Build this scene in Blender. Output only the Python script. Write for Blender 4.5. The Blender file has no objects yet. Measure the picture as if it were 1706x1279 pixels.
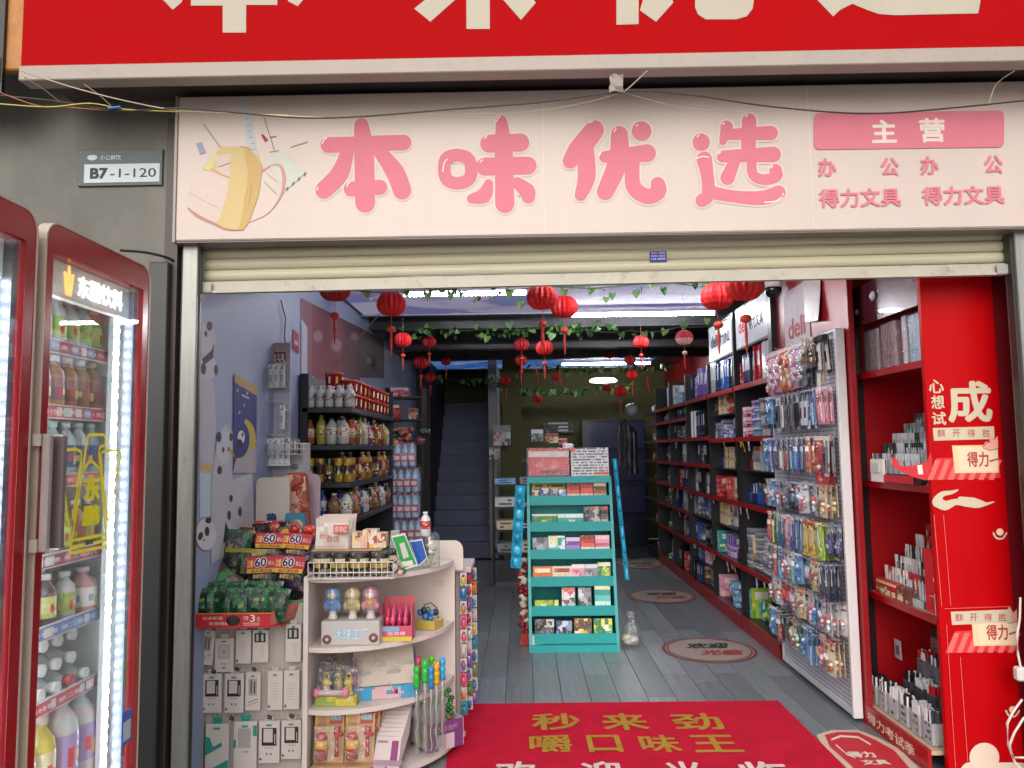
import bpy, bmesh, math, random
from mathutils import Vector, Matrix, noise
R = math.radians
sc = bpy.context.scene
COL = sc.collection
random.seed(7)

# ---------------------------------------------------------------- camera
cam_d = bpy.data.cameras.new('camera')
cam = bpy.data.objects.new('camera', cam_d)
COL.objects.link(cam)
cam_d.sensor_width = 36
cam_d.lens = 27.03
cam_d.clip_start = 0.05
cam_d.clip_end = 400
cam.location = (0, 0, 1.5)
CR = Matrix.Rotation(R(0.72), 3, 'Z') @ Matrix.Rotation(R(90 + 4.9), 3, 'X') @ Matrix.Rotation(R(-0.75), 3, 'Z')
cam.rotation_euler = CR.to_euler()
sc.camera = cam

# ---------------------------------------------------------------- daylight
SUN_EL, SUN_AZ = 32, 188           # high, soft, behind the street side
world = bpy.data.worlds.new('World')
sc.world = world
world.use_nodes = True
wn = world.node_tree.nodes
sky = wn.new('ShaderNodeTexSky')
sky.sky_type = 'NISHITA'
sky.sun_disc = False
sky.sun_elevation = R(SUN_EL)
sky.sun_rotation = R(SUN_AZ)
sky.dust_density = 4.0
sky.air_density = 1.0
hs = wn.new('ShaderNodeHueSaturation')
hs.inputs['Saturation'].default_value = 0.45
world.node_tree.links.new(sky.outputs[0], hs.inputs['Color'])
world.node_tree.links.new(hs.outputs[0], wn['Background'].inputs[0])
wn['Background'].inputs[1].default_value = 0.12
sun_d = bpy.data.lights.new('sun', 'SUN')
sun_d.energy = 0.5
sun_d.angle = R(90)
sun_d.color = (1, .95, .88)
sun = bpy.data.objects.new('sun', sun_d)
COL.objects.link(sun)
sun.rotation_euler = Vector((math.sin(R(SUN_AZ)) * math.cos(R(SUN_EL)), math.cos(R(SUN_AZ)) * math.cos(R(SUN_EL)), math.sin(R(SUN_EL)))).to_track_quat('Z', 'Y').to_euler()
sun.location = (0, -5, 8)
sc.view_settings.view_transform = 'Standard'
sc.view_settings.look = 'None'
sc.view_settings.gamma = 1
sc.view_settings.use_curve_mapping = False
sc.view_settings.exposure = 0.75

# ---------------------------------------------------------------- helpers
F = 1706 * 27.03 / 36
def ray(px, py):
    return CR @ Vector(((px - 853) / F, (639.5 - py) / F, -1))
C0 = Vector((0, 0, 1.5))
def PY(px, py, Y):
    d = ray(px, py); return C0 + d * (Y / d.y)
def PX(px, py, X):
    d = ray(px, py); return C0 + d * (X / d.x)
def PZ(px, py, Z):
    d = ray(px, py); return C0 + d * ((Z - 1.5) / d.z)

def lin(c):
    return c / 12.92 if c <= .04045 else ((c + .055) / 1.055) ** 2.4
def H(s, k=1.0):
    if not isinstance(s, str): return tuple(s[:3])
    s = s.lstrip('#')
    return tuple(min(1, lin(int(s[i:i + 2], 16) / 255) * k) for i in (0, 2, 4))

MATS = {}
def mat(name, col='#808080', rough=.5, metal=0, var=.1, vs=6, bump=0, bs=60, spec=.5, emit=0, attr=False, coat=0, aniso=None, dirt=0, trans=0):
    if name in MATS: return MATS[name]
    m = bpy.data.materials.new(name); m.use_nodes = True
    nt = m.node_tree; N = nt.nodes; L = nt.links
    b = N['Principled BSDF']
    b.inputs['Roughness'].default_value = rough
    b.inputs['Metallic'].default_value = metal
    b.inputs['Specular IOR Level'].default_value = spec
    b.inputs['Coat Weight'].default_value = coat
    tc = N.new('ShaderNodeTexCoord')
    if attr:
        a = N.new('ShaderNodeAttribute'); a.attribute_name = 'Col'; csock = a.outputs['Color']
    else:
        rgb = N.new('ShaderNodeRGB'); rgb.outputs[0].default_value = (*H(col), 1); csock = rgb.outputs[0]
    src = tc.outputs['Object']
    if aniso:
        mp = N.new('ShaderNodeMapping'); mp.inputs['Scale'].default_value = aniso
        L.new(src, mp.inputs[0]); src = mp.outputs[0]
    nz = N.new('ShaderNodeTexNoise'); nz.inputs['Scale'].default_value = vs; nz.inputs['Detail'].default_value = 6; nz.inputs['Roughness'].default_value = .65
    L.new(src, nz.inputs['Vector'])
    mr = N.new('ShaderNodeMapRange'); mr.inputs['To Min'].default_value = 1 - var; mr.inputs['To Max'].default_value = 1 + var
    mr.inputs['From Min'].default_value = .25; mr.inputs['From Max'].default_value = .75
    L.new(nz.outputs[0], mr.inputs['Value'])
    mx = N.new('ShaderNodeVectorMath'); mx.operation = 'SCALE'
    L.new(csock, mx.inputs[0]); L.new(mr.outputs[0], mx.inputs['Scale'])
    out = mx.outputs[0]
    if dirt:
        n2 = N.new('ShaderNodeTexNoise'); n2.inputs['Scale'].default_value = vs * 3.3; n2.inputs['Detail'].default_value = 9; n2.inputs['Roughness'].default_value = .75
        L.new(tc.outputs['Object'], n2.inputs['Vector'])
        r2 = N.new('ShaderNodeMapRange'); r2.inputs['From Min'].default_value = .56; r2.inputs['From Max'].default_value = .72; r2.inputs['To Max'].default_value = dirt
        L.new(n2.outputs[0], r2.inputs['Value'])
        mm = N.new('ShaderNodeMix'); mm.data_type = 'RGBA'; mm.inputs[7].default_value = (.09, .075, .06, 1)
        L.new(r2.outputs[0], mm.inputs[0]); L.new(out, mm.inputs[6]); out = mm.outputs[2]
    L.new(out, b.inputs['Base Color'])
    rr = N.new('ShaderNodeMapRange'); rr.inputs['To Min'].default_value = max(.02, rough - .08); rr.inputs['To Max'].default_value = min(1, rough + .1)
    L.new(nz.outputs[0], rr.inputs['Value']); L.new(rr.outputs[0], b.inputs['Roughness'])
    if bump:
        n3 = N.new('ShaderNodeTexNoise'); n3.inputs['Scale'].default_value = bs; n3.inputs['Detail'].default_value = 4
        L.new(src, n3.inputs['Vector'])
        bp = N.new('ShaderNodeBump'); bp.inputs['Strength'].default_value = bump; bp.inputs['Distance'].default_value = .01
        L.new(n3.outputs[0], bp.inputs['Height']); L.new(bp.outputs[0], b.inputs['Normal'])
    if emit:
        L.new(out, b.inputs['Emission Color']); b.inputs['Emission Strength'].default_value = emit
    if trans:
        b.inputs['Transmission Weight'].default_value = trans
    MATS[name] = m
    return m

def film(name, tint=(1, 1, 1), gloss=.25, rough=.12, crinkle=.0, haze=0.0):
    """clear plastic or glass sheet: see-through with a reflection"""
    if name in MATS: return MATS[name]
    m = bpy.data.materials.new(name); m.use_nodes = True
    nt = m.node_tree; N = nt.nodes; L = nt.links
    N.remove(N['Principled BSDF'])
    out = N['Material Output']
    t = N.new('ShaderNodeBsdfTransparent'); t.inputs[0].default_value = (*tint, 1)
    g = N.new('ShaderNodeBsdfGlossy'); g.inputs['Roughness'].default_value = rough; g.inputs[0].default_value = (1, 1, 1, 1)
    fr = N.new('ShaderNodeFresnel'); ge = N.new('ShaderNodeNewGeometry'); io = N.new('ShaderNodeMapRange')   # thin sheet: same reflectance from either side
    io.inputs['To Min'].default_value = 1.45; io.inputs['To Max'].default_value = 1 / 1.45
    L.new(ge.outputs['Backfacing'], io.inputs['Value']); L.new(io.outputs[0], fr.inputs[0])
    ad = N.new('ShaderNodeMath'); ad.operation = 'MULTIPLY_ADD'; ad.inputs[1].default_value = 1.0; ad.inputs[2].default_value = gloss * .1
    L.new(fr.outputs[0], ad.inputs[0])
    mx = N.new('ShaderNodeMixShader')
    L.new(ad.outputs[0], mx.inputs[0]); L.new(t.outputs[0], mx.inputs[1]); L.new(g.outputs[0], mx.inputs[2])
    last = mx.outputs[0]
    if crinkle:
        tc = N.new('ShaderNodeTexCoord'); n3 = N.new('ShaderNodeTexNoise'); n3.inputs['Scale'].default_value = 35; n3.inputs['Detail'].default_value = 3
        L.new(tc.outputs['Object'], n3.inputs['Vector'])
        bp = N.new('ShaderNodeBump'); bp.inputs['Strength'].default_value = crinkle; bp.inputs['Distance'].default_value = .02
        L.new(n3.outputs[0], bp.inputs['Height']); L.new(bp.outputs[0], g.inputs['Normal']); L.new(bp.outputs[0], fr.inputs['Normal'])
    if haze:
        d = N.new('ShaderNodeBsdfDiffuse'); d.inputs[0].default_value = (.8, .82, .85, 1)
        m2 = N.new('ShaderNodeMixShader'); m2.inputs[0].default_value = haze
        L.new(last, m2.inputs[1]); L.new(d.outputs[0], m2.inputs[2]); last = m2.outputs[0]
    L.new(last, out.inputs[0])
    MATS[name] = m
    return m

def emis(name, col, s):
    if name in MATS: return MATS[name]
    m = bpy.data.materials.new(name); m.use_nodes = True
    nt = m.node_tree; nt.nodes.remove(nt.nodes['Principled BSDF'])
    e = nt.nodes.new('ShaderNodeEmission'); e.inputs[0].default_value = (*H(col), 1); e.inputs[1].default_value = s
    nt.links.new(e.outputs[0], nt.nodes['Material Output'].inputs[0])
    MATS[name] = m
    return m

def printmat(name, rough=.4, amount=.55, crinkle=0, scale=1.0):
    """packaging print: the face's own colour with rows of tiny lettering-like marks"""
    if name in MATS: return MATS[name]
    m = mat(name, attr=True, rough=rough, var=.06, vs=20, bump=crinkle, bs=30)
    nt = m.node_tree; N = nt.nodes; L = nt.links
    b = N['Principled BSDF']
    src = b.inputs['Base Color'].links[0].from_socket
    tc = N.new('ShaderNodeTexCoord')
    mp = N.new('ShaderNodeMapping'); mp.inputs['Scale'].default_value = (170 * scale, 170 * scale, 75 * scale)
    L.new(tc.outputs['Object'], mp.inputs[0])
    vo = N.new('ShaderNodeTexVoronoi'); vo.inputs['Scale'].default_value = 1; vo.distance = 'CHEBYCHEV'
    L.new(mp.outputs[0], vo.inputs['Vector'])
    m3 = N.new('ShaderNodeTexNoise'); m3.inputs['Scale'].default_value = 14 * scale; m3.inputs['Detail'].default_value = 1
    L.new(tc.outputs['Object'], m3.inputs['Vector'])
    s1 = N.new('ShaderNodeMapRange'); s1.inputs['From Min'].default_value = .22; s1.inputs['From Max'].default_value = .32; s1.inputs['To Min'].default_value = 1; s1.inputs['To Max'].default_value = 0
    L.new(vo.outputs['Distance'], s1.inputs['Value'])
    s2 = N.new('ShaderNodeMapRange'); s2.inputs['From Min'].default_value = .5; s2.inputs['From Max'].default_value = .53
    L.new(m3.outputs[0], s2.inputs['Value'])
    ml = N.new('ShaderNodeMath'); ml.operation = 'MULTIPLY'; L.new(s1.outputs[0], ml.inputs[0]); L.new(s2.outputs[0], ml.inputs[1])
    ma = N.new('ShaderNodeMath'); ma.operation = 'MULTIPLY'; L.new(ml.outputs[0], ma.inputs[0]); ma.inputs[1].default_value = amount
    # marks are light on dark print, dark on light print
    sep = N.new('ShaderNodeRGBToBW'); L.new(src, sep.inputs[0])
    th = N.new('ShaderNodeMath'); th.operation = 'LESS_THAN'; th.inputs[1].default_value = .22; L.new(sep.outputs[0], th.inputs[0])
    cm = N.new('ShaderNodeMix'); cm.data_type = 'RGBA'; cm.inputs[6].default_value = (.06, .06, .09, 1); cm.inputs[7].default_value = (.8, .76, .6, 1)
    L.new(th.outputs[0], cm.inputs[0])
    fm = N.new('ShaderNodeMix'); fm.data_type = 'RGBA'
    L.new(ma.outputs[0], fm.inputs[0]); L.new(src, fm.inputs[6]); L.new(cm.outputs[2], fm.inputs[7])
    L.new(fm.outputs[2], b.inputs['Base Color'])
    return m

PAPER = mat('paper', attr=True, rough=.65, var=.06, vs=9)
PLASTIC = mat('plastic', attr=True, rough=.38, var=.05, vs=9)
GLOSS = mat('glossy_plastic', attr=True, rough=.16, var=.05, vs=9)
PRINT = printmat('printed_card', .45)
POUCH = printmat('printed_foil_pouch', .28, .6, crinkle=.5)
DPOUCH = printmat('dark_foil_pouch', .3, .22, crinkle=.6)
CLEAR = film('clear_bag', (.97, .98, 1), gloss=.35, rough=.14, crinkle=1.0, haze=.035)
GLASS = film('pane_glass', (.95, .97, .96), gloss=.1, rough=.0, haze=.045)
ACRYL = film('acrylic', (.9, .92, .93), gloss=.3, rough=.08, haze=.05)

class MB:
    def __init__(s, M=None):
        s.v = []; s.f = []; s.c = []; s.m = []; s.sm = []; s.M = M or Matrix.Identity(4); s.mi = 0; s.smooth = False
    def add(s, vs, fs, col=None, mi=None, smooth=None):
        o = len(s.v)
        s.v += [tuple(s.M @ Vector(v)) for v in vs]
        col = H(col) if col is not None else (.8, .8, .8)
        for f in fs:
            s.f.append([o + i for i in f]); s.c.append(col); s.m.append(s.mi if mi is None else mi)
            s.sm.append(s.smooth if smooth is None else smooth)
        return s
    def box(s, x0, y0, z0, x1, y1, z1, col=None, mi=None, bev=0, faces='all'):
        if bev:
            b = min(bev, (x1 - x0) / 2.1, (y1 - y0) / 2.1, (z1 - z0) / 2.1)
            bm = bmesh.new()
            for v in [(x0, y0, z0), (x1, y0, z0), (x1, y1, z0), (x0, y1, z0), (x0, y0, z1), (x1, y0, z1), (x1, y1, z1), (x0, y1, z1)]: bm.verts.new(v)
            bm.verts.ensure_lookup_table()
            for f in [(0, 3, 2, 1), (4, 5, 6, 7), (0, 1, 5, 4), (1, 2, 6, 5), (2, 3, 7, 6), (3, 0, 4, 7)]: bm.faces.new([bm.verts[i] for i in f])
            bmesh.ops.bevel(bm, geom=bm.edges[:], offset=b, segments=1, affect='EDGES')
            bm.verts.index_update()
            s.add([v.co[:] for v in bm.verts], [[v.index for v in f.verts] for f in bm.faces], col, mi); bm.free()
            return s
        return s.add([(x0, y0, z0), (x1, y0, z0), (x1, y1, z0), (x0, y1, z0), (x0, y0, z1), (x1, y0, z1), (x1, y1, z1), (x0, y1, z1)],
                     [(0, 3, 2, 1), (4, 5, 6, 7), (0, 1, 5, 4), (1, 2, 6, 5), (2, 3, 7, 6), (3, 0, 4, 7)], col, mi)
    def prism(s, pts, a, b, axis='y', col=None, mi=None, smooth=False):
        """extrude 2D outline; axis y: pts (x,z); axis z: pts (x,y); axis x: pts (y,z)"""
        def q(p, t):
            return {'y': (p[0], t, p[1]), 'z': (p[0], p[1], t), 'x': (t, p[0], p[1])}[axis]
        n = len(pts)
        vs = [q(p, a) for p in pts] + [q(p, b) for p in pts]
        s.add(vs, [list(range(n))[::-1], list(range(n, 2 * n))], col, mi, False)
        s.add(vs, [(i, (i + 1) % n, n + (i + 1) % n, n + i) for i in range(n)], col, mi, smooth)
        return s
    def lathe(s, prof, n=12, c=(0, 0, 0), col=None, mi=None, cap=True, cols=None, gore=0, gn=0):
        vs = []
        for (r, z) in prof:
            for k in range(n):
                a = 2 * math.pi * k / n
                rr = r * (1 - gore * (k % 2)) if gore else r
                vs.append((c[0] + rr * math.cos(a), c[1] + rr * math.sin(a), c[2] + z))
        for i in range(len(prof) - 1):
            fs = [(i * n + k, i * n + (k + 1) % n, (i + 1) * n + (k + 1) % n, (i + 1) * n + k) for k in range(n)]
            o = len(s.v)
            cc = cols[i] if cols else col
            if i == 0:
                base = len(s.v); s.v += [tuple(s.M @ Vector(v)) for v in vs]
            for f in fs:
                s.f.append([base + j for j in f]); s.c.append(H(cc) if cc is not None else (.8, .8, .8)); s.m.append(s.mi if mi is None else mi); s.sm.append(not gore)
        if cap:
            e = (len(prof) - 1) * n
            for f, cc in ((list(range(n))[::-1], cols[0] if cols else col), ([e + k for k in range(n)], cols[-1] if cols else col)):
                s.f.append([base + j for j in f]); s.c.append(H(cc) if cc is not None else (.8, .8, .8)); s.m.append(s.mi if mi is None else mi); s.sm.append(False)
        return s
    def tube(s, pts, r, n=6, col=None, mi=None):
        pts = [Vector(p) for p in pts]
        vs = []
        for i, p in enumerate(pts):
            d = (pts[min(i + 1, len(pts) - 1)] - pts[max(i - 1, 0)])
            if d.length < 1e-9: d = Vector((0, 0, 1))
            d.normalize()
            u = d.cross(Vector((0, 0, 1)))
            if u.length < .05: u = d.cross(Vector((1, 0, 0)))
            u.normalize(); w = d.cross(u)
            rr = r[i] if isinstance(r, (list, tuple)) else r
            for k in range(n):
                a = 2 * math.pi * k / n
                vs.append(tuple(p + u * rr * math.cos(a) + w * rr * math.sin(a)))
        fs = [(i * n + k, i * n + (k + 1) % n, (i + 1) * n + (k + 1) % n, (i + 1) * n + k) for i in range(len(pts) - 1) for k in range(n)]
        e = (len(pts) - 1) * n
        s.add(vs, fs, col, mi, True); s.add(vs, [], col)
        o = len(s.v) - len(vs)
        for f in (list(range(n))[::-1], [e + k for k in range(n)]):
            s.f.append([o + j for j in f]); s.c.append(H(col) if col is not None else (.8, .8, .8)); s.m.append(s.mi if mi is None else mi); s.sm.append(False)
        return s
    def ball(s, c, rx, ry=None, rz=None, col=None, mi=None, n=10, m=7):
        ry = rx if ry is None else ry; rz = rx if rz is None else rz
        vs = [(c[0], c[1], c[2] - rz)]
        for i in range(1, m):
            t = math.pi * i / m
            for k in range(n):
                a = 2 * math.pi * k / n
                vs.append((c[0] + rx * math.sin(t) * math.cos(a), c[1] + ry * math.sin(t) * math.sin(a), c[2] - rz * math.cos(t)))
        vs.append((c[0], c[1], c[2] + rz))
        fs = [(0, 1 + (k + 1) % n, 1 + k) for k in range(n)]
        for i in range(m - 2):
            fs += [(1 + i * n + k, 1 + i * n + (k + 1) % n, 1 + (i + 1) * n + (k + 1) % n, 1 + (i + 1) * n + k) for k in range(n)]
        e = len(vs) - 1; b0 = 1 + (m - 2) * n
        fs += [(e, b0 + k, b0 + (k + 1) % n) for k in range(n)]
        return s.add(vs, fs, col, mi, True)
    def art(s, o, ux, uy, w, h, pal, rnd, style='pack', nx=6, ny=8, mi=None):
        """printed front: a grid of coloured fields laid on a package"""
        o = Vector(o); ux = Vector(ux); uy = Vector(uy)
        bg, band, pic, pic2, txt = [pal[i % len(pal)] for i in range(5)]
        cx, cy, rr = rnd.uniform(.35, .65) * nx, rnd.uniform(.4, .6) * ny, rnd.uniform(.22, .36) * min(nx, ny) + .6
        bt = rnd.choice([1, 2]); tl = rnd.randint(0, 2)
        seeds = [(rnd.random(), rnd.random(), rnd.choice([bg, bg, band, pic, pic, pic2, txt])) for _ in range(9 + nx * ny // 14)]
        for j in range(ny):
            for i in range(nx):
                c = bg
                if style == 'pack':
                    if j >= ny - bt: c = band
                    elif (i + .5 - cx) ** 2 + ((j + .5 - cy) * nx / ny * 1.2) ** 2 < rr * rr: c = pic if rnd.random() < .7 else pic2
                    elif j < 2 and rnd.random() < .5: c = txt
                elif style == 'book':
                    if j in (ny - 2, ny - 3) and 0 < i < nx - 1: c = band
                    elif j < ny // 2 and rnd.random() < .55: c = rnd.choice([pic, pic2])
                elif style == 'busy':
                    u, v = (i + .5) / nx, (j + .5) / ny
                    c = min(seeds, key=lambda q: (q[0] - u) ** 2 + ((q[1] - v) * h / max(w, 1e-4)) ** 2)[2]
                elif style == 'lines':
                    if j % 2 and 0 < i < nx - 1 and rnd.random() < .7: c = txt
                elif style == 'bands':
                    c = [bg, band, pic, bg, pic2][j * 5 // ny]
                p = o + ux * (w * i / nx) + uy * (h * j / ny)
                a, b = ux * (w / nx), uy * (h / ny)
                s.add([p, p + a, p + a + b, p + b], [(0, 1, 2, 3)], c, mi)
        return s
    def mesh(s, name, mats):
        me = bpy.data.meshes.new(name)
        me.from_pydata(s.v, [], s.f)
        for m in (mats if isinstance(mats, (list, tuple)) else [mats]): me.materials.append(m)
        me.polygons.foreach_set('material_index', s.m)
        me.polygons.foreach_set('use_smooth', s.sm)
        ca = me.color_attributes.new('Col', 'FLOAT_COLOR', 'CORNER')
        buf = []
        for f, c in zip(s.f, s.c): buf += [c[0], c[1], c[2], 1.0] * len(f)
        ca.data.foreach_set('color', buf)
        me.update()
        return me
    def obj(s, name, mats, parent=None, loc=None, rz=0, **kw):
        return put(name, s.mesh(name, mats), parent, loc, rz, **kw)

def put(name, me, parent=None, loc=None, rz=0, rot=None, label=None, cat=None, group=None, kind=None, scale=None):
    o = bpy.data.objects.new(name, me); COL.objects.link(o)
    if parent: o.parent = parent
    if loc is not None: o.location = loc
    o.rotation_euler = rot if rot else (0, 0, rz)
    if scale: o.scale = scale
    if label: o['label'] = label
    if cat: o['category'] = cat
    if group: o['group'] = group
    if kind: o['kind'] = kind
    return o
def thing(name, label, cat, loc=(0, 0, 0), rz=0, group=None, rot=None):
    return put(name, None, None, loc, rz, rot, label, cat, group)
def copy_tree(o, parent=None, **kw):
    c = o.copy(); COL.objects.link(c)
    if parent: c.parent = parent
    for ch in o.children: copy_tree(ch, c)
    for k, v in kw.items():
        if k in ('location', 'rotation_euler', 'scale'): setattr(c, k, v)
        else: c[k] = v
    return c

TXT = {}
def text_mesh(s, bold=.0, shear=0, spacing=1.0, res=3):
    key = (s, bold, shear, spacing)
    if key in TXT: return TXT[key]
    cu = bpy.data.curves.new('lettering', 'FONT'); cu.body = s; cu.size = 1; cu.offset = bold; cu.shear = shear
    cu.align_x = 'LEFT'; cu.resolution_u = res; cu.space_character = spacing; cu.space_line = 1.0
    o = bpy.data.objects.new('lettering', cu); COL.objects.link(o)
    bpy.context.view_layer.update()
    me = bpy.data.meshes.new_from_object(o.evaluated_get(bpy.context.evaluated_depsgraph_get()))
    bpy.data.objects.remove(o); bpy.data.curves.remove(cu)
    xs = [v.co.x for v in me.vertices]; ys = [v.co.y for v in me.vertices]
    TXT[key] = ([tuple(v.co[:2]) for v in me.vertices], [tuple(p.vertices) for p in me.polygons], min(xs), max(xs), min(ys), max(ys))
    bpy.data.meshes.remove(me)
    return TXT[key]
def text(mb, s, o, ux, uy, w, h, col, bold=.02, mi=None, shear=0, spacing=1.0, mirror=False):
    """fit lettering s into the rectangle at o spanned by ux*w, uy*h; heavy weights are overlaid copies, each a hair above the last"""
    small = h < .035 or bold <= .012
    v, f, x0, x1, y0, y1 = text_mesh(s, 0 if not small else min(bold, .006), shear, spacing)
    o = Vector(o); ux = Vector(ux); uy = Vector(uy); nn = ux.cross(uy)
    shifts = [(0, 0)] if small else [(math.cos(a) * bold * 1.1, math.sin(a) * bold * 1.1) for a in [math.pi * k / 3 for k in range(6)]]
    b = 0 if small else bold * 1.1
    for k, (dx, dy) in enumerate(shifts):
        vs = [o + nn * .00006 * k + ux * ((a + dx - x0 + b) / (x1 - x0 + 2 * b) * w) + uy * ((c + dy - y0 + b) / (y1 - y0 + 2 * b) * h) for a, c in v]
        mb.add(vs, f, col, mi, False)
X_, Y_, Z_ = Vector((1, 0, 0)), Vector((0, 1, 0)), Vector((0, 0, 1))
def ptext(mb, s, px0, py0, px1, py1, Y, col, **k):
    """lettering on a wall facing the street, from its two corners"""
    a = PY(px0, py1, Y); b = PY(px1, py0, Y); c = PY(px1, py1, Y)
    w = (c - a).length; h = b.z - c.z
    ux = (c - a).normalized(); ux = Vector((1, 0, 0))
    zc = (PY(px0, (py0 + py1) / 2, Y).z + PY(px1, (py0 + py1) / 2, Y).z) / 2
    text(mb, s, Vector((a.x, Y, zc - h / 2)), X_, Z_, c.x - a.x, h, col, **k)
ORD = ['first', 'second', 'third', 'fourth', 'fifth', 'sixth', 'seventh', 'eighth', 'ninth', 'tenth', 'eleventh', 'twelfth', 'thirteenth', 'fourteenth', 'fifteenth', 'sixteenth', 'seventeenth', 'eighteenth', 'nineteenth', 'twentieth', 'twenty-first', 'twenty-second', 'twenty-third', 'twenty-fourth', 'twenty-fifth', 'twenty-sixth', 'twenty-seventh', 'twenty-eighth', 'twenty-ninth', 'thirtieth']
CN = {'red': '#c22026', 'blue': '#2a56a8', 'light blue': '#7fb4dc', 'navy': '#1c2650', 'white': '#dcdcdc', 'cream': '#e6d8b8', 'pink': '#e59aa8', 'green': '#2f8a4a',
      'teal': '#27a79a', 'yellow': '#e6c838', 'orange': '#e07a2c', 'purple': '#6a4a9a', 'black': '#1c1c20', 'grey': '#8a8c90', 'brown': '#6a4632', 'lime': '#a8c83a'}
# ================================================================ the setting
def struct(name, mb, mats, **k): return mb.obj(name, mats, kind='structure', **k)
PAVE = mat('pavement_stone', '#8c8882', rough=.8, var=.2, vs=3, bump=.3, bs=40, dirt=.4)
DARKCEIL = mat('dark_ceiling', '#34383c', rough=.3, var=.35, vs=2.5, bump=.15, bs=6)
BLUEWALL = mat('pale_blue_wall', '#8893ae', rough=.55, var=.07, vs=1.5, bump=.03, bs=20)
REDWALL = mat('red_board', '#8e0f18', rough=.38, var=.08, vs=3)
REDLAC = mat('red_lacquer', '#980912', rough=.3, var=.06, vs=4)
OLIVE = mat('olive_wall', '#56522c', rough=.7, var=.12, vs=2)
GREYW = mat('grey_wall', '#8f9092', rough=.6, var=.1, vs=2)
CONC = mat('grey_render', '#5c5a54', rough=.5, var=.5, vs=1.7, bump=.12, bs=14, dirt=.15, aniso=(1.6, 1, 1))
STEEL = mat('brushed_steel', '#8c8d8a', rough=.36, metal=.55, var=.22, vs=5, aniso=(8, 8, .5), dirt=.35, bump=.03)
DKTRIM = mat('dark_brown_trim', '#3a302c', rough=.45, var=.25, vs=4, dirt=.2)
SOFFIT = mat('brown_soffit', '#4d403e', rough=.45, var=.2, vs=3, dirt=.4)

XL, XR, YB, ZC, FY = -1.5, 2.42, 13.0, 2.8, 3.45
g = MB().box(-12, -14, -.14, 12, FY + .1, -.012)
struct('pavement', g, PAVE)
g = MB().box(-3, FY + .1, -.2, 3.2, YB + 1, -.0125, '#2a2c2e')
floor = struct('floor', g, PLASTIC)
# grey timber planks, run into the shop
plank_mat = mat('grey_timber', attr=True, rough=.3, var=.34, vs=5, aniso=(6, .55, 6), bump=.05, bs=30, dirt=.3)
_nt = plank_mat.node_tree; _oi = _nt.nodes.new('ShaderNodeObjectInfo'); _mr = _nt.nodes.new('ShaderNodeMapRange')
_mr.inputs['To Min'].default_value = .86; _mr.inputs['To Max'].default_value = 1.14
_nt.links.new(_oi.outputs['Random'], _mr.inputs['Value'])
_b = _nt.nodes['Principled BSDF']; _s = _b.inputs['Base Color'].links[0].from_socket
_v = _nt.nodes.new('ShaderNodeVectorMath'); _v.operation = 'SCALE'
_nt.links.new(_s, _v.inputs[0]); _nt.links.new(_mr.outputs[0], _v.inputs['Scale']); _nt.links.new(_v.outputs[0], _b.inputs['Base Color'])
PW, PLN = .172, 1.24
pms = []
for c in ['#6f7478', '#666b6f', '#797e82', '#6d7276']:
    pms.append(MB().box(0, 0, -.012, PW - .003, PLN - .003, 0, c, bev=.0015).mesh('plank', plank_mat))
_r = random.Random(3)
nrow = int((2.0 - XL) / PW) + 1
for i in range(nrow):
    off = -_r.random() * PLN
    y = FY + .1 + off
    while y < 10.6:
        y0 = max(y, FY + .101)
        o = put('plank', pms[_r.randrange(4)], floor, (XL + i * PW, y0, 0))
        L = min(y + PLN, 10.7) - y0
        o.scale = (1, max(.05, L / PLN), 1)
        y += PLN
# shell
struct('wall_left', MB().box(XL - .12, FY + .03, -.01, XL, YB, ZC + .02), BLUEWALL)
struct('wall_right', MB().box(XR, FY + .11, -.01, XR + .12, YB, ZC + .02), REDWALL)
struct('wall_back', MB().box(XL, YB, 0, XR, YB + .12, ZC + .02), OLIVE)
struct('ceiling', MB().box(XL - .12, FY + .11, ZC, XR + .12, YB, ZC + .1), DARKCEIL)
struct('wall_panel', MB().box(1.84, 4.30, 0, 1.87, 5.5, ZC - .002), REDWALL)
for yb, h in ((7.5, .1), (8.6, .16), (9.9, .12)):
    struct('ceiling_beam', MB().box(XL, yb, ZC - h, XR, yb + .16, ZC - .001), DARKCEIL)
# facade walls
fl = PY(290, 700, FY).x
struct('facade_wall', MB().box(-6, FY, -.01, fl - .01, FY + .028, 4.6), CONC)
struct('facade_wall', MB().box(fl - .01, FY + .02, 2.55, 3.6, FY + .3, 4.6), SOFFIT)
rx = PY(1712, 900, FY).x
struct('facade_wall', MB().box(rx + .0, FY + .0, -.01, 6, FY + .028, 2.54), CONC)
# grooves in the render read as trim strips
t = MB()
a = PY(274, 640, FY).x; b = PY(291, 640, FY).x
t.box(a, FY - .035, -.01, b - .002, FY - .001, 3.05)
t.box(b + .001, FY - .06, -.01, PY(300, 640, FY).x, FY + .05, 2.55)
t.box(PY(300.8, 640, FY).x, FY - .02, -.01, PY(305.5, 640, FY).x, FY + .02, 2.55)
t.obj('door_frame_trim', DKTRIM, label='dark brown vertical trim beside the left shutter post', cat='trim')
d = MB(); d.box(PY(243, 640, FY - .1).x, FY - .1, -.01, PY(275, 640, FY - .1).x, FY - .037, PY(255, 436, FY - .1).z, '#26282b', bev=.004)  # plain charcoal upright strip against the wall, lower part only
d.obj('dark_strip', mat('charcoal_strip', attr=True, rough=.35, var=.2, vs=5, dirt=.2), label='dark charcoal vertical duct between the drinks fridge and the shutter post', cat='duct')
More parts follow.
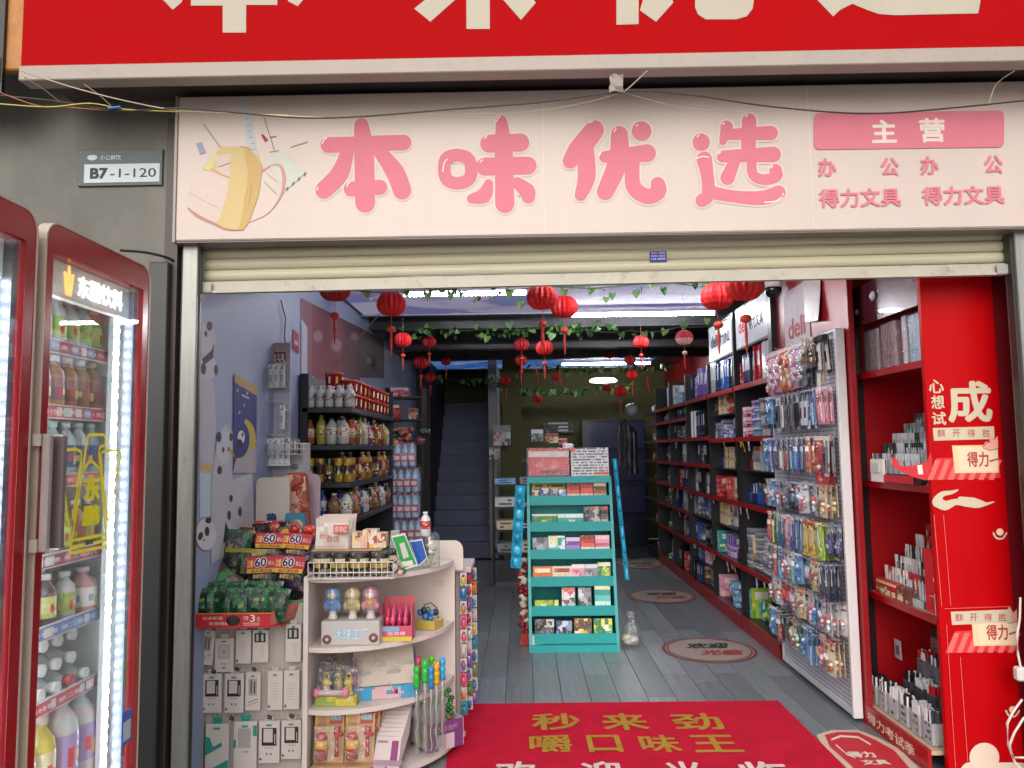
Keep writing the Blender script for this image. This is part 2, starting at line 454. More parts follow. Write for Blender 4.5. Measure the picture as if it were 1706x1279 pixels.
# red wooden blocks above are the neighbour's
# ---------------------------------------------------------------- shutter posts
def post(x0, x1, lab, wide=0):
    o = thing('shutter_post', lab, 'post', ((x0 + x1) / 2, FY, 0), group='shutter posts')
    w = (x1 - x0) / 2
    MB().box(-w, -.05, -.01, w, -.02, 2.62, bev=.004).obj('post_face', STEEL, o)
    MB().box(-w - .012, -.03, 0, -w - .001, .01, 2.6, '#2b2a28').obj('guide_rail', PLASTIC, o)
    MB().box(w + .001, -.03, 0, w + .006, -.015, 2.6, '#2b2a28').obj('guide_rail', PLASTIC, o)
    return o
post(PY(307, 640, FY).x, PY(333, 640, FY).x, 'grimy steel shutter post on the left of the shop opening')
post(PY(1696, 640, FY).x, PY(1716, 640, FY).x + .1, 'grey steel shutter post on the right of the shop opening')

# ---------------------------------------------------------------- roller shutter
SH = mat('cream_shutter_paint', '#b2ac94', rough=.42, var=.07, vs=3, aniso=(.6, 1, 5), dirt=.1, bump=.02)
SHB = mat('shutter_bar_paint', '#a39e90', rough=.4, var=.12, vs=4, dirt=.6)
lft, rgt = PY(338, 479, FY + .04), PY(1672, 448, FY + .04)
ang = math.atan2(rgt.z - lft.z, rgt.x - lft.x)
sh = thing('roller_shutter', 'cream roller shutter rolled up under the pink sign', 'shutter', ((lft.x + rgt.x) / 2, FY + .04, (lft.z + rgt.z) / 2), rot=(0, -ang, 0))
hw = (rgt.x - lft.x) / 2
prof = []
sl = MB()
N_ = 9; ph = .052
for k in range(N_ + 1):
    tt = k / N_
    zz = .003 + tt * (ph - .003)
    yy = -.012 * math.sin(math.pi * tt) ** .7
    prof.append((yy, zz))
prof2 = prof + [(.008, ph), (.008, .003)]
sl.prism([(p[0], p[1]) for p in prof2], -hw, hw, 'x')
slm = sl.mesh('slat', SH)
for k in range(7):
    put('slat', slm, sh, (0, 0, .028 + k * ph))
bb = MB(); bb.box(-hw + .0, -.028, -.03, hw - .0, .016, .022, bev=.004); bb.box(-hw + .01, -.04, -.034, hw - .01, -.0285, -.022)
bb.obj('bottom_bar', SHB, sh)
for sx in (-1, 1):
    MB().box(sx * (hw - .03) - .028, -.046, -.03, sx * (hw - .03) + .028, -.0405, .012, '#8f8f8a').obj('end_cap', PLASTIC, sh)
q = PY(1098, 425, FY)
st = MB().box(-.038, -.002, -.024, .038, 0, .024, '#2b2f86')
for i, s in enumerate(['卷帘门维修', '电动门遥控', '138 0000']):
    text(st, s, (-.032, -.0028, .012 - i * .014), X_, Z_, .064, .009, '#c8c8e0', bold=.01)
st.obj('shutter_sticker', PAPER, loc=(q.x, FY + .04 - .0165, q.z), rot=(0, -ang, 0), label='small blue sticker with tiny white lettering on the cream shutter', cat='sticker')

# ---------------------------------------------------------------- sign printing helpers
def pxpoly(mb, pts, Y, col, mi=None):
    vs = [PY(x, y, Y) for x, y in pts]
    for v in vs: v.y = Y
    mb.add(vs, [list(range(len(vs)))[::-1]], col, mi, False)
def stroke(mb, pts, ws, Y, col, grow=0, mi=None, sub=4):
    """round-ended brush stroke printed on the plane Y; pts and widths in photo pixels"""
    if len(pts) == 2 and abs(pts[0][0] - pts[1][0]) + abs(pts[0][1] - pts[1][1]) < 3:
        r0 = (ws if isinstance(ws, (int, float)) else ws[0]) / 2 + grow
        pxpoly(mb, [(pts[0][0] + r0 * math.cos(2 * math.pi * k / 20), pts[0][1] + r0 * math.sin(2 * math.pi * k / 20)) for k in range(20)], Y, col, mi); return
    P = [Vector((p[0], p[1])) for p in pts]
    if isinstance(ws, (int, float)): ws = [ws] * len(P)
    Q = []; W_ = []
    n = len(P)
    for i in range(n - 1):                # Catmull-Rom
        p0, p1, p2, p3 = P[max(i - 1, 0)], P[i], P[i + 1], P[min(i + 2, n - 1)]
        for k in range(sub):
            t = k / sub
            Q.append(.5 * ((2 * p1) + (p2 - p0) * t + (2 * p0 - 5 * p1 + 4 * p2 - p3) * t * t + (3 * p1 - p0 - 3 * p2 + p3) * t ** 3))
            W_.append(ws[i] * (1 - t) + ws[i + 1] * t)
    Q.append(P[-1]); W_.append(ws[-1])
    left = []; right = []
    m = len(Q)
    for i in range(m):
        d = (Q[min(i + 1, m - 1)] - Q[max(i - 1, 0)]).normalized()
        nn = Vector((-d.y, d.x)); r = W_[i] / 2 + grow
        left.append(Q[i] + nn * r); right.append(Q[i] - nn * r)
    for i in range(m - 1):
        pxpoly(mb, [left[i], left[i + 1], right[i + 1], right[i]][::-1], Y, col, mi)
    for j, (c, r) in enumerate(((Q[0], W_[0] / 2 + grow), (Q[-1], W_[-1] / 2 + grow))):
        pxpoly(mb, [c + Vector((math.cos(a), math.sin(a))) * r for a in [2 * math.pi * k / 16 for k in range(16)]], Y - .00003 - .00003 * j, col, mi)

# ---------------------------------------------------------------- red sign above
RY = 3.10
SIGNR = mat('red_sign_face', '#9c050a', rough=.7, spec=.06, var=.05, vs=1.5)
SIGNBEI = mat('aged_cream_frame', '#978c84', rough=.5, var=.08, vs=5, dirt=.25)
x0 = PY(37, 60, RY).x
zb = PY(853, 95, RY).z; zf = PY(853, 120, RY).z
big = thing('shop_sign', 'large red sign with cut-off cream characters across the top', 'shop sign', (0, RY, zb))
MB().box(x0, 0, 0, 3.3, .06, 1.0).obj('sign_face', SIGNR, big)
fr = MB(); fr.box(x0 - .002, -.012, zf - zb, 3.3, .07, -.0005, bev=.004); fr.obj('lower_frame', SIGNBEI, big)
LET = '#a8a090'
lt = MB()
for poly in [
    [(318, -20), (462, -20), (462, 8), (410, 8), (410, 54), (371, 54), (371, 9), (318, 9)],
    [(262, -10), (310, -10), (302, 4), (288, 16)], [(478, -12), (515, -12), (496, 10), (480, 2)],
    [(720, -10), (690, 14), (717, 36), (760, -2), (765, -10)],
    [(777, -10), (816, -10), (816, 48), (777, 48)],
    [(830, -10), (868, 33), (893, 4), (880, -10)],
    [(1027, -10), (1064, -10), (1064, 40), (1027, 41)],
    [(1074, -10), (1066, 17), (1093, 36), (1122, 4), (1116, -10)],
    [(1158, -10), (1158, 12), (1163, 24), (1176, 32), (1226, 32), (1244, 27), (1254, 14), (1257, -10)],
    [(1362, 0), (1388, 27), (1400, 16), (1420, 6), (1444, 16), (1464, 23), (1490, 25), (1630, 22), (1634, -2), (1640, -12), (1370, -12)]]:
    pxpoly(lt, poly[::-1], RY - .002, LET)
lo = lt.obj('lettering', PAPER)
lo.parent = big; lo.matrix_parent_inverse = Matrix.Translation((0, -RY, -zb))
MB().box(x0 + .02, .071, zf - zb + .07, 3.3, FY - RY - .0, zf - zb + .09).obj('soffit_board', SOFFIT, big)
# plastic scrap taped under the frame
q0 = PY(1016, 118, 3.05); q1 = PY(1040, 146, 3.05)
sc_ = MB(); rr = random.Random(2)
g_ = [[(q0.x + (q1.x - q0.x) * i / 3 + rr.uniform(-.006, .006), 3.08 + rr.uniform(-.01, .01), q0.z + (q1.z - q0.z) * j / 4) for i in range(4)] for j in range(5)]
sc_.add([p for r_ in g_ for p in r_], [(j * 4 + i, j * 4 + i + 1, j * 4 + i + 5, j * 4 + i + 4) for j in range(4) for i in range(3)], '#8f8480')
sc_.obj('plastic_scrap', PAPER, label='crumpled pale tape scrap hanging from the red sign frame', cat='tape')
# timber and plaster patch at the top left corner
wb = thing('wooden_board', 'orange brown weathered board in the top left corner', 'board', (x0 - .06, RY + .1, 2.9))
WOODO = mat('orange_board', '#a8723c', rough=.6, var=.3, vs=9, bump=.4, bs=25, dirt=.5)
zl = PY(18, 116, RY + .1).z - 2.9
MB().box(-.6, 0, zl, .052, .05, .8, bev=.006).obj('board_face', WOODO, wb)
MB().box(-.6, -.02, .17, -.075, -.001, .8, '#1e1c1c').obj('dark_edge', PLASTIC, wb)
MB().box(-.6, -.03, .22, -.085, -.021, .33, '#c8c0b0').obj('pale_patch', PAPER, wb)

# ---------------------------------------------------------------- pink sign
PYY = 3.34
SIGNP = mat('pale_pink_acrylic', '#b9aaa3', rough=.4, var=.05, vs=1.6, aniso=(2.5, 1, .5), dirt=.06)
psn = thing('shop_sign', 'pale pink stationery shop sign with a yellow backpack above the shutter', 'shop sign', (0, PYY, 2.35))
a = PY(294.5, 278, PYY); zt = PY(853, 150, PYY).z; zb2 = PY(853, 392, PYY).z
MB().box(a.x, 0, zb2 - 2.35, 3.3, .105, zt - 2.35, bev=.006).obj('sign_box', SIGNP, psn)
ed = MB(); ed.box(a.x - .004, .01, zb2 - 2.35 - .006, 3.3, .105, zb2 - 2.35 - .0005, '#6a625e'); ed.box(a.x - .012, -.002, zb2 - 2.35 - .006, a.x - .0005, .105, zt - 2.35, '#8a8480')
ed.obj('sign_edge', PLASTIC, psn)
for px in (905, 1350):
    jn = MB(); q = PY(px, 270, PYY).x; jn.box(q, -.0012, zb2 - 2.34, q + .003, -.0003, zt - 2.36, '#cdbfba')
    jn.obj('panel_joint', PAPER, psn)
PINK = '#c26a7a'; HALO = '#c6b8b0'
YP = PYY - .002
LAY = [0]
def zpix(x, y, ox, oy, k): return (ox + x / k, oy + y / k)
CH = []
k1, k2 = 4.0619, 3.8773
def A(pts): return [zpix(x, y, 500, 180, k1) for x, y in pts]
def B(pts): return [zpix(x, y, 900, 180, k2) for x, y in pts]
# ben
ben = [(A([(415, 115), (432, 300), (440, 640)]), [24, 33, 33]), (A([(190, 250), (700, 232)]), 26),
       (A([(325, 270), (270, 440), (160, 555)]), [20, 30, 29]), (A([(520, 270), (640, 430), (690, 555)]), [20, 31, 31]), (A([(345, 548), (540, 535)]), 25)]
kou = [(A([(1065, 315), (985, 345), (985, 470), (1065, 508), (1150, 470), (1145, 350), (1065, 315)]), 21),
       (A([(1362, 85), (1378, 300), (1385, 645)]), [18, 30, 32]), (A([(1280, 240), (1490, 232)]), 30), (A([(1250, 395), (1540, 388)]), 30),
       (A([(1275, 510), (1245, 590), (1160, 612)]), [15, 26, 16]), (A([(1470, 505), (1535, 560), (1545, 600)]), [19, 27, 22])]
you = [(B([(350, 140), (250, 270), (195, 340)]), [32, 36, 26]), (B([(290, 270), (300, 440), (262, 560)]), [30, 30, 20]),
       (B([(512, 170), (505, 340), (420, 540)]), [28, 34, 28]), (B([(420, 315), (690, 290)]), [20, 30]), (B([(655, 148), (655, 149)]), 33),
       (B([(600, 330), (600, 500), (690, 570), (765, 540), (760, 490)]), [22, 26, 26, 25, 24])]
xuan = [(B([(1040, 220), (1040, 222)]), [29, 30]), (B([(1060, 330), (1080, 440), (1085, 560), (1045, 595)]), [26, 21, 22, 22]),
        (B([(1090, 540), (1250, 570), (1430, 580), (1540, 545)]), [22, 20, 24, 24]), (B([(1350, 80), (1345, 260)]), 24),
        (B([(1205, 120), (1180, 215)]), [21, 12]), (B([(1215, 170), (1490, 160)]), [18, 24]), (B([(1180, 312), (1505, 298)]), [20, 26]),
        (B([(1262, 330), (1210, 450)]), [18, 24]), (B([(1365, 330), (1375, 430), (1450, 462), (1525, 440), (1520, 400)]), [16, 17, 18, 19, 21])]
pr = MB()
def nextY():
    LAY[0] += 1; return YP - .00004 * LAY[0]
for chs in (ben, kou, you, xuan):
    for p, w in chs: stroke(pr, p, w, nextY(), HALO, grow=3.2)
for chs in (ben, kou, you, xuan):
    for p, w in chs: stroke(pr, p, w, nextY(), PINK)
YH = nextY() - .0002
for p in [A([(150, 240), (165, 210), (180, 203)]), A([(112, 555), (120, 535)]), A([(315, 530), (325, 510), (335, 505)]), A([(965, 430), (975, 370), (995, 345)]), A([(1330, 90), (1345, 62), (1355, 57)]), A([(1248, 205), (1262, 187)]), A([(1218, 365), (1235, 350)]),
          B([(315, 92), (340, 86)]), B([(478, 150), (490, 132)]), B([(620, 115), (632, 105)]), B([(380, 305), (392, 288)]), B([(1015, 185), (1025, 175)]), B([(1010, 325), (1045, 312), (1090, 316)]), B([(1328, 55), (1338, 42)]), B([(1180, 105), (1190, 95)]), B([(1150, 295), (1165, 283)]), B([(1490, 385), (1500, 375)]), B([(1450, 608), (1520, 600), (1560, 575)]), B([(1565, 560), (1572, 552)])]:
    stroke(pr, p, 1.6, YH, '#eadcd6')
# banner and small characters
def rrect(x0, y0, x1, y1, r, sl=-.0134, n=5):
    pts = []
    for (cx, cy, a0) in ((x1 - r, y0 + r, -90), (x1 - r, y1 - r, 0), (x0 + r, y1 - r, 90), (x0 + r, y0 + r, 180)):
        for k in range(n + 1):
            a_ = R(a0 + 90 * k / n); X = cx + r * math.cos(a_); pts.append((X, cy + r * math.sin(a_) + sl * (X - x0)))
    return pts
pxpoly(pr, rrect(1356, 188, 1673, 249, 9), YH, PINK)
YT = YH - .0003
ptext(pr, '主', 1453, 199, 1495, 238, YT, '#cdc2b8', bold=.03); ptext(pr, '营', 1533, 196, 1576, 237, YT, '#cdc2b8', bold=.03)
for s, x, y in (('办', 1363, 263), ('公', 1468, 262), ('办', 1534, 260), ('公', 1641, 258)):
    ptext(pr, s, x, y, x + 31, y + 31, YT, PINK, bold=.03)
ptext(pr, '得力文具', 1365, 313, 1502, 345, YT, PINK, bold=.025); ptext(pr, '得力文具', 1537, 309, 1675, 341, YT, PINK, bold=.025)
# backpack picture
def Z3(pts): return [(280 + x / 5.116, 150 + y / 5.116) for x, y in pts]
def pp(pts, col):
    col = H(col, .74)
    LAY[0] += 1; pxpoly(pr, Z3(pts), YP - .00004 * LAY[0], col)
def ps(pts, w, col):
    col = H(col, .74)
    LAY[0] += 1; stroke(pr, Z3(pts), w, YP - .00004 * LAY[0], col, sub=5)
LAY[0] = 0
pp([(600, 85), (660, 80), (770, 560), (700, 570)], '#c6ccd0')
for i in range(9): ps([(625 + i * 12, 90 + i * 52), (648 + i * 12, 88 + i * 52)], .9, '#78828c')
ps([(300, 285), (440, 480)], 3.2, '#b4bfa0'); ps([(305, 290), (435, 475)], 1, '#7c8c78')
pp([(238, 455), (285, 440), (322, 530), (270, 548)], '#9aa2bf')
ps([(815, 225), (905, 505)], .9, '#5c5058'); ps([(865, 528), (940, 515)], .9, '#8a6a6a'); ps([(870, 402), (920, 393)], 1.3, '#a02a38')
pp([(790, 380), (808, 372), (855, 425), (825, 442)], '#b8303c')
ps([(1045, 485), (1185, 440)], 1.6, '#b89a80')
pp([(820, 600), (980, 520), (1175, 700), (1010, 850)], '#d2d6cc')
for i in range(4): ps([(1010 + i * 50, 850 - i * 42), (1020 + i * 50, 830 - i * 42)], 3, '#70788c')
ps([(820, 690), (930, 780)], 1.2, '#b4bcb4'); ps([(820, 780), (925, 885)], 1.6, '#a4aca4')
ps([(790, 700), (880, 640), (960, 650), (990, 760), (960, 900), (850, 1050), (690, 1125)], [1.5, 2, 5, 7, 3, 1.2, 1], '#cf9a8c')
pp([(290, 660), (390, 540), (460, 480), (640, 480), (770, 560), (805, 660), (770, 900), (680, 1130), (640, 1190), (480, 1190), (380, 1140), (420, 900), (440, 740)], '#d9c088')
pp([(290, 670), (350, 590), (400, 520), (420, 560), (360, 690)], '#dfd09a')
pp([(640, 500), (720, 520), (805, 650), (770, 900), (690, 1120), (640, 1190), (600, 1190), (660, 900), (680, 700)], '#cfae70')
pp([(170, 1000), (200, 720), (360, 690), (520, 745), (500, 900), (430, 1110), (380, 1140)], '#dccbc0')
pp([(410, 560), (530, 540), (530, 740), (420, 690)], '#dac8c0')
ps([(170, 1005), (250, 1070), (400, 1140), (500, 1185), (640, 1190)], [2.5, 5, 4, 3, 2], '#c58c7c')
ps([(180, 875), (300, 940), (430, 1005)], .9, '#b49c94'); ps([(370, 675), (450, 720), (520, 745)], 2.6, '#d09a84')
ps([(430, 655), (530, 620)], 1.4, '#6c5a4c'); ps([(615, 485), (660, 485), (705, 510)], 2.5, '#d6907c')
ps([(680, 850), (640, 950)], .9, '#a48a5c'); ps([(715, 800), (690, 970)], .9, '#a48a5c')
po = pr.obj('sign_print', PAPER)
po.parent = psn; po.matrix_parent_inverse = Matrix.Translation((0, -PYY, -2.35))

# ---------------------------------------------------------------- plaque
PQ = FY - .012
pq = thing('number_plaque', 'dark plaque with shop number B7-1-120 on the grey wall', 'plaque', (PY(200, 279, PQ).x, PQ, PY(200, 279, PQ).z))
w_ = (PY(271, 279, PQ).x - PY(130, 279, PQ).x) / 2; h_ = (PY(200, 249, PQ).z - PY(200, 309, PQ).z) / 2
MB().box(-w_, 0, -h_, w_, .011, h_, '#3c464a', bev=.002).obj('back_plate', PLASTIC, pq)
m_ = MB().box(-w_ * .84, -.002, -h_ * .82, w_ * .94, -.0002, h_ * .2, '#b9c4c8')
text(m_, 'B7', (-w_ * .70, -.0028, -h_ * .62), X_, Z_, w_ * .42, h_ * .62, '#2c3436', bold=.045)
text(m_, '-1-120', (-w_ * .22, -.0028, -h_ * .56), X_, Z_, w_ * 1.08, h_ * .5, '#2c3436', bold=.012)
m_.obj('number_strip', PAPER, pq)
m_ = MB(); m_.ball((-w_ * .66, -.001, h_ * .58), w_ * .13, .001, h_ * .16, '#b8c6cc')
text(m_, '小公鲜饮', (-w_ * .48, -.002, h_ * .42), X_, Z_, w_ * .5, h_ * .28, '#c2ccd0', bold=.03)
m_.obj('emblem', PAPER, pq)
for sx in (-1, 1):
    for sz in (-1, 1):
        MB().ball((sx * w_ * .94, -.001, sz * h_ * .88), .0035, .002, .0035, '#aeb4b4', n=6, m=4).obj('screw', PLASTIC, pq)

# ---------------------------------------------------------------- wires
def wire(pts, r, col, lab, cat='wire', parent=None, wob=0):
    P = [PY(x, y, Yy) for x, y, Yy in pts]
    Q = []
    for i in range(len(P) - 1):
        p0, p1, p2, p3 = P[max(i - 1, 0)], P[i], P[i + 1], P[min(i + 2, len(P) - 1)]
        for k in range(5):
            t = k / 5
            Q.append(.5 * ((2 * p1) + (p2 - p0) * t + (2 * p0 - 5 * p1 + 4 * p2 - p3) * t * t + (3 * p1 - p0 - 3 * p2 + p3) * t ** 3))
    Q.append(P[-1])
    mb = MB(); mb.tube(Q, r, 6, col)
    return mb.obj('overhead_wire', PLASTIC, label=lab, cat=cat, group='wires along the shop front')
wire([(-10, 158, 3.0), (90, 168, 3.05), (200, 184, 3.1), (300, 180, 3.12), (400, 188, 3.12), (500, 196, 3.12), (600, 194, 3.12), (750, 182, 3.12), (900, 170, 3.12), (1040, 152, 3.1), (1150, 158, 3.12), (1290, 178, 3.12), (1440, 189, 3.12), (1560, 182, 3.12), (1720, 166, 3.12)], .0035, '#2c2622', 'main black wire sagging across the pink sign')
wire([(36, 118, 2.9), (120, 145, 2.98), (210, 168, 3.06), (300, 184, 3.13), (420, 190, 3.13), (560, 197, 3.13)], .0026, '#b8ae96', 'cream wire dropping from the red sign corner onto the pink sign')
wire([(-10, 172, 3.0), (80, 178, 3.03), (150, 172, 3.07), (210, 182, 3.1), (300, 186, 3.14), (480, 192, 3.14)], .0026, '#b9b04e', 'yellow green wire looping left of the blue splice')
wire([(-10, 150, 3.0), (60, 175, 3.02), (110, 178, 3.05), (180, 184, 3.1)], .002, '#a8693a', 'copper coloured wire at the upper left wall edge')
wire([(40, 128, 2.92), (75, 150, 2.98), (100, 170, 3.04)], .0018, '#9a8a70', 'thin tan wire tail hanging near the corner board')
wire([(140, 140, 3.0), (165, 158, 3.04), (185, 176, 3.08)], .0018, '#a79c86', 'thin grey wire tail above the blue splice')
wire([(1040, 153, 3.1), (1060, 135, 3.04), (1078, 118, 2.98)], .0028, '#b5aa98', 'short pale cord tying the wires to the red sign')
wire([(1040, 154, 3.11), (1140, 180, 3.12), (1250, 186, 3.12), (1350, 180, 3.12)], .0014, '#948880', 'thin slack grey wire over the last pink characters')
wire([(700, 190, 3.12), (850, 188, 3.12), (950, 176, 3.12), (1035, 155, 3.1)], .0012, '#9a8e86', 'thin slack grey wire between the middle pink characters')
wire([(1648, 172, 3.12), (1660, 140, 3.1), (1690, 118, 3.0)], .0018, '#a89c84', 'short frayed wire at the right end of the pink sign')
wire([(200, 417, FY - .2), (240, 420, FY - .15), (275, 428, FY - .1), (292, 436, FY - .05)], .006, '#17181a', 'thick black cable from the fridge top to the shutter post', 'cable')
m_ = MB(); qa, qb = PY(180, 180, 3.08), PY(201, 178, 3.09); m_.tube([qa, qb], .006, 8, '#2c6c9c')
m_.obj('wire_splice', PLASTIC, label='small blue tape splice on the wires by the wall', cat='splice')
# ================================================================ product kit (faces towards -X unless said)
PAL = {
 'red': ['#b8202a', '#e8dcc8', '#d85a4a', '#7a1018', '#f0e0d0'], 'blue': ['#2a58a4', '#d8dce4', '#6a9ad0', '#e8c84a', '#e8ecf4'],
 'light blue': ['#7cb0d8', '#e8ecf0', '#3a70b0', '#f0d8e0', '#30507a'], 'navy': ['#1c2850', '#8a94b8', '#3a4a80', '#c8ccd8', '#c8ccd8'],
 'white': ['#d8d8d6', '#8a929c', '#b8c4d0', '#c84a50', '#50565e'], 'cream': ['#ddd0b4', '#a04030', '#c8a878', '#8a6a4a', '#5a4030'],
 'pink': ['#dc98a8', '#f0dce0', '#c05a78', '#e8c0c8', '#8a3a50'], 'green': ['#2f7a48', '#d8e0c8', '#78b060', '#e8d85a', '#e8f0e0'],
 'teal': ['#2a9a92', '#d0e8e4', '#58c0b8', '#e8e0a0', '#e0f0f0'], 'yellow': ['#dcbc38', '#b03a28', '#f0e0a0', '#4a4a40', '#4a3a20'],
 'orange': ['#d8702c', '#f0e0c8', '#e8a860', '#983818', '#f8f0e0'], 'purple': ['#64489a', '#d8d0e8', '#9a80c8', '#e0c0d8', '#ece4f4'],
 'black': ['#1a1b1f', '#b0b0b0', '#50545a', '#a03030', '#c8c8c8'], 'grey': ['#8a8e94', '#d8d8dc', '#5a6068', '#a8b0b8', '#30343a'],
 'brown': ['#5c3c2a', '#c8a880', '#8a5a3a', '#d8c8a8', '#e0d0b0'], 'lime': ['#a8c43a', '#e8ecd0', '#6a9a30', '#d8e080', '#3a5020']}
def carton(w, d, h, colr, seed, style='pack', nx=5, ny=6, mats=None):
    """package w along Y, d along X, h tall; base centre at origin; printed on -X and -Y faces and top"""
    r = random.Random(seed); p = PAL[colr]; m = MB()
    m.box(-d / 2, -w / 2, 0, d / 2, w / 2, h, p[0], bev=min(.002, d * .1))
    m.art((-d / 2 - .0007, w / 2 - .002, .002), -Y_, Z_, w - .004, h - .004, p, r, style, nx, ny)
    m.art((-d / 2 + .002, -w / 2 - .0007, .002), X_, Z_, d - .004, h - .004, p, r, style, nx, ny)
    return m
KIT = {}
def kit(kind, colr, v):
    k = (kind, colr, v)
    if k in KIT: return KIT[k]
    r = random.Random(hash(kind) % 1 + v * 31 + len(colr) * 7 + ord(colr[0]))
    if kind == 'binder':
        w, h, d = r.uniform(.028, .045), r.uniform(.24, .31), .2
        m = MB(); p = PAL[colr]; m.box(-d / 2, -w / 2, 0, d / 2, w / 2, h, p[0], bev=.004)
        m.box(-d / 2 - .001, -w * .28, h * .45, -d / 2 - .0002, w * .28, h * .85, '#cfd2d4'); m.lathe([(.008, 0), (.009, .002)], 8, c=(-d / 2 - .001, 0, h * .15), col='#9a9a9a')
        me, w = m.mesh('binder', GLOSS), w
    elif kind == 'notebook':
        w, h, d = r.uniform(.014, .03), r.uniform(.19, .26), .16
        m = MB(); p = PAL[colr]; m.box(-d / 2, -w / 2, 0, d / 2, -w / 2 + .0015, h, p[0]); m.box(-d / 2, w / 2 - .0015, 0, d / 2, w / 2, h, p[0]); m.box(-d / 2 - .001, -w / 2, 0, -d / 2 + .0002, w / 2, h, p[r.choice([0, 1, 2])])
        for q in range(3):
            zq = h * (.2 + .27 * q); m.box(-d / 2 - .0018, -w * .36, zq, -d / 2 - .0011, w * .36, zq + h * r.uniform(.03, .16), r.choice([p[1], p[3], p[4]]))
        m.box(-d / 2 + .001, -w / 2 + .0017, .002, d / 2 - .002, w / 2 - .0017, h - .002, '#d8d4c8')
        m.art((-d / 2 + .002, -w / 2 - .0007, .002), X_, Z_, d - .004, h - .004, p, r, 'book', 6, 8)
        me = m.mesh('notebook', PRINT)
    elif kind == 'box':
        w, h, d = r.uniform(.05, .1), r.uniform(.045, .11), r.uniform(.1, .18)
        me = carton(w, d, h, colr, v, r.choice(['pack', 'bands', 'book'])).mesh('box', PRINT)
    elif kind == 'tall box':
        w, h, d = r.uniform(.035, .07), r.uniform(.15, .24), r.uniform(.06, .12)
        me = carton(w, d, h, colr, v, r.choice(['pack', 'bands'])).mesh('box', PRINT)
    elif kind == 'stack of pads':
        w, h, d = .15, r.uniform(.05, .12), .2
        m = MB(); z = 0; p = PAL[colr]
        while z < h:
            t = r.uniform(.008, .016); dx = r.uniform(-.008, .008)
            m.box(-d / 2 + dx, -w / 2 + dx, z, d / 2 + dx, w / 2 + dx, z + t - .001, r.choice([p[0], p[0], p[2], p[1]])); z += t
        me = m.mesh('pad_stack', PRINT)
    elif kind == 'clear case':
        w, h, d = r.uniform(.1, .14), r.uniform(.07, .1), .14
        m = MB(); p = PAL[colr]; m.box(-d / 2 + .01, -w / 2 + .01, .004, d / 2 - .01, w / 2 - .01, h * .6, p[0]); m.box(-d / 2, -w / 2, 0, d / 2, w / 2, h, mi=1, bev=.008)
        m.box(-d / 2 - .002, -w / 2 - .002, h - .012, d / 2 + .002, w / 2 + .002, h, p[1], bev=.003)
        for q in range(7): m.box(-d / 2 + .01, -w / 2 + .012 + q * (w - .024) / 7, h * .6, d / 2 - .02, -w / 2 + .012 + (q + .7) * (w - .024) / 7, h * .85, r.choice(p))
        me = m.mesh('storage_case', [PLASTIC, ACRYL])
    elif kind == 'pen cup':
        w, h, d = .09, .17, .09
        m = MB(); p = PAL[colr]; m.box(-d / 2, -w / 2, 0, d / 2, w / 2, h * .5, p[0], bev=.004)
        for q in range(16):
            x, y = r.uniform(-.035, .035), r.uniform(-.035, .035); t = r.uniform(.13, .17)
            m.tube([(x, y, h * .45), (x + r.uniform(-.01, .01), y + r.uniform(-.01, .01), t)], .0042, 5, r.choice([p[1], p[2], p[3], '#222', p[0]] if False else [p[1], p[2], p[3], p[0]]))
        me = m.mesh('pen_cup', PLASTIC)
    elif kind == 'bagged set':
        w, h, d = r.uniform(.09, .14), r.uniform(.13, .2), .03
        m = MB(); p = PAL[colr]
        n = 5; g = []
        for j in range(n + 1):
            for i in range(n + 1):
                u, v2 = i / n, j / n; bulge = math.sin(math.pi * u) * math.sin(math.pi * v2) * d * r.uniform(.7, 1.1)
                g.append((-bulge, (u - .5) * -w + r.uniform(-.003, .003), v2 * h))
        for j in range(n):
            for i in range(n):
                a = j * (n + 1) + i; m.add([g[a], g[a + 1], g[a + n + 2], g[a + n + 1]], [(0, 1, 2, 3)], r.choice([p[0], p[0], p[1], p[2], p[3]]))
        m.add([(.004, -w / 2, 0), (.004, w / 2, 0), (.004, w / 2, h), (.004, -w / 2, h)], [(0, 1, 2, 3)], p[0])
        me = m.mesh('bagged_set', POUCH)
    elif kind == 'jar':
        w = .085; h = .15
        m = MB(); p = PAL[colr]; m.lathe([(.036, 0), (.04, .01), (.04, .1), (.032, .12)], 12, cols=[p[0], p[1], p[0]], col=p[0]); m.lathe([(.034, .12), (.034, .145)], 12, col=p[3])
        me = m.mesh('jar', GLOSS)
    KIT[k] = (me, w if kind != 'stack of pads' else .15, h)
    return KIT[k]

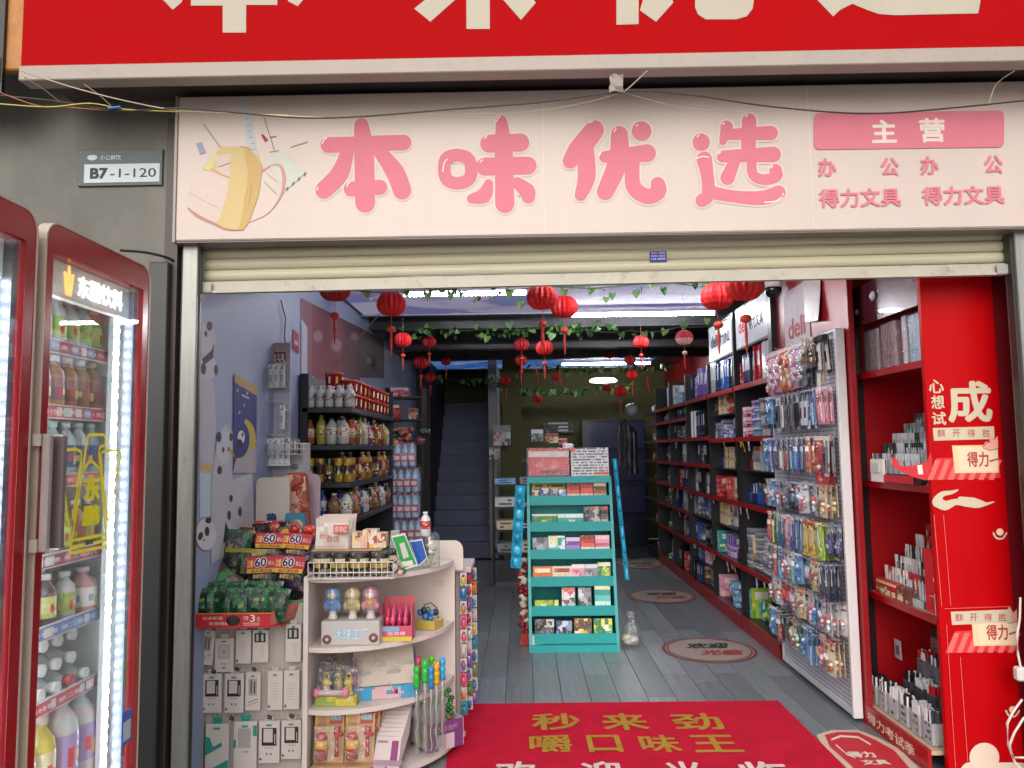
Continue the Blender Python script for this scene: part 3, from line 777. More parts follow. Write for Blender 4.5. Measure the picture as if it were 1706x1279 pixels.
CATS = {'binder': 'binder', 'notebook': 'notebook', 'box': 'box', 'tall box': 'box', 'stack of pads': 'notepads', 'clear case': 'case', 'pen cup': 'pen cup', 'bagged set': 'bagged goods', 'jar': 'jar'}
ONAME = {'binder': 'binder', 'notebook': 'notebook', 'box': 'box', 'tall box': 'box', 'stack of pads': 'pad_stack', 'clear case': 'storage_case', 'pen cup': 'pen_cup', 'bagged set': 'bagged_set', 'jar': 'jar'}
BAYS = ['nearest bay', 'second bay', 'third bay', 'fourth bay', 'fifth bay', 'farthest bay']
def fill(Xf, y0, y1, z, kinds, cols, where, seed, group, gap=.006, hmax=.4, lean=0, depthfn=None, maxn=40):
    r = random.Random(seed); y = y0; n = 0
    while n < maxn:
        kd = r.choice(kinds); cl = r.choice(cols); v = r.randint(0, 2)
        run = r.randint(3, 6) if kd in ('notebook', 'binder') else 1
        for _ in range(run):
            me, w, h = kit(kd, cl, v)
            if n >= maxn: return n
            if y + w > y1:
                if y + .03 > y1: return n
                kd = 'notebook'; me, w, h = kit(kd, cl, v)
                if y + w > y1: return n
            zz = z
            levels = 1
            if kd in ('box', 'clear case'): levels = max(1, min([3, 3, 2, 2, 1, 1][BAYS.index(where.split(', ')[-1]) if where.split(', ')[-1] in BAYS else 0], int(hmax / (h + .004)) - (r.random() < .3)))
            if h > hmax:
                sc_h = hmax / h
            else: sc_h = 1
            for lv in range(levels):
                lab = f"{cl} {kd}, {ORD[min(n, 29)]} from the front, {where}"
                if levels > 1: lab = f"{cl} {kd}, {ORD[lv]} up, {ORD[min(n,29)]} stack, {where}"
                o = put('card_box' if (kd == 'box' and 'fourth bay' in where or 'fifth bay' in where or 'farthest' in where) and kd in ('box', 'tall box') else ONAME[kd], me, None, (Xf + r.uniform(.0, .02), y + w / 2, zz), r.uniform(-.05, .05), label=lab, cat=CATS[kd], group=group)
                if sc_h != 1: o.scale = (1, 1, sc_h)
                if kd == 'notebook' and r.random() < .4: o.rotation_euler = (r.uniform(-.08, .0), 0, 0)
                zz += h + .002
            y += w + gap * r.uniform(.5, 1.8); n += 1
    return n

# ================================================================ right-hand shelving
DKSHELF = mat('black_shelf_metal', '#1d1e22', rough=.38, var=.2, vs=4)
DKBACK = mat('dark_shelf_back', '#2c2a30', rough=.6, var=.2, vs=4)
XS = 1.80
posts = [5.56, 6.52, 7.46, 8.48, 9.42, 10.4, 11.4]
for b in range(6):
    ya, yb = posts[b] + .02, posts[b + 1] - .02
    dist = ['nearest the pegboard', 'second from the pegboard', 'third from the pegboard', 'fourth from the pegboard', 'fifth from the pegboard', 'at the far end'][b]
    u = thing('shelf_unit', f'dark stationery shelving bay with red edges, {dist}', 'shelving', (XS, ya, 0), group='shelving bays along the right wall')
    MB().box(-.0, -.038, 0, .03, -.002, 2.62 if b < 2 else 2.3).obj('upright', DKSHELF, u)
    MB().box(.031, -.022, 0, .42, -.004, 2.62 if b < 2 else 2.3).obj('side_panel', DKBACK, u)
    MB().box(.42, -.002, 0, .432, yb - ya, 2.3).obj('back_panel', DKBACK, u)
    MB().box(-.01, 0, 0, .02, yb - ya, .1).obj('plinth', REDLAC if b < 5 else DKSHELF, u)
    zs = [.11, .525, 1.04, 1.575, 2.0] if b < 2 else [.11, .5, .8, 1.06, 1.33, 1.6, 1.83, 2.0] if b > 2 else [.11, .525, 1.04, 1.33, 1.6, 2.0]
    nm = {2: 'red'}
    for k, z in enumerate(zs):
        s = MB().box(.006, 0, z - .02, .418, yb - ya, z).obj('shelf', DKSHELF, u)
        MB().box(-.012, 0, z - .032, .0055, yb - ya, z + .006).obj('shelf_edge', REDLAC if b < 5 else DKSHELF, s)
    bayn = BAYS[b]
    L = yb - ya
    K = {  # what stands on each shelf of each bay
      0: [(['bagged set', 'bagged set', 'box'], ['teal', 'green', 'blue', 'lime', 'teal']), (['stack of pads', 'notebook', 'box'], ['white', 'white', 'cream', 'grey']),
          (['tall box', 'pen cup', 'notebook', 'bagged set'], ['white', 'red', 'navy', 'teal', 'blue', 'black']), (['clear case', 'clear case', 'box'], ['purple', 'light blue', 'white', 'pink']), (['binder', 'box', 'box'], ['red', 'white', 'white', 'navy'])],
      1: [(['bagged set', 'box'], ['blue', 'blue', 'pink', 'light blue']), (['notebook', 'pen cup', 'tall box', 'bagged set'], ['teal', 'navy', 'white', 'black', 'purple']),
          (['notebook', 'tall box', 'bagged set'], ['red', 'brown', 'cream', 'navy', 'white']), (['box', 'tall box', 'box'], ['blue', 'orange', 'navy', 'white']), (['binder', 'binder', 'notebook'], ['navy', 'navy', 'blue', 'grey'])],
    }
    for k, z in enumerate(zs):
        top = (zs[k + 1] if k + 1 < len(zs) else z + .36) - z - .05
        if (b, k) in ((0, 2), (1, 1), (1, 2), (1, 3), (2, 0), (2, 1)): top = .19
        where = f"{['bottom','second','third','fourth','fifth','sixth','seventh','eighth'][k]} shelf, {bayn}"
        if b in K: kinds, cols = K[b][k]
        elif k == len(zs) - 1: kinds, cols = [(['binder', 'notebook'], ['navy', 'blue', 'purple']), (['tall box', 'box'], ['blue', 'light blue', 'white']), (['tall box', 'notebook'], ['white', 'light blue', 'white']), (['box'], ['white', 'green', 'grey'])][b - 2]
        else: kinds, cols = (['notebook', 'box', 'tall box', 'bagged set', 'binder'] if b < 4 else ['box', 'tall box'], [['black', 'grey', 'blue', 'navy', 'white', 'brown'], ['navy', 'blue', 'red', 'black', 'grey', 'navy'], ['white', 'green', 'black', 'navy'], ['black', 'grey', 'cream']][b - 2])
        fill(XS + .11, ya + .03, yb - .03, z + .001, kinds, cols, where, 100 + b * 17 + k, 'stationery on the right-hand shelves', hmax=top, maxn=[26, 26, 18, 12, 9, 7][b])
        if b < 2 and k in (0, 1, 2, 3) and top > .34:   # a second tier stands behind
            fill(XS + .30, ya + .05, yb - .1, z + .001, ['tall box', 'box'], cols, where.replace('shelf', 'shelf rear').replace('nearest bay', 'bay by the pegboard'), 300 + b * 17 + k, 'stationery on the right-hand shelves', hmax=top, maxn=6)
    for k, z in ({0: [(2, 1.31)], 1: [(2, 1.31), (1, .79), (3, 1.80)], 2: [(0, .33), (1, .79)]}.get(b, [])):   # half-height risers
        MB().box(.03, 0, z - .012, .418, yb - ya, z).obj('riser', DKSHELF, u)
        fill(XS + .13, ya + .03, yb - .02, z + .001, ['tall box', 'notebook', 'bagged set', 'pen cup'], [['white', 'navy', 'red', 'light blue'], ['white', 'red', 'black', 'blue', 'cream'], ['grey', 'blue', 'black', 'pink']][b], f"riser over the {ORD[k]} shelf, {bayn}", 500 + b * 9 + k, 'stationery on the right-hand shelves', hmax=.19, maxn=20)
    if b < 4:   # tags and cards hanging from the shelf edges
        rt = random.Random(b + 70)
        for i in range(9 - b):
            z = rt.choice(zs[1:-1]) - .034; y = ya + rt.uniform(.05, .85); w = rt.uniform(.02, .045); h = rt.uniform(.03, .09); c = rt.choice(['white', 'yellow', 'white', 'pink', 'orange', 'light blue'])
            m = MB(); m.box(-.0015, -w / 2, -h, 0, w / 2, 0, PAL[c][0]); m.box(-.0025, -w * .3, -h * .7, -.0016, w * .3, -h * .4, PAL[c][1])
            m.obj('shelf_card', PRINT, loc=(XS - .0135, y, z), rot=(rt.uniform(-.2, .2), rt.uniform(-.3, 0), 0), label=f"small {c} card, {ORD[i]} of those hanging from shelf edges, {BAYS[b]}", cat='card', group='cards hanging from shelf edges')
# brand light boxes above the shelving
LITW = mat('sign_box_face', '#c6ccd2', rough=.25, var=.04, vs=2, emit=.12)
for (ya, yb, s1, s2, lab) in ((5.62, 6.48, 'deli', '得力文具', 'white header sign with red and black lettering nearest the pegboard'), (6.56, 7.42, 'deli', '得力办公', 'greyish header sign with lettering, second from the pegboard')):
    o = thing('header_sign', lab, 'sign', (XS + .02, ya, 2.3))
    MB().box(0, 0, 0, .04, yb - ya, .36, '#1c1d20', bev=.004).obj('sign_frame', PLASTIC, o)
    m = MB(); m.box(-.003, .02, .02, -.0003, yb - ya - .02, .34)
    m.obj('sign_face', LITW, o)
    m = MB(); w = yb - ya
    text(m, s1, (-.0042, w - .1, .13), -Y_, Z_, .24, .12, '#c01820' if ya < 6 else '#3a3c40', bold=.04)
    text(m, s2, (-.0042, w - .38, .12), -Y_, Z_, .38, .11, '#1e1f22', bold=.035)
    m.obj('lettering', PAPER, o)
MB().box(1.80, 5.505, 2.1, 2.2, 5.54, 2.79, '#15161a').obj('shelf_end_board', PLASTIC, label='black upright board between the red wall and the header signs', cat='board')

# ================================================================ pegboard with hanging packs
PX0 = 1.80
pegm = mat('perforated_board', '#c3c1cc', rough=.5, var=.04, vs=3)
nt = pegm.node_tree; N = nt.nodes; L_ = nt.links; b_ = N['Principled BSDF']
tc = N.new('ShaderNodeTexCoord'); vm = N.new('ShaderNodeVectorMath'); vm.operation = 'SCALE'; vm.inputs['Scale'].default_value = 1 / .025
L_.new(tc.outputs['Object'], vm.inputs[0])
fr_ = N.new('ShaderNodeVectorMath'); fr_.operation = 'FRACTION'; L_.new(vm.outputs[0], fr_.inputs[0])
sp = N.new('ShaderNodeSeparateXYZ'); L_.new(fr_.outputs[0], sp.inputs[0])
def absd(sock):
    a = N.new('ShaderNodeMath'); a.operation = 'SUBTRACT'; a.inputs[1].default_value = .5; L_.new(sock, a.inputs[0])
    c = N.new('ShaderNodeMath'); c.operation = 'ABSOLUTE'; L_.new(a.outputs[0], c.inputs[0]); return c.outputs[0]
ay, az = absd(sp.outputs[1]), absd(sp.outputs[2])
la = N.new('ShaderNodeMath'); la.operation = 'LESS_THAN'; la.inputs[1].default_value = .26; L_.new(ay, la.inputs[0])
lb = N.new('ShaderNodeMath'); lb.operation = 'LESS_THAN'; lb.inputs[1].default_value = .17; L_.new(az, lb.inputs[0])
an = N.new('ShaderNodeMath'); an.operation = 'MULTIPLY'; L_.new(la.outputs[0], an.inputs[0]); L_.new(lb.outputs[0], an.inputs[1])
src = b_.inputs['Base Color'].links[0].from_socket
mx = N.new('ShaderNodeMix'); mx.data_type = 'RGBA'; mx.inputs[7].default_value = (.05, .05, .06, 1)
L_.new(an.outputs[0], mx.inputs[0]); L_.new(src, mx.inputs[6]); L_.new(mx.outputs[2], b_.inputs['Base Color'])
peg = thing('pegboard', 'white perforated pegboard standing on the right, full of hanging packs', 'pegboard', (PX0, 4.34, 0))
MB().box(0, .03, .06, .02, 1.16, 2.15).obj('perforated_panel', pegm, peg)
WH = mat('white_frame_paint', '#cfcdd0', rough=.4, var=.06, vs=4, dirt=.15)
MB().box(-.02, 0, .02, .032, .029, 2.165, bev=.004).obj('frame_post', WH, peg)
MB().box(-.01, 1.161, .02, .032, 1.185, 2.165, bev=.003).obj('frame_post', WH, peg)
MB().box(-.01, .03, 2.151, .032, 1.16, 2.168, bev=.003).obj('frame_rail', WH, peg)
MB().box(-.01, .03, .02, .032, 1.16, .059, bev=.003).obj('frame_rail', WH, peg)

def pack_tree(kind, colr, seed):
    """a hanging pack: card (root), contents, film; hook hole at the origin, hanging down, facing -X"""
    r = random.Random(seed); p = PAL[colr]
    if kind == 'pen': w, h = .05, .2
    elif kind == 'long box': w, h = .055, .22
    elif kind == 'bag': w, h = .1, .17
    elif kind == 'big bag': w, h = .15, .27
    elif kind == 'scissors': w, h = .085, .2
    elif kind == 'tape': w, h = .085, .15
    elif kind == 'bottle': w, h = .06, .15
    else: w, h = .075, .17
    c = MB()
    c.box(.001, -w / 2, -h, .0022, w / 2, .015, p[0] if kind != 'long box' else p[4])
    c.art((-.0002, w / 2 - .001, -h + .001 if kind in ('long box',) else -.035), -Y_, Z_, w - .002, h + .01 if kind == 'long box' else .048, p, r, 'book' if kind == 'long box' else 'pack', 4, 9 if kind == 'long box' else 4)
    card = put('hanging_pack', c.mesh('hanging_pack', PRINT))
    m = MB()
    if kind == 'pen':
        n = r.choice([2, 3, 4])
        for q in range(n):
            y = (q - (n - 1) / 2) * w / n * .9; cc = r.choice([p[0], p[2], p[3]])
            m.tube([(-.008, y, -h + .015), (-.008, y, -.06)], .0055, 6, cc); m.tube([(-.009, y, -.075), (-.009, y, -.045)], .0062, 6, p[4])
    elif kind == 'long box':
        m.box(-.016, -w * .3, -h + .02, -.0008, w * .3, -.05, p[4], bev=.003); m.box(-.0175, -w * .14, -h * .7, -.0163, w * .14, -h * .4, '#16171c')
    elif kind == 'scissors':
        for sy in (-1, 1):
            m.tube([(-.008, sy * .006, -.02), (-.008, -sy * .004, -.11)], [.001, .005], 5, '#b0b4ba')
            m.tube([(-.008, sy * (.004 + .018 * math.sin(a)), -.15 + .028 * math.cos(a)) for a in [k * math.pi / 5 for k in range(11)]], .005, 5, p[0])
    elif kind == 'tape':
        for q in range(2):
            m.tube([(-.012 - .01 * q, .03 * math.cos(a), -.09 + .03 * math.sin(a)) for a in [k * math.pi / 6 for k in range(13)]], .009, 6, [p[0], p[2]][q])
    elif kind == 'bottle':
        m.lathe([(.018, -.13), (.02, -.12), (.02, -.06), (.01, -.045), (.009, -.03)], 10, c=(-.022, 0, 0), cols=[p[0], p[2], p[0], p[1]], col=p[1])
    elif kind in ('bag', 'big bag'):
        nn = 7 if kind == 'bag' else 10
        for q in range(nn):
            y, z = r.uniform(-w * .33, w * .33), -h + .03 + (h - .085) * q / nn
            m.ball((-.014, y, z), .012, w * r.uniform(.1, .2), h * r.uniform(.05, .1), r.choice([p[0], p[1], p[2], p[3]]), n=7, m=5)
    else:
        m.box(-.02, -w * .32, -h + .02, -.002, w * .32, -.07, p[2], bev=.006); m.box(-.024, -w * .2, -h + .05, -.0202, w * .2, -.1, p[3], bev=.002)
    m.obj('contents', GLOSS, card)
    if kind != 'long box':
        f = MB(); n = 4
        dp = .03 if kind != 'bottle' else .048
        gg = [(-dp * (math.sin(math.pi * min(1, max(0, i / n))) ** .5) * (math.sin(math.pi * (.06 + .9 * j / 5)) ** .5) - .001, (i / n - .5) * -w, -h + .002 + (h - .035) * j / 5) for j in range(6) for i in range(n + 1)]
        f.add(gg, [(j * (n + 1) + i, j * (n + 1) + i + 1, (j + 1) * (n + 1) + i + 1, (j + 1) * (n + 1) + i) for j in range(5) for i in range(n)], smooth=True)
        f.obj('clear_film', CLEAR, card)
    return card, w, h
PTREE = {}
def hang(kind, colr, v, loc, rz, lab, group='packs hanging on the pegboard', cat='pack', tilt=0):
    k = (kind, colr, v)
    if k not in PTREE:
        PTREE[k] = pack_tree(kind, colr, v * 13 + len(colr)); o = PTREE[k][0]
    else: o = copy_tree(PTREE[k][0])
    o.location = loc; o.rotation_euler = (tilt, 0, rz)
    o['label'] = lab; o['category'] = cat; o['group'] = group
    return PTREE[k][1]
ROWS = [ # hook z, kinds, colours
 (2.14, [('big bag', 'pink'), ('big bag', 'pink'), ('big bag', 'orange'), ('big bag', 'pink'), ('big bag', 'grey'), ('bag', 'brown'), ('long box', 'black')]),
 (1.83, [('long box', 'light blue'), ('bag', 'light blue'), ('long box', 'white'), ('long box', 'black'), ('long box', 'white'), ('long box', 'white'), ('long box', 'grey'), ('long box', 'black'), ('long box', 'navy'), ('long box', 'navy'), ('pen', 'light blue'), ('pen', 'pink')]),
 (1.55, [('bag', 'light blue'), ('pen', 'purple'), ('pen', 'navy'), ('pen', 'white'), ('long box', 'white'), ('pen', 'light blue'), ('pen', 'blue'), ('long box', 'blue'), ('pen', 'orange'), ('big bag', 'red'), ('long box', 'white')]),
 (1.27, [('bag', 'white'), ('bag', 'light blue'), ('bag', 'white'), ('box pack', 'navy'), ('bottle', 'black'), ('bottle', 'light blue'), ('bag', 'white'), ('box pack', 'black'), ('bag', 'white'), ('bag', 'cream')]),
 (1.05, [('pen', 'red'), ('pen', 'green'), ('scissors', 'teal'), ('scissors', 'blue'), ('scissors', 'pink'), ('scissors', 'blue'), ('scissors', 'light blue'), ('scissors', 'light blue'), ('scissors', 'yellow'), ('scissors', 'yellow'), ('scissors', 'lime'), ('box pack', 'navy')]),
 (.83, [('bag', 'grey'), ('pen', 'red'), ('pen', 'light blue'), ('bag', 'white'), ('bag', 'white'), ('pen', 'teal'), ('bag', 'light blue'), ('tape', 'white'), ('tape', 'pink'), ('bag', 'cream'), ('scissors', 'navy'), ('scissors', 'navy')]),
 (.62, [('bag', 'white'), ('bag', 'white'), ('tape', 'red'), ('tape', 'pink'), ('tape', 'white'), ('bag', 'white'), ('bag', 'cream'), ('tape', 'white'), ('bag', 'white'), ('bag', 'light blue'), ('bag', 'white'), ('bag', 'white')]),
 (.40, [('bag', 'light blue'), ('pen', 'black'), ('box pack', 'black'), ('tape', 'white'), ('bag', 'cream'), ('bag', 'teal'), ('bag', 'light blue'), ('pen', 'light blue'), ('tape', 'orange'), ('bag', 'pink'), ('bag', 'cream')]),
]
hk = MB()
hk.tube([(0.0, 0, 0), (-.11, 0, -.002), (-.125, 0, .008)], .0022, 5, '#b4b4b8')
hkm = hk.mesh('hook', PLASTIC)
rr = random.Random(11)
for ri, (hz, items) in enumerate(ROWS):
    n = len(items)
    for i, (kd, cl) in enumerate(items):      # listed from the far end to the near end
        y = 5.44 - (i + .5) * (1.06 / n)
        put('hook', hkm, peg, (0, y - 4.34, hz))
        nd = 3 if kd in ('pen', 'scissors', 'bag') else 2
        for d in range(nd):
            hang(kd, cl, rr.randint(0, 1), (PX0 - .03 - d * .034, y + rr.uniform(-.006, .006), hz - .006), rr.uniform(-.28, .28),
                 f"{cl} {'bagged pack' if kd in ('bag','big bag') else 'pack with '+kd if kd in ('scissors','tape','bottle') else kd+' pack'}, {ORD[i]} in the {ORD[ri]} pegboard row, {['behind','middle','outermost'][d] if nd==3 else ['behind','in front'][d]}", tilt=rr.uniform(-.12, .06))
# hammer on the top row
hm = thing('hammer', 'hammer with pale wooden handle hanging at the top near corner of the pegboard', 'hammer', (PX0 - .06, 4.46, 2.12))
MB().tube([(0, 0, 0), (.01, .005, -.25)], [.013, .015], 8, '#b89a78').obj('handle', PLASTIC, hm)
m = MB(); m.box(-.017, -.07, -.02, .017, .06, .02, '#2a2c30', bev=.006); m.obj('hammer_head', GLOSS, hm)
MB().box(-.02, -.022, -.28, -.016, .022, -.2, '#d0d0cc').obj('price_tag', PAPER, hm)

# papers and poster on the red board above
pp_ = thing('paper_notice', 'curled pale paper notice taped high on the red board', 'notice', (1.838, 4.78, 2.35))
m = MB(); gq = [(-.004 - .03 * (1 - j / 4) ** 2 * (i / 4), .16 - .30 * i / 4, -.06 + .40 * j / 4 - (.03 * i / 4)) for j in range(5) for i in range(5)]
m.add(gq, [(j * 5 + i, j * 5 + i + 1, j * 5 + i + 6, j * 5 + i + 5) for j in range(4) for i in range(4)], '#b0a49c', smooth=True); m.obj('sheet', PRINT, pp_)
m = MB(); m.box(-.003, -.26, -.12, 0, .2, .26, '#c8bcc0')
text(m, 'deli', (-.0042, .13, -.08), -Y_, Z_, .32, .14, '#a83a44', bold=.03)
m.obj('brand_sheet', PAPER, loc=(1.838, 5.12, 2.30), label='pale sheet with red lettering behind the curled notice', cat='poster')

# dome camera
dc = thing('dome_camera', 'white dome security camera with black ball above the pegboard', 'security camera', (1.76, 5.3, 2.60))
m = MB(); m.lathe([(.062, .0), (.066, .03), (.05, .075)], 16, col='#cfcac4'); m.obj('housing', PLASTIC, dc)
m = MB(); m.ball((0, 0, -.015), .058, .058, .06, '#0c0c0e', n=14, m=9); m.obj('lens_ball', GLOSS, dc)
m = MB(); m.tube([(.05, 0, .04), (.085, .0, .06), (.085, 0, .19)], .008, 6, '#b8b4b0'); m.obj('cable_arm', PLASTIC, dc)

# ================================================================ red exam display cabinet
CX0, CX1, CY0, CY1 = 1.93, 2.40, 3.66, 4.46
cab = thing('display_cabinet', 'tall red display cabinet with shelves beside the front panel', 'cabinet', (CX0, CY0, 0))
W = CX1 - CX0; Ln = CY1 - CY0
REDIN = mat('red_cabinet_inside', '#a00a14', rough=.35, var=.06, vs=3)
MB().box(0, Ln - .02, 0, W, Ln, 2.78).obj('side_panel', REDIN, cab)
MB().box(W - .01, 0.0, 0, W, Ln - .021, 2.78).obj('back_panel', REDIN, cab)
MB().box(0.035, .002, 0, W - .011, .02, 2.78).obj('side_panel', REDIN, cab)
MB().box(-.003, Ln - .035, 0, .03, Ln + .002, 2.4, '#1c1416').obj('corner_post', PLASTIC, cab)
MB().box(-.02, Ln + .004, 0, .0, Ln + .09, 2.78).obj('red_stile', REDLAC, cab)
BEI = mat('beige_shelf_board', '#b49a80', rough=.5, var=.1, vs=6, aniso=(1, 6, 1))
for z, bei in ((1.90, 0), (1.30, 0), (.69, 1), (.10, 1)):
    bx0 = -.075 if z < .2 else .006
    s = MB().box(bx0, .022, z - .02, W - .012, Ln - .037, z).obj('shelf', BEI if bei or z < 1.5 else REDLAC, cab)
    MB().box(bx0 - .018, .022, z - (.03 if z > .2 else .10), bx0 - .0005, Ln - .037, z + .004).obj('shelf_edge', REDLAC, s)
m = MB(); text(m, '得力考试季', (-.0945, Ln - .16, .02), -Y_, Z_, .5, .055, '#d8c0a8', bold=.02)
m.obj('base_lettering', PAPER, cab)
# flap of the upper drawer front
fl_ = MB().box(-.004, .022, 2.175, .01, Ln - .037, 2.4).obj('drawer_front', mat('maroon_gloss', '#4a1a24', rough=.25, var=.15, vs=3, coat=.1), cab)
m = MB()
for yy in (.14, .66): m.lathe([(.028, 0), (.03, .01), (.02, .016)], 12, col='#c8c4c8'); 
m = MB(); m.M = Matrix.Translation((-.006, .5, 2.31)) @ Matrix.Rotation(R(-90), 4, 'Y'); m.lathe([(.026, 0), (.028, .008), (.012, .018)], 14, col='#c8c4cc'); m.obj('knob', GLOSS, fl_)
m = MB(); m.M = Matrix.Translation((-.006, .71, 2.26)) @ Matrix.Rotation(R(-90), 4, 'Y'); m.lathe([(.016, 0), (.018, .006), (.008, .012)], 12, col='#a8949c'); m.obj('knob', GLOSS, fl_)

# bagged blocks on the cabinet's top shelf
for i, (y, w, h, cl, lab) in enumerate([(4.30, .17, .24, 'pink', 'bagged greyish pink pack at the far end of the cabinet top shelf'), (4.10, .17, .25, 'pink', 'bagged pink printed pack in the middle of the cabinet top shelf'), (3.93, .04, .258, 'white', 'pale upright folder on the cabinet top shelf'), (3.83, .1, .25, 'light blue', 'bagged pale blue pack at the near end of the cabinet top shelf')]):
    r = random.Random(50 + i); m = MB(); p = PAL['grey'] if i == 0 else PAL[cl]
    m.box(0, -w / 2, 0, .16, w / 2, h, ['#9a8486', '#a88488', '#c8b8bc', '#a8bcc8'][i], bev=.006)
    o = m.obj('bagged_block', POUCH, loc=(CX0 + .03, y, 1.902), label=lab, cat='pack', rz=r.uniform(-.05, .05))
    f = MB(); f.box(-.006, -w / 2 - .005, .0, .164, w / 2 + .005, h + .012, bev=.012); f.obj('clear_bag', CLEAR, o)

# tiers of pens: acrylic steps, each row of pens one part of the stand
def pen_tier(name, lab, loc, w, tiers, cols, seed, ph=.12, cap=None):
    r = random.Random(seed)
    o = thing(name, lab, 'pen display', loc)
    base = MB()
    for t in range(tiers):
        base.box(.06 * t, -w / 2, 0, .06 * t + .058, w / 2, .03 + .055 * t, bev=.002)
    base.obj('stepped_tray', ACRYL, o)
    for t in range(tiers):
        m = MB(); y = -w / 2 + .008; cc = r.choice(cols)
        while y < w / 2 - .008:
            if r.random() < .25: cc = r.choice(cols)
            x = .06 * t + .03 + r.uniform(-.004, .004); z0 = .032 + .055 * t
            m.tube([(x, y, z0), (x + r.uniform(-.004, .004), y + r.uniform(-.003, .003), z0 + ph * .8)], .0042, 5, '#b8bcc0' if r.random() < .6 else cc)
            m.tube([(x, y, z0 + ph * .7), (x, y, z0 + ph)], .005, 5, cc)
            y += .0118
        po = m.obj('pen_row', PLASTIC, o); po['kind'] = 'stuff'
        bx = MB()
        for q in range(int(w / .075)):
            y0 = -w / 2 + q * .075 + .002
            bx.box(.06 * t - .001, y0, .0 + .055 * t + .001, .06 * t + .006, y0 + .07, .055 * t + .036, r.choice(['#b8bcc0', '#d8d8d4', '#8a9094', '#3c4046']))
        bo = bx.obj('label_strip', PRINT, o); bo['kind'] = 'stuff'
    return o
pen_tier('pen_display', 'clear stepped stand of pens on the upper cabinet shelf', (CX0 + .02, 4.14, 1.302), .52, 6, ['#2a2c30', '#c8ccd0', '#5a6268', '#8a9298'], 1)
pen_tier('pen_display', 'clear stand of red and white pens on the middle cabinet shelf', (CX0 + .03, 4.12, .692), .46, 6, ['#a02028', '#d8d4d0', '#1c1c20', '#c8b8b0'], 2)
# top block on tier
for i, (y, z, lab) in enumerate([(3.93, 1.86 - .12, 'small stack of grey cards on the back of the pen stand'),]):
    m = MB(); 
    for k in range(9): m.box(0, -.07, k * .018, .05, .07, k * .018 + .014, ['#8c7c74', '#b8b0a8', '#4c4a4c'][k % 3])
    m.obj('card_stack', PRINT, loc=(CX0 + .27, y, z - .1), label=lab, cat='cards')
# paper flags and dark tray
m = MB(); m.box(0, -.22, 0, .03, .2, .045, '#18100f', bev=.004); m.box(-.012, -.16, .002, -.002, .2, .04, '#b8182a'); m.box(-.014, .13, .0, -.001, .27, .12, '#d6cec6'); m.box(-.02, .16, .05, -.015, .26, .10, '#b8baba')
m.obj('price_card_holder', PAPER, loc=(CX0 - .03, 3.95, 1.306), label='price card holder with white cards on the upper cabinet shelf edge', cat='card holder')
# orange brown bag and hook goods high in the middle bay
m = MB(); m.ball((0, 0, .09), .05, .07, .1, '#a0562c'); m.obj('brown_pouch', POUCH, loc=(CX0 + .24, 3.86, .96), label='orange brown pouch behind the pens on the middle cabinet shelf', cat='pouch')
# red cardboard magazine holder and pen box
m = MB(); m.prism([(-.09, 0), (.09, 0), (.09, .3), (.02, .3), (-.09, .12)], -.045, .045, 'x', '#c4141e'); m.box(-.06, -.05, .08, -.046, .03, .0815, '#e0b060')
m.ball((-.046, .0, .16), .002, .012, .012, '#d0b070')
m.obj('cardboard_holder', PAPER, loc=(CX0 + .08, 3.78, .692), label='red cardboard holder on the near end of the middle cabinet shelf', cat='holder')
m = MB(); m.box(-.03, -.12, 0, .03, .12, .08, '#b41c24', bev=.002); m.art((-.0305, .118, .004), -Y_, Z_, .236, .07, ['#b41c24', '#d8c890', '#4a8a3c', '#d8d0c0', '#d8c8a0'], random.Random(4), 'pack', 12, 5)
m.obj('red_carton', PRINT, loc=(CX0 + .045, 4.24, .692), label='low red printed carton at the far end of the middle cabinet shelf', cat='carton')
m = MB(); m.box(-.03, -.07, 0, .03, .07, .075, '#6a4038', bev=.002); m.art((-.0305, .068, .004), -Y_, Z_, .136, .066, ['#6a3830', '#c8b8a0', '#9a6a50', '#d8d0c0', '#d8c8a0'], random.Random(5), 'busy', 10, 5)
m.obj('brown_carton', PRINT, loc=(CX0 + .045, 4.06, .692), label='brown printed carton beside the low red carton', cat='carton')
m = MB(); m.box(-.03, -.035, 0, .03, .035, .1, '#a8c0cc', bev=.003)
for k in range(5): m.tube([(-.02 + k * .008, -.02 + k * .01, .08), (-.03 + k * .008, -.02 + k * .011, .2 + .01 * k)], .005, 5, ['#7aa8d0', '#d8dce0', '#5a8ac0', '#c8d0d8', '#90b0d0'][k])
m.obj('pen_cup', PLASTIC, loc=(CX0 + .04, 3.71, .693), label='pale blue cup of pens at the near end of the middle cabinet shelf', cat='pen cup')

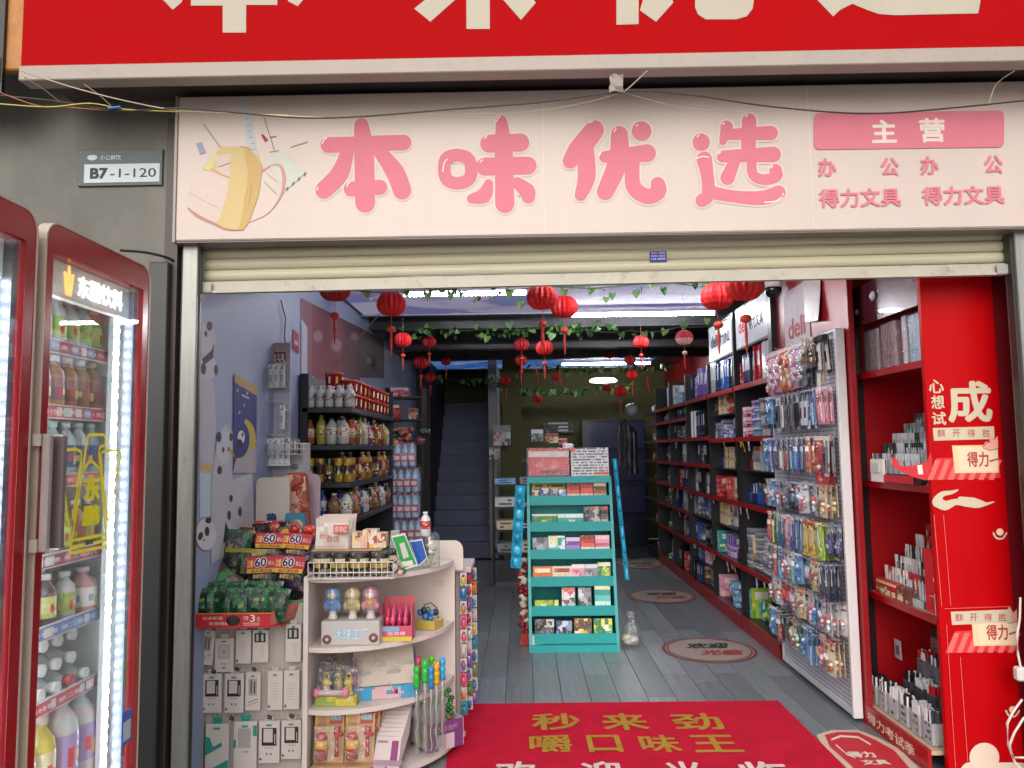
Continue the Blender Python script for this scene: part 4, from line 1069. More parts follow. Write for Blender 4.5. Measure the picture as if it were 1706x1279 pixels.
# bottom shelf: grey cases and marker boxes on stepped rack
rk = thing('step_rack', 'dark three-step rack on the bottom cabinet shelf', 'rack', (CX0 + .1, 4.02, .102))
for t in range(3):
    MB().box(.08 * t, -.34, 0, .08 * t + .076, .3, .06 + .11 * t, '#5a6068', bev=.002).obj('step', PLASTIC, rk)
r = random.Random(8)
BM = {}
def marker_box(lab, loc, body, capc, seed, s=1):
    rr_ = random.Random(seed)
    o = thing('marker_box', lab, 'marker box', loc, rz=rr_.uniform(-.06, .06), group='marker boxes on the bottom cabinet shelf')
    m = MB(); m.box(-.035, -.04, 0, .035, .04, .10 * s, body, bev=.002); m.art((-.0357, .038, .003), -Y_, Z_, .076, .094 * s, [body, '#e0e0de', '#7a8088', body, '#4a4a50'], rr_, 'lines', 5, 6); m.obj('carton', PRINT, o)
    m = MB()
    for a in range(5):
        for b in range(4):
            x, y = -.026 + b * .0172, -.031 + a * .0155
            m.tube([(x, y, .09 * s), (x + rr_.uniform(-.003, .003), y, .145 * s + rr_.uniform(0, .012))], .006, 6, capc if rr_.random() < .7 else '#d8d8d8')
    q = m.obj('marker_caps', PLASTIC, o); q['kind'] = 'stuff'
caps = [('black', '#151518'), ('white', '#d0d0d0'), ('red', '#b81c24'), ('navy', '#20306c'), ('black', '#151518'), ('white', '#c8ccd0')]
for i in range(6):
    n, c = [('black', '#151518'), ('black', '#151518'), ('white', '#d0d0d0'), ('black', '#1a1a1c'), ('white', '#c8c8cc'), ('grey', '#3c4046')][i]
    marker_box(f'white carton of {n} markers, {ORD[i]} from the far end, bottom cabinet shelf front row', (CX0 - .01, 4.34 - i * .115, .102), '#a4a4a6', c, i, 1.0)
for t in range(3):
    for i in range(5):
        n, c = caps[(i + t * 2) % 6]
        marker_box(f'{n} marker box, {ORD[i]} from the far end, {["low","middle","high"][t]} step of dark rack', (CX0 + .14 + .08 * t, 4.26 - i * .12, .164 + .11 * t), ['#4a4c52', '#6c7076', '#8a6a6c'][t], c, 40 + i + t * 5, .8)
m = MB(); m.box(0, -.035, 0, .004, .035, .1, '#b0a8a8'); m.box(-.002, -.02, .02, -.0003, .02, .07, '#6a5a60'); m.obj('hanging_card', PAPER, loc=(CX0 + .1, 4.33, .34), label='small grey card standing above the black markers', cat='card')

# ---------------------------------------------------------------- red front panel
FPY = 3.62
fp = thing('promotional_panel', 'tall red exam season panel with cream lettering facing the street', 'display panel', (2.05, FPY, 0))
bd = MB(); bd.box(1.895 - 2.05, 0, 0, 2.235 - 2.05, .03, 2.78, bev=.002)
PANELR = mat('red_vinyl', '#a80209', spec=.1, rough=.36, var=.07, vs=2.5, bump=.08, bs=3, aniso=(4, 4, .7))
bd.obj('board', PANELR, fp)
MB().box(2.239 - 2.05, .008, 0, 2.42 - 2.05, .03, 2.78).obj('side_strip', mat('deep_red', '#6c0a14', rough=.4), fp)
pm = MB(); pm.M = Matrix.Translation((-2.05, -FPY, 0))
YL = [FPY - .0015]
def ly():
    YL[0] -= .00006; return YL[0]
CREAM = '#bcae98'
ptext(pm, '成', 1580, 634, 1655, 704, ly(), CREAM, bold=.03)
ptext(pm, '心', 1548, 632, 1573, 655, ly(), CREAM, bold=.02); ptext(pm, '想', 1552, 658, 1574, 681, ly(), CREAM, bold=.02); ptext(pm, '试', 1553, 686, 1577, 708, ly(), CREAM, bold=.02)
pxpoly(pm, [(1554, 713), (1656, 710), (1657, 731), (1556, 734)], ly(), CREAM)
for i, s in enumerate('麒开得胜'): ptext(pm, s, 1562 + i * 25, 715, 1575 + i * 25, 728, ly() - .0004, '#9a3a34', bold=.01)
def scene_block(oy, ox):
    def o_(pts): return [(x + ox, y + oy) for x, y in pts]
    pxpoly(pm, o_([(1542, 800), (1560, 763), (1664, 760), (1667, 796)]), ly(), '#c4212a')
    for i in range(7):
        x = 1545 + i * 17
        pxpoly(pm, o_([(x, 799), (x + 9, 799), (x + 22, 766), (x + 13, 766)]), ly(), '#d8605c')
    pxpoly(pm, o_([(1586, 742), (1662, 741), (1664, 787), (1591, 788)]), ly(), '#d2b892')
    pxpoly(pm, o_([(1596, 745), (1662, 744), (1663, 784), (1600, 785)]), ly(), '#d9c0a4')
    ptext(pm, '得力', 1612 + ox, 752 + oy, 1648 + ox, 778 + oy, ly() - .0004, '#a03834', bold=.025)
    stroke(pm, o_([(1650, 768), (1664, 764)]), 3, ly(), '#a03834')
    # a hand holding the scroll
    pxpoly(pm, o_([(1636, 744), (1642, 736), (1649, 735), (1647, 724), (1651, 723), (1656, 733), (1662, 726), (1663, 746), (1650, 750)]), ly(), '#d8968a')
    stroke(pm, o_([(1637, 744), (1645, 737), (1650, 736)]), 1.2, ly(), '#8a2c30'); stroke(pm, o_([(1638, 746), (1650, 750), (1662, 747)]), 1.2, ly(), '#8a2c30')
scene_block(0, 0)
scene_block(288, 32)
pxpoly(pm, [(1584, 1019), (1684, 1015), (1686, 1037), (1586, 1041)], ly(), CREAM)
for i, s in enumerate('麒开得胜'): ptext(pm, s, 1592 + i * 24, 1022, 1605 + i * 24, 1035, ly() - .0004, '#9a3a34', bold=.01)
# cloud
stroke(pm, [(1562, 836), (1575, 842), (1592, 836), (1610, 838), (1630, 842), (1656, 836)], [18, 16, 10, 12, 8, 1.5], ly(), CREAM)
stroke(pm, [(1562, 832), (1570, 823), (1586, 820), (1596, 816)], [14, 9, 6, 2], ly(), CREAM); stroke(pm, [(1600, 832), (1622, 834), (1640, 838)], [10, 10, 5], ly(), CREAM)
for (x, y) in ((1666, 888), (1687, 1184)):
    stroke(pm, [(x, y - 2), (x, y - 1.5)], 12, ly(), '#d8b89a'); stroke(pm, [(x - 11, y), (x - 6, y + 8), (x + 4, y + 9), (x + 11, y)], 3, ly(), CREAM)
for (x0, y0, x1, y1) in ((1556, 858, 1569, 1010), (1572, 858, 1584, 1008)):
    stroke(pm, [(x0, y0), (x1, y1)], 1, ly(), '#d85a54')
for (x0, y0, x1, y1) in ((1577, 1040, 1592, 1279), (1600, 1095, 1613, 1279)):
    stroke(pm, [(x0, y0), (x1, y1)], 1, ly(), '#d85a54')
stroke(pm, [(1574, 1014), (1684, 1010)], 1, ly(), '#d85a54')
stroke(pm, [(1640, 1262), (1641, 1262.5)], 50, ly(), '#d0b8a8'); stroke(pm, [(1615, 1285), (1700, 1285)], 30, ly(), '#d0b8a8')
pm.obj('panel_print', PAPER, fp)
# red paper hand reaching over the cabinet
m = MB()
def fpx(mb, pts, Y, col): pxpoly(mb, pts, Y, col)
m.M = Matrix.Identity(4)
fpx(m, [(1484, 762), (1492, 762), (1500, 776), (1520, 776), (1545, 768), (1550, 752), (1553, 765), (1552, 785), (1541, 800), (1520, 794), (1498, 784), (1487, 776)], 3.60, '#b8202c')
fpx(m, [(1528, 775), (1536, 774), (1538, 790), (1530, 790)], 3.5985, '#d8d0c8')
m.obj('paper_cutout', PAPER, label='red paper cut-out sticking out left of the red front panel', cat='cut-out')
# hanging white cord at the right edge
wc = thing('power_cord', 'white power cord looping down the right edge of the red panel', 'cord', (2.2, 3.5, 1.0))
m = MB(); m.M = Matrix.Translation((-2.2, -3.5, -1.0))
m.tube([PY(x, y, 3.5) for x, y in [(1700, 995), (1699, 1030), (1694, 1060), (1696, 1090), (1700, 1110), (1704, 1125)]], .005, 6, '#cfc4bc')
m.tube([PY(x, y, 3.5) for x, y in [(1703, 1165), (1688, 1185), (1678, 1205), (1680, 1240), (1690, 1268), (1700, 1280)]], .005, 6, '#cfc4bc')
m.tube([PY(x, y, 3.48) for x, y in [(1706, 1195), (1690, 1220), (1682, 1240), (1688, 1262), (1706, 1262)]], .005, 6, '#cfc4bc')
m.obj('cord', PLASTIC, wc)
m = MB(); m.M = Matrix.Translation((-2.2, -3.5, -1.0)); q = PY(1699, 1122, 3.5); m.box(q.x - .02, 3.48, q.z - .03, q.x + .025, 3.52, q.z + .03, '#c8c4c0', bev=.008); m.obj('plug', PLASTIC, wc)
# lion-dance sticker on floor, in front of the cabinet, comes with the floor decals
# ================================================================ ceiling lights, lanterns, vines
gp = bpy.data.materials.new('lit_ceiling_print'); gp.use_nodes = True
nt = gp.node_tree; N = nt.nodes; L_ = nt.links; b_ = N['Principled BSDF']
tc = N.new('ShaderNodeTexCoord'); nz = N.new('ShaderNodeTexNoise'); nz.inputs['Scale'].default_value = 1.4; nz.inputs['Detail'].default_value = 3; nz.inputs['Distortion'].default_value = 1.2
mp = N.new('ShaderNodeMapping'); mp.inputs['Scale'].default_value = (1, 1.6, 1); L_.new(tc.outputs['Object'], mp.inputs[0]); L_.new(mp.outputs[0], nz.inputs[0])
cr = N.new('ShaderNodeValToRGB'); cr.color_ramp.elements[0].position = .36; cr.color_ramp.elements[0].color = (*H('#7c8cc0'), 1); cr.color_ramp.elements[1].position = .66; cr.color_ramp.elements[1].color = (*H('#c0c4e4'), 1)
e = cr.color_ramp.elements.new(.45); e.color = (*H('#9080c0'), 1); e = cr.color_ramp.elements.new(.52); e.color = (*H('#c4b8d4'), 1)
L_.new(nz.outputs[0], cr.inputs[0]); b_.inputs['Base Color'].default_value = (.09, .09, .13, 1); L_.new(cr.outputs[0], b_.inputs['Emission Color']); b_.inputs['Emission Strength'].default_value = .24; b_.inputs['Roughness'].default_value = .7; b_.inputs['Specular IOR Level'].default_value = .2
gp2 = gp.copy(); gp2.node_tree.nodes['Color Ramp'].color_ramp.elements[0].color = (*H('#2858b8'), 1)
for el in list(gp2.node_tree.nodes['Color Ramp'].color_ramp.elements)[1:3]: el.color = (*H('#4a86d8'), 1)
for (y0, y1, x0, x1, mm, lab) in ((3.9, 7.06, -1.46, 1.78, gp, 'lit lavender and white printed ceiling panel nearest the entrance'), (10.75, 11.9, -1.4, 1.9, gp2, 'lit blue and white ceiling panel at the back of the shop')):
    o = thing('ceiling_panel', lab, 'ceiling light', (0, y0, ZC - .03))
    MB().box(x0, 0, 0, x1, y1 - y0, .02).obj('panel_face', mm, o)
    f = MB(); f.box(x0 - .03, -.03, -.012, x1 + .03, -.001, .025, '#8a90a0'); f.box(x0 - .03, y1 - y0 + .001, -.012, x1 + .03, y1 - y0 + .03, .025, '#8a90a0')
    f.obj('panel_frame', PLASTIC, o)
TUBE = emis('lit_tube', '#f6f6fa', 74)
for (y, x0, x1, z, lab) in ((5.87, -.92, .06, 2.71, 'lit tube lamp over the left of the entrance bay'), (6.8, .44, 1.74, 2.69, 'lit tube lamp over the middle right, beside two red lanterns'), (10.85, .56, 1.84, 2.70, 'lit tube lamp at the back of the shop'), (4.2, .2, 1.4, 2.74, 'lit tube lamp just inside the shutter')):
    o = thing('tube_lamp', lab, 'tube lamp', ((x0 + x1) / 2, y, z), group='ceiling tube lamps')
    hl = (x1 - x0) / 2
    m = MB(); m.tube([(-hl + .02, 0, 0), (hl - .02, 0, 0)], .014, 8); m.obj('lit_tube', TUBE, o)
    m = MB(); m.box(-hl, -.025, .018, hl, .025, .045, '#c8ccd0'); 
    m.box(-hl, -.015, -.015, -hl + .018, .015, .018, '#c8ccd0'); m.box(hl - .018, -.015, -.015, hl, .015, .018, '#c8ccd0'); m.obj('lamp_housing', PLASTIC, o)
bl = thing('round_lamp', 'small bright round ceiling lamp over the back room', 'ceiling lamp', PY(1005, 636, 11.5))
m = MB(); m.lathe([(.2, 0), (.21, .02), (.17, .05)], 16); m.obj('lamp_diffuser', emis('lit_diffuser', '#e8ffe8', 5), bl)

LANT = mat('red_lantern_paper', attr=True, rough=.55, var=.12, vs=20)
LANT.node_tree.nodes['Principled BSDF'].inputs['Subsurface Weight'].default_value = .0
def lantern(px, py, rpx, lab, Y=None, tone='#d81c1c', mini=True, pale=False):
    rad = .088; Y = Y or rad * F / rpx
    rad = rpx * Y / F
    c = PY(px, py, Y)
    o = thing('paper_lantern', lab, 'lantern', c, rz=px * .37, group='red paper lanterns hanging from the ceiling')
    m = MB(); n = 32
    prof = [(.25, -.8), (.62, -.72), (.88, -.48), (1.0, -.15), (.98, .15), (.84, .48), (.55, .72), (.22, .8)]
    m.lathe([(r * rad, z * rad) for r, z in prof], n, cols=[tone if not pale or i > 2 else '#e8b8b0' for i in range(8)], gore=.15, cap=True)
    m.obj('lantern_body', LANT, o)
    m = MB(); zt = 2.79 - c.z
    m.tube([(0, 0, .8 * rad), (0, 0, max(zt, rad))], .0022, 4, '#5a2a24'); m.obj('hanging_string', PLASTIC, o)
    m = MB()
    if mini:
        s = rad * .3
        m.tube([(0, 0, -.8 * rad), (0, 0, -1.5 * rad)], .0022, 4, '#c83020')
        m.ball((0, 0, -1.75 * rad), s, s, s * .8, '#c4402a' if not pale else '#e8c8b0', n=10, m=6)
        m.tube([(0, 0, -1.95 * rad), (0, .002, -2.6 * rad), (0, 0, -3.5 * rad)], [.006, .01, .004], 5, '#b83428')
    else:
        m.tube([(0, 0, -.8 * rad), (0, 0, -1.3 * rad), (0, 0, -2.0 * rad)], [.004, .009, .004], 5, '#c03028')
    m.obj('tassel', LANT, o)
LN = [(652, 506, 25, 'large red lantern at the upper left, beside the first tube lamp', 4.3), (558, 480, 27, 'large dark red lantern half hidden by the shutter at upper left', 4.4), (671, 566, 15, 'red lantern below the large one at upper left', 6.6),
 (715, 569, 12, 'small dark red lantern right of the upper left pair', 7.6), (701, 604, 13, 'dark red lantern left end of the back blue panel', 8.2), (743, 601, 9, 'tiny dark red lantern against the blue panel, left part', 9.4), (717, 628, 9, 'small red lantern left of the stairs top', 9.6),
 (903, 495, 26, 'largest red lantern in the middle under the shutter', 4.3), (940, 511, 23, 'big muted red lantern overlapping the largest middle one', 4.9), (869, 574, 13, 'dark red lantern left of the middle pair', 7.4), (868, 600, 11, 'round dark red lantern just below another, middle left', 8.4),
 (907, 579, 15, 'bright red lantern with long tassel in the middle', 6.4), (843, 634, 9, 'tiny dull red lantern over the olive pillar', 10.2), (896, 664, 8, 'small red lantern low before the olive back wall', 10.6), (1016, 590, 8, 'tiny dark red lantern above the back tube lamp', 9.8),
 (1050, 600, 10, 'dark maroon lantern right end of the back tube lamp', 8.9), (1068, 569, 13, 'dim red lantern left of the pale lantern', 7.2), (1053, 624, 10, 'small glossy red lantern low right of the back tube', 8.6), (1010, 645, 8, 'tiny maroon lantern before the round lamp', 10.4),
 (1033, 651, 11, 'ragged red lantern low at the back right', 9.4), (1195, 493, 28, 'large red lantern at upper right beside the header signs', 4.5), (1240, 474, 33, 'biggest red lantern cut by the shutter at upper right', 4.2), (925, 628, 7, 'tiny red lantern behind the bright middle one', 10.4)]
for (x, y, r_, lab, Yd) in LN:
    lantern(x, y, r_, lab, Yd, tone='#cf1a1c' if 'dark' not in lab and 'maroon' not in lab else '#a8161c', mini=('large' not in lab or True) and r_ > 8)
lantern(1140, 562, 15, 'pale pink and red lantern hanging before the header signs', 6.3, tone='#d8434a', pale=True)
for i, (x, y) in enumerate(((932, 632), (893, 625), (1078, 640))):
    c = PY(x, y, 9.5); m = MB(); m.tube([(0, 0, .12), (.01, 0, 0), (.03, 0, -.1)], [.004, .016, .004], 5, '#c83a34'); m.tube([(0, 0, .12), (0, 0, 2.79 - c.z)], .002, 4, '#7a2a24')
    m.obj('red_tassel', LANT, loc=c, label=['loose red tassel under the back tube lamp', 'thin red tassel over the middle of the olive wall', 'red tassel near the far shelves top'][i], cat='tassel', group='loose tassels')

LEAF = mat('vine_leaf', attr=True, rough=.45, var=.2, vs=12)
def leaf_mesh(c):
    m = MB(); pts = [(0, 0), (.5, .25), (.62, -.15), (.4, -.62), (0, -1.1), (-.4, -.62), (-.62, -.15), (-.5, .25)]
    vs = [(p[0], -.10 * abs(p[0]), p[1]) for p in pts] + [(0, .06, -.35)]
    m.add(vs, [(8, i, (i + 1) % 8) for i in range(8)], c)
    return m.mesh('leaf', LEAF)
LM = [leaf_mesh(c) for c in ('#4c7434', '#6a9450', '#30562a', '#7ca458')]
def garland(lab, pts, leaves, s, seed, dense=0):
    r = random.Random(seed)
    o = thing('vine_garland', lab, 'garland', pts[0], group='artificial vines under the ceiling'); o0 = Vector(pts[0])
    m = MB(); Q = []
    for i in range(len(pts) - 1):
        for k in range(5):
            t = k / 5; p = Vector(pts[i]).lerp(Vector(pts[i + 1]), t); Q.append(p - o0 - Vector((0, 0, .03 * math.sin(math.pi * t) + r.uniform(0, .012))))
    Q.append(Vector(pts[-1]) - o0)
    m.tube(Q, .004, 5, '#3a5a2a'); m.obj('stem', LEAF, o)
    for (x, y, yd) in leaves:
        p = PY(x, y, yd) - o0
        put('leaf', r.choice([LM[0], LM[1], LM[3]]), o, p, rot=(r.uniform(-.5, .3), r.uniform(-.4, .4), r.uniform(-.7, .7)), scale=(s * r.uniform(.8, 1.2),) * 3)
    for _ in range(dense):
        p = r.choice(Q); k = s * r.uniform(.6, 1.0)
        put('leaf', r.choice([LM[0], LM[2], LM[2], LM[1]]), o, p + Vector((r.uniform(-.12, .12), r.uniform(-.06, .06), r.uniform(-.06, .03))), rot=(r.uniform(-1, 1), r.uniform(-1, 1), r.uniform(-3, 3)), scale=(k, k, k))
garland('artificial ivy strand nearest the shutter with large pale leaves', [(-1.3, 5.0, 2.60), (-.5, 5.0, 2.57), (.2, 5.0, 2.58), (.9, 5.0, 2.60), (1.6, 5.0, 2.58)],
        [(675, 483, 5), (712, 487, 5), (718, 480, 5), (751, 486, 5), (768, 486, 5), (850, 483, 5), (868, 503, 5), (1010, 495, 5), (1020, 488, 5), (940, 482, 5), (1060, 485, 5.0), (1105, 480, 5.), (610, 484, 5), (985, 480, 5)], .045, 1, 34)
garland('artificial ivy strand with heart leaves across the middle right', [(.5, 6.3, 2.5), (.9, 6.3, 2.48), (1.3, 6.3, 2.5), (1.7, 6.3, 2.55)],
        [(948, 549, 6.3), (982, 549, 6.3), (1016, 541, 6.3), (1035, 555, 6.3), (1073, 553, 6.3), (1108, 549, 6.3), (1140, 539, 6.3), (1178, 531, 6.3), (920, 556, 6.4)], .05, 2, 8)
garland('dense dark ivy lying along the ceiling beam on the left', [(-1.3, 7.4, 2.72), (-.8, 7.4, 2.7), (-.3, 7.4, 2.69), (.3, 7.4, 2.7), (.8, 7.4, 2.72)], [(792, 542, 7.4), (848, 537, 7.4), (812, 560, 7.4), (700, 548, 7.4)], .055, 3, 90)
garland('bright green ivy strand under the back tube lamp', [(.2, 10.2, 2.62), (.8, 10.2, 2.6), (1.4, 10.2, 2.6), (1.9, 10.2, 2.62)],
        [(935, 613, 10.2), (946, 619, 10.2), (965, 619, 10.2), (985, 613, 10.2), (1000, 612, 10.2), (1024, 614, 10.2), (1043, 612, 10.2), (1065, 615, 10.2), (1085, 612, 10.2)], .075, 4, 30)
garland('dark green ivy hanging before the olive back wall', [(-.2, 12, 2.5), (.4, 12, 2.45), (1.0, 12, 2.45), (1.7, 12, 2.5)], [], .09, 5, 90)
garland('dark green ivy over the stair top', [(-1.2, 10.4, 2.5), (-.6, 10.4, 2.48), (-.1, 10.4, 2.5)], [], .07, 6, 24)
# hanging wire from the lantern to the shelf
m = MB(); m.tube([PY(632, 524, 4.4), PY(590, 572, 4.9), PY(541, 630, 5.3)], .0028, 5, '#a09a90')
m.obj('support_wire', PLASTIC, label='taut pale wire running from the large left lantern down to the shelf', cat='wire')

# ================================================================ stairs and back room
NAVY = mat('navy_stair', '#666d88', rough=.45, var=.2, vs=4)
stp = thing('staircase', 'dark navy staircase climbing at the back left', 'staircase', (-.89, 10.9, 0))
sm = MB().box(-.41, 0, 0, .41, .24, .172).mesh('step', NAVY); sn = MB().box(-.41, -.015, 0, .41, .235, .02, '#757c98', bev=.004).mesh('tread', PLASTIC)
for k in range(13):
    s = put('step', sm, stp, (0, k * .2, k * .208)); s.scale = (1, 1, 1.1)
    put('tread', sn, s, (0, 0, .174))
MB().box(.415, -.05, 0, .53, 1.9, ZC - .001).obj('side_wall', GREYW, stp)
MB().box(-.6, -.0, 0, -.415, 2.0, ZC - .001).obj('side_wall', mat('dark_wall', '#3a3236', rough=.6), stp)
pc = thing('pillar', 'olive green pillar right of the staircase', 'pillar', (-.14, 10.7, 0)); MB().box(-.13, 0, 0, .13, .3, ZC - .001).obj('pillar_body', OLIVE, pc); MB().box(-.135, -.008, .0, .135, -.001, .1, '#50502c').obj('skirting', PLASTIC, pc)
rr = random.Random(21)
def clutter(name, lab, cat, x0, y0, x1, y1, Y, d, colr, base=None, style='pack', rz=0):
    a = PY(x0, y1, Y); b = PY(x1, y0, Y); w = b.x - a.x; h = b.z - a.z
    z0 = a.z if base is None else base
    m = MB(); p = PAL[colr]; h = b.z - z0
    m.box(-w / 2, 0, 0, w / 2, d, h, p[0], bev=.003); m.art((-w / 2 + .002, -.0008, .002), X_, Z_, w - .004, h - .004, p, random.Random(int(x0 + y0)), style, 6, 6)
    return m.obj(name, PRINT, loc=((a.x + b.x) / 2, Y, z0), label=lab, cat=cat, rz=rz)
# dark shelving left of the stairs
ls = thing('back_shelf', 'dark narrow shelf with small boxes left of the stairs', 'shelf', (-1.37, 8.4, 0))
for sx in (-.13, .27): MB().box(sx, 0, 0, sx + .02, .3, 2.2, '#2a2626').obj('upright', PLASTIC, ls)
for z in (.9, 1.35, 1.62, 1.85, 2.1): MB().box(-.108, 0, z - .02, .268, .3, z, '#332c2c').obj('shelf', PLASTIC, ls)
for i, (x, z, w, h, cl, lab) in enumerate([(-1.42, 1.352, .1, .09, 'white', 'low white box at the left of the shelf by the stairs'), (-1.28, 1.352, .13, .12, 'grey', 'pale grey box pair on the shelf by the stairs'), (-1.3, 1.622, .14, .14, 'white', 'white printed box on the middle shelf by the stairs'), (-1.2, 1.852, .1, .12, 'cream', 'cream box on the high shelf by the stairs'), (-1.4, 1.852, .1, .16, 'red', 'dark red box on the high shelf by the stairs'), (-1.35, 2.102, .2, .1, 'pink', 'muted pink box on top of the shelf by the stairs'), (-1.3, .902, .26, .2, 'brown', 'brown carton low on the shelf by the stairs')]):
    m = MB(); p = PAL[cl]; m.box(-w / 2, 0, 0, w / 2, .15, h, p[0], bev=.003); m.art((-w / 2 + .002, -.0008, .002), X_, Z_, w - .004, h - .004, p, random.Random(i), 'pack', 5, 5)
    m.obj('box', PRINT, loc=(x, 8.44, z), label=lab, cat='box')
# back counter and cabinet
bc = thing('back_counter', 'dark counter with papers before the olive wall', 'counter', (.75, 11.6, 0))
MB().box(-.75, 0, 0, .2, .5, 1.32, '#33342e').obj('counter_body', PLASTIC, bc); MB().box(-.77, -.03, 1.321, .22, .5, 1.36, '#5c5c50').obj('counter_top', PLASTIC, bc)
dk = thing('dark_cabinet', 'dark navy cabinet by the back wall on the right', 'cabinet', (1.2, 12.2, 0))
MB().box(-.25, 0, 0, .75, .5, 1.95, '#232436').obj('cabinet_body', GLOSS, dk)
for z in (.5, 1.0, 1.5): MB().box(-.22, -.012, z, .72, -.001, z + .4, '#2c2e44', bev=.003).obj('drawer', GLOSS, dk)
clutter('notice_board', 'dark framed notice high on the olive back wall', 'notice', 905, 703, 955, 722, 12.9, .03, 'black', style='lines')
for i, (x0, y0, x1, y1, cl, cat, lab) in enumerate([(885, 715, 905, 735, 'grey', 'box', 'grey box on the back counter, left'), (908, 722, 930, 738, 'cream', 'papers', 'pale papers standing on the back counter'), (931, 730, 945, 740, 'red', 'tin', 'small red tin on the back counter'), (822, 708, 850, 742, 'white', 'bag', 'crumpled white bags beside the olive pillar'), (815, 745, 832, 765, 'white', 'box', 'white box under the bags by the pillar')]):
    clutter('back_goods', lab, cat, x0, y0, x1, y1, 11.65 if i < 3 else 10.4, .12, cl)
# goods rack between stairs and teal rack
gr = thing('goods_rack', 'dark low rack of papers between the stairs and the teal stand', 'rack', (.05, 8.6, 0))
for z in (.35, .6, .85, 1.1): MB().box(-.38, 0, z, .2, .35, z + .02, '#24262a').obj('shelf', PLASTIC, gr)
for sx in (-.4, .201): MB().box(sx, 0, 0, sx + .019, .35, 1.45, '#1c1e22').obj('upright', PLASTIC, gr)
for i in range(8):
    z = (.37, .62, .87, 1.12)[i // 2]; w = rr.uniform(.18, .24); h = rr.uniform(.05, .12)
    cl = rr.choice(['white', 'light blue', 'grey', 'navy', 'cream']); m = MB(); p = PAL[cl]; m.box(-w / 2, 0, 0, w / 2, .25, h, p[0], bev=.002); m.art((-w / 2 + .002, -.0008, .002), X_, Z_, w - .004, h - .004, p, rr, 'lines', 5, 5)
    m.obj('paper_pack', PRINT, loc=(-.2 + (i % 2) * .26, 8.62, z + .001), label=f"{cl} paper pack on the {['left','right'][i%2]} of the {['lowest','second','third','top'][i//2]} level of the low dark rack", cat='paper pack')
# black wrapped bags hanging at the back right
for i, (x, y) in enumerate([(1040, 730), (1054, 742)]):
    c = PY(x, y, 9.8 + .15 * i); m = MB(); m.lathe([(.02, .3), (.05, .27), (.11, .2), (.13, 0), (.115, -.25), (.14, -.42)], 18, col='#1b1c22' if i else '#24262c', gore=.22)
    m.obj('garment_bag', DPOUCH, loc=c, rz=i, label=['black crumpled bag hanging before the far shelves, left of its twin', 'black crumpled bag hanging at the far shelves under the grey ball'][i], cat='bag', group='black bags at the far shelves').scale = (.75, .5, .85)
c = PY(1052, 683, 9.7); m = MB(); m.ball((0, 0, 0), .085, .085, .085, '#8a9490', n=14, m=9); m.obj('glass_ball', GLOSS, loc=c, label='grey shiny ball on the far end of the top right shelf', cat='ball')

# ================================================================ floor things
CARP = mat('red_carpet', attr=True, rough=.95, var=.2, vs=5, bump=1.0, bs=260, spec=.1, dirt=.12)
cp = thing('door_mat', 'red ribbed entrance carpet with gold and white lettering', 'carpet', (.65, 4.1, 0))
m = MB(); m.M = Matrix.Translation((-.65, -4.1, 0))
m.add([(-.42, 4.69, .007), (-.36, 3.1, .007), (1.485, 3.1, .007), (1.485, 4.70, .007)], [(0, 1, 2, 3)], '#c41a36')
m.prism([(-.42, 4.69), (-.36, 3.1), (1.485, 3.1), (1.485, 4.70)], .0, .0065, 'z', '#8a1420')
m.obj('carpet_pile', CARP, cp)
GOLD = '#a07c2e'
m = MB(); m.M = Matrix.Translation((-.65, -4.1, 0))
def ftext(mb, s, px0, py0, px1, py1, z, col, **k):
    a = PZ(px0, py1, z); b = PZ(px1, py1, z); c = PZ((px0 + px1) / 2, py0, z); d = PZ((px0 + px1) / 2, py1, z)
    text(mb, s, Vector((a.x, (a.y + b.y) / 2, z)), X_, Y_, b.x - a.x, c.y - d.y, col, **k)
for s, x0, x1 in (('秒', 886, 970), ('来', 1006, 1085), ('劲', 1127, 1212)): ftext(m, s, x0, 1188, x1, 1216, .0105, GOLD, bold=.022)
for s, x0, x1 in (('嚼', 882, 956), ('口', 982, 1040), ('味', 1072, 1140), ('王', 1160, 1242)): ftext(m, s, x0, 1224, x1, 1253, .0105, GOLD, bold=.022)
for s, x0, x1 in (('欢', 822, 895), ('迎', 972, 1046), ('光', 1117, 1190), ('临', 1252, 1335)): ftext(m, s, x0, 1268, x1, 1308, .0105, '#cfc0b8', bold=.022)
m.obj('carpet_lettering', mat('mat_lettering', attr=True, rough=.85, var=.18, vs=14, bump=.5, bs=200, spec=.15), cp)
def decal(lab, cx, cy, rx_, ry_, seed):
    o = thing('floor_decal', lab, 'floor decal', (cx, cy, 0), group='round welcome decals on the floor')
    m = MB()
    def disc(r0, z, col, n=40): m.add([(rx_ * r0 * math.cos(2 * math.pi * k / n), ry_ * r0 * math.sin(2 * math.pi * k / n), z) for k in range(n)], [list(range(n))], col)
    disc(1, .0025, '#6e2a2c'); disc(.93, .0035, '#8c7c72'); disc(.90, .0045, '#6e2a2c'); disc(.86, .0055, '#8e8076')
    m.obj('decal_sheet', PAPER, o)
    m = MB(); text(m, '欢迎', (-.16, .02, .0065), X_, Y_, .34, .16, '#1c1a1c', bold=.05, shear=.3); text(m, '光临', (-.1, -.17, .0065), X_, Y_, .34, .15, '#8a2430', bold=.05, shear=.3)
    r = random.Random(seed)
    m.obj('decal_lettering', PAPER, o)
decal('round reddish floor decal with black brush lettering nearest the carpet', 1.365, 5.88, .345, .36, 1)
decal('dark round floor decal, second one back beside the shelves', 1.39, 7.98, .345, .38, 2)
decal('dark round floor decal farthest back in the aisle', 1.5, 10.1, .3, .33, 3)
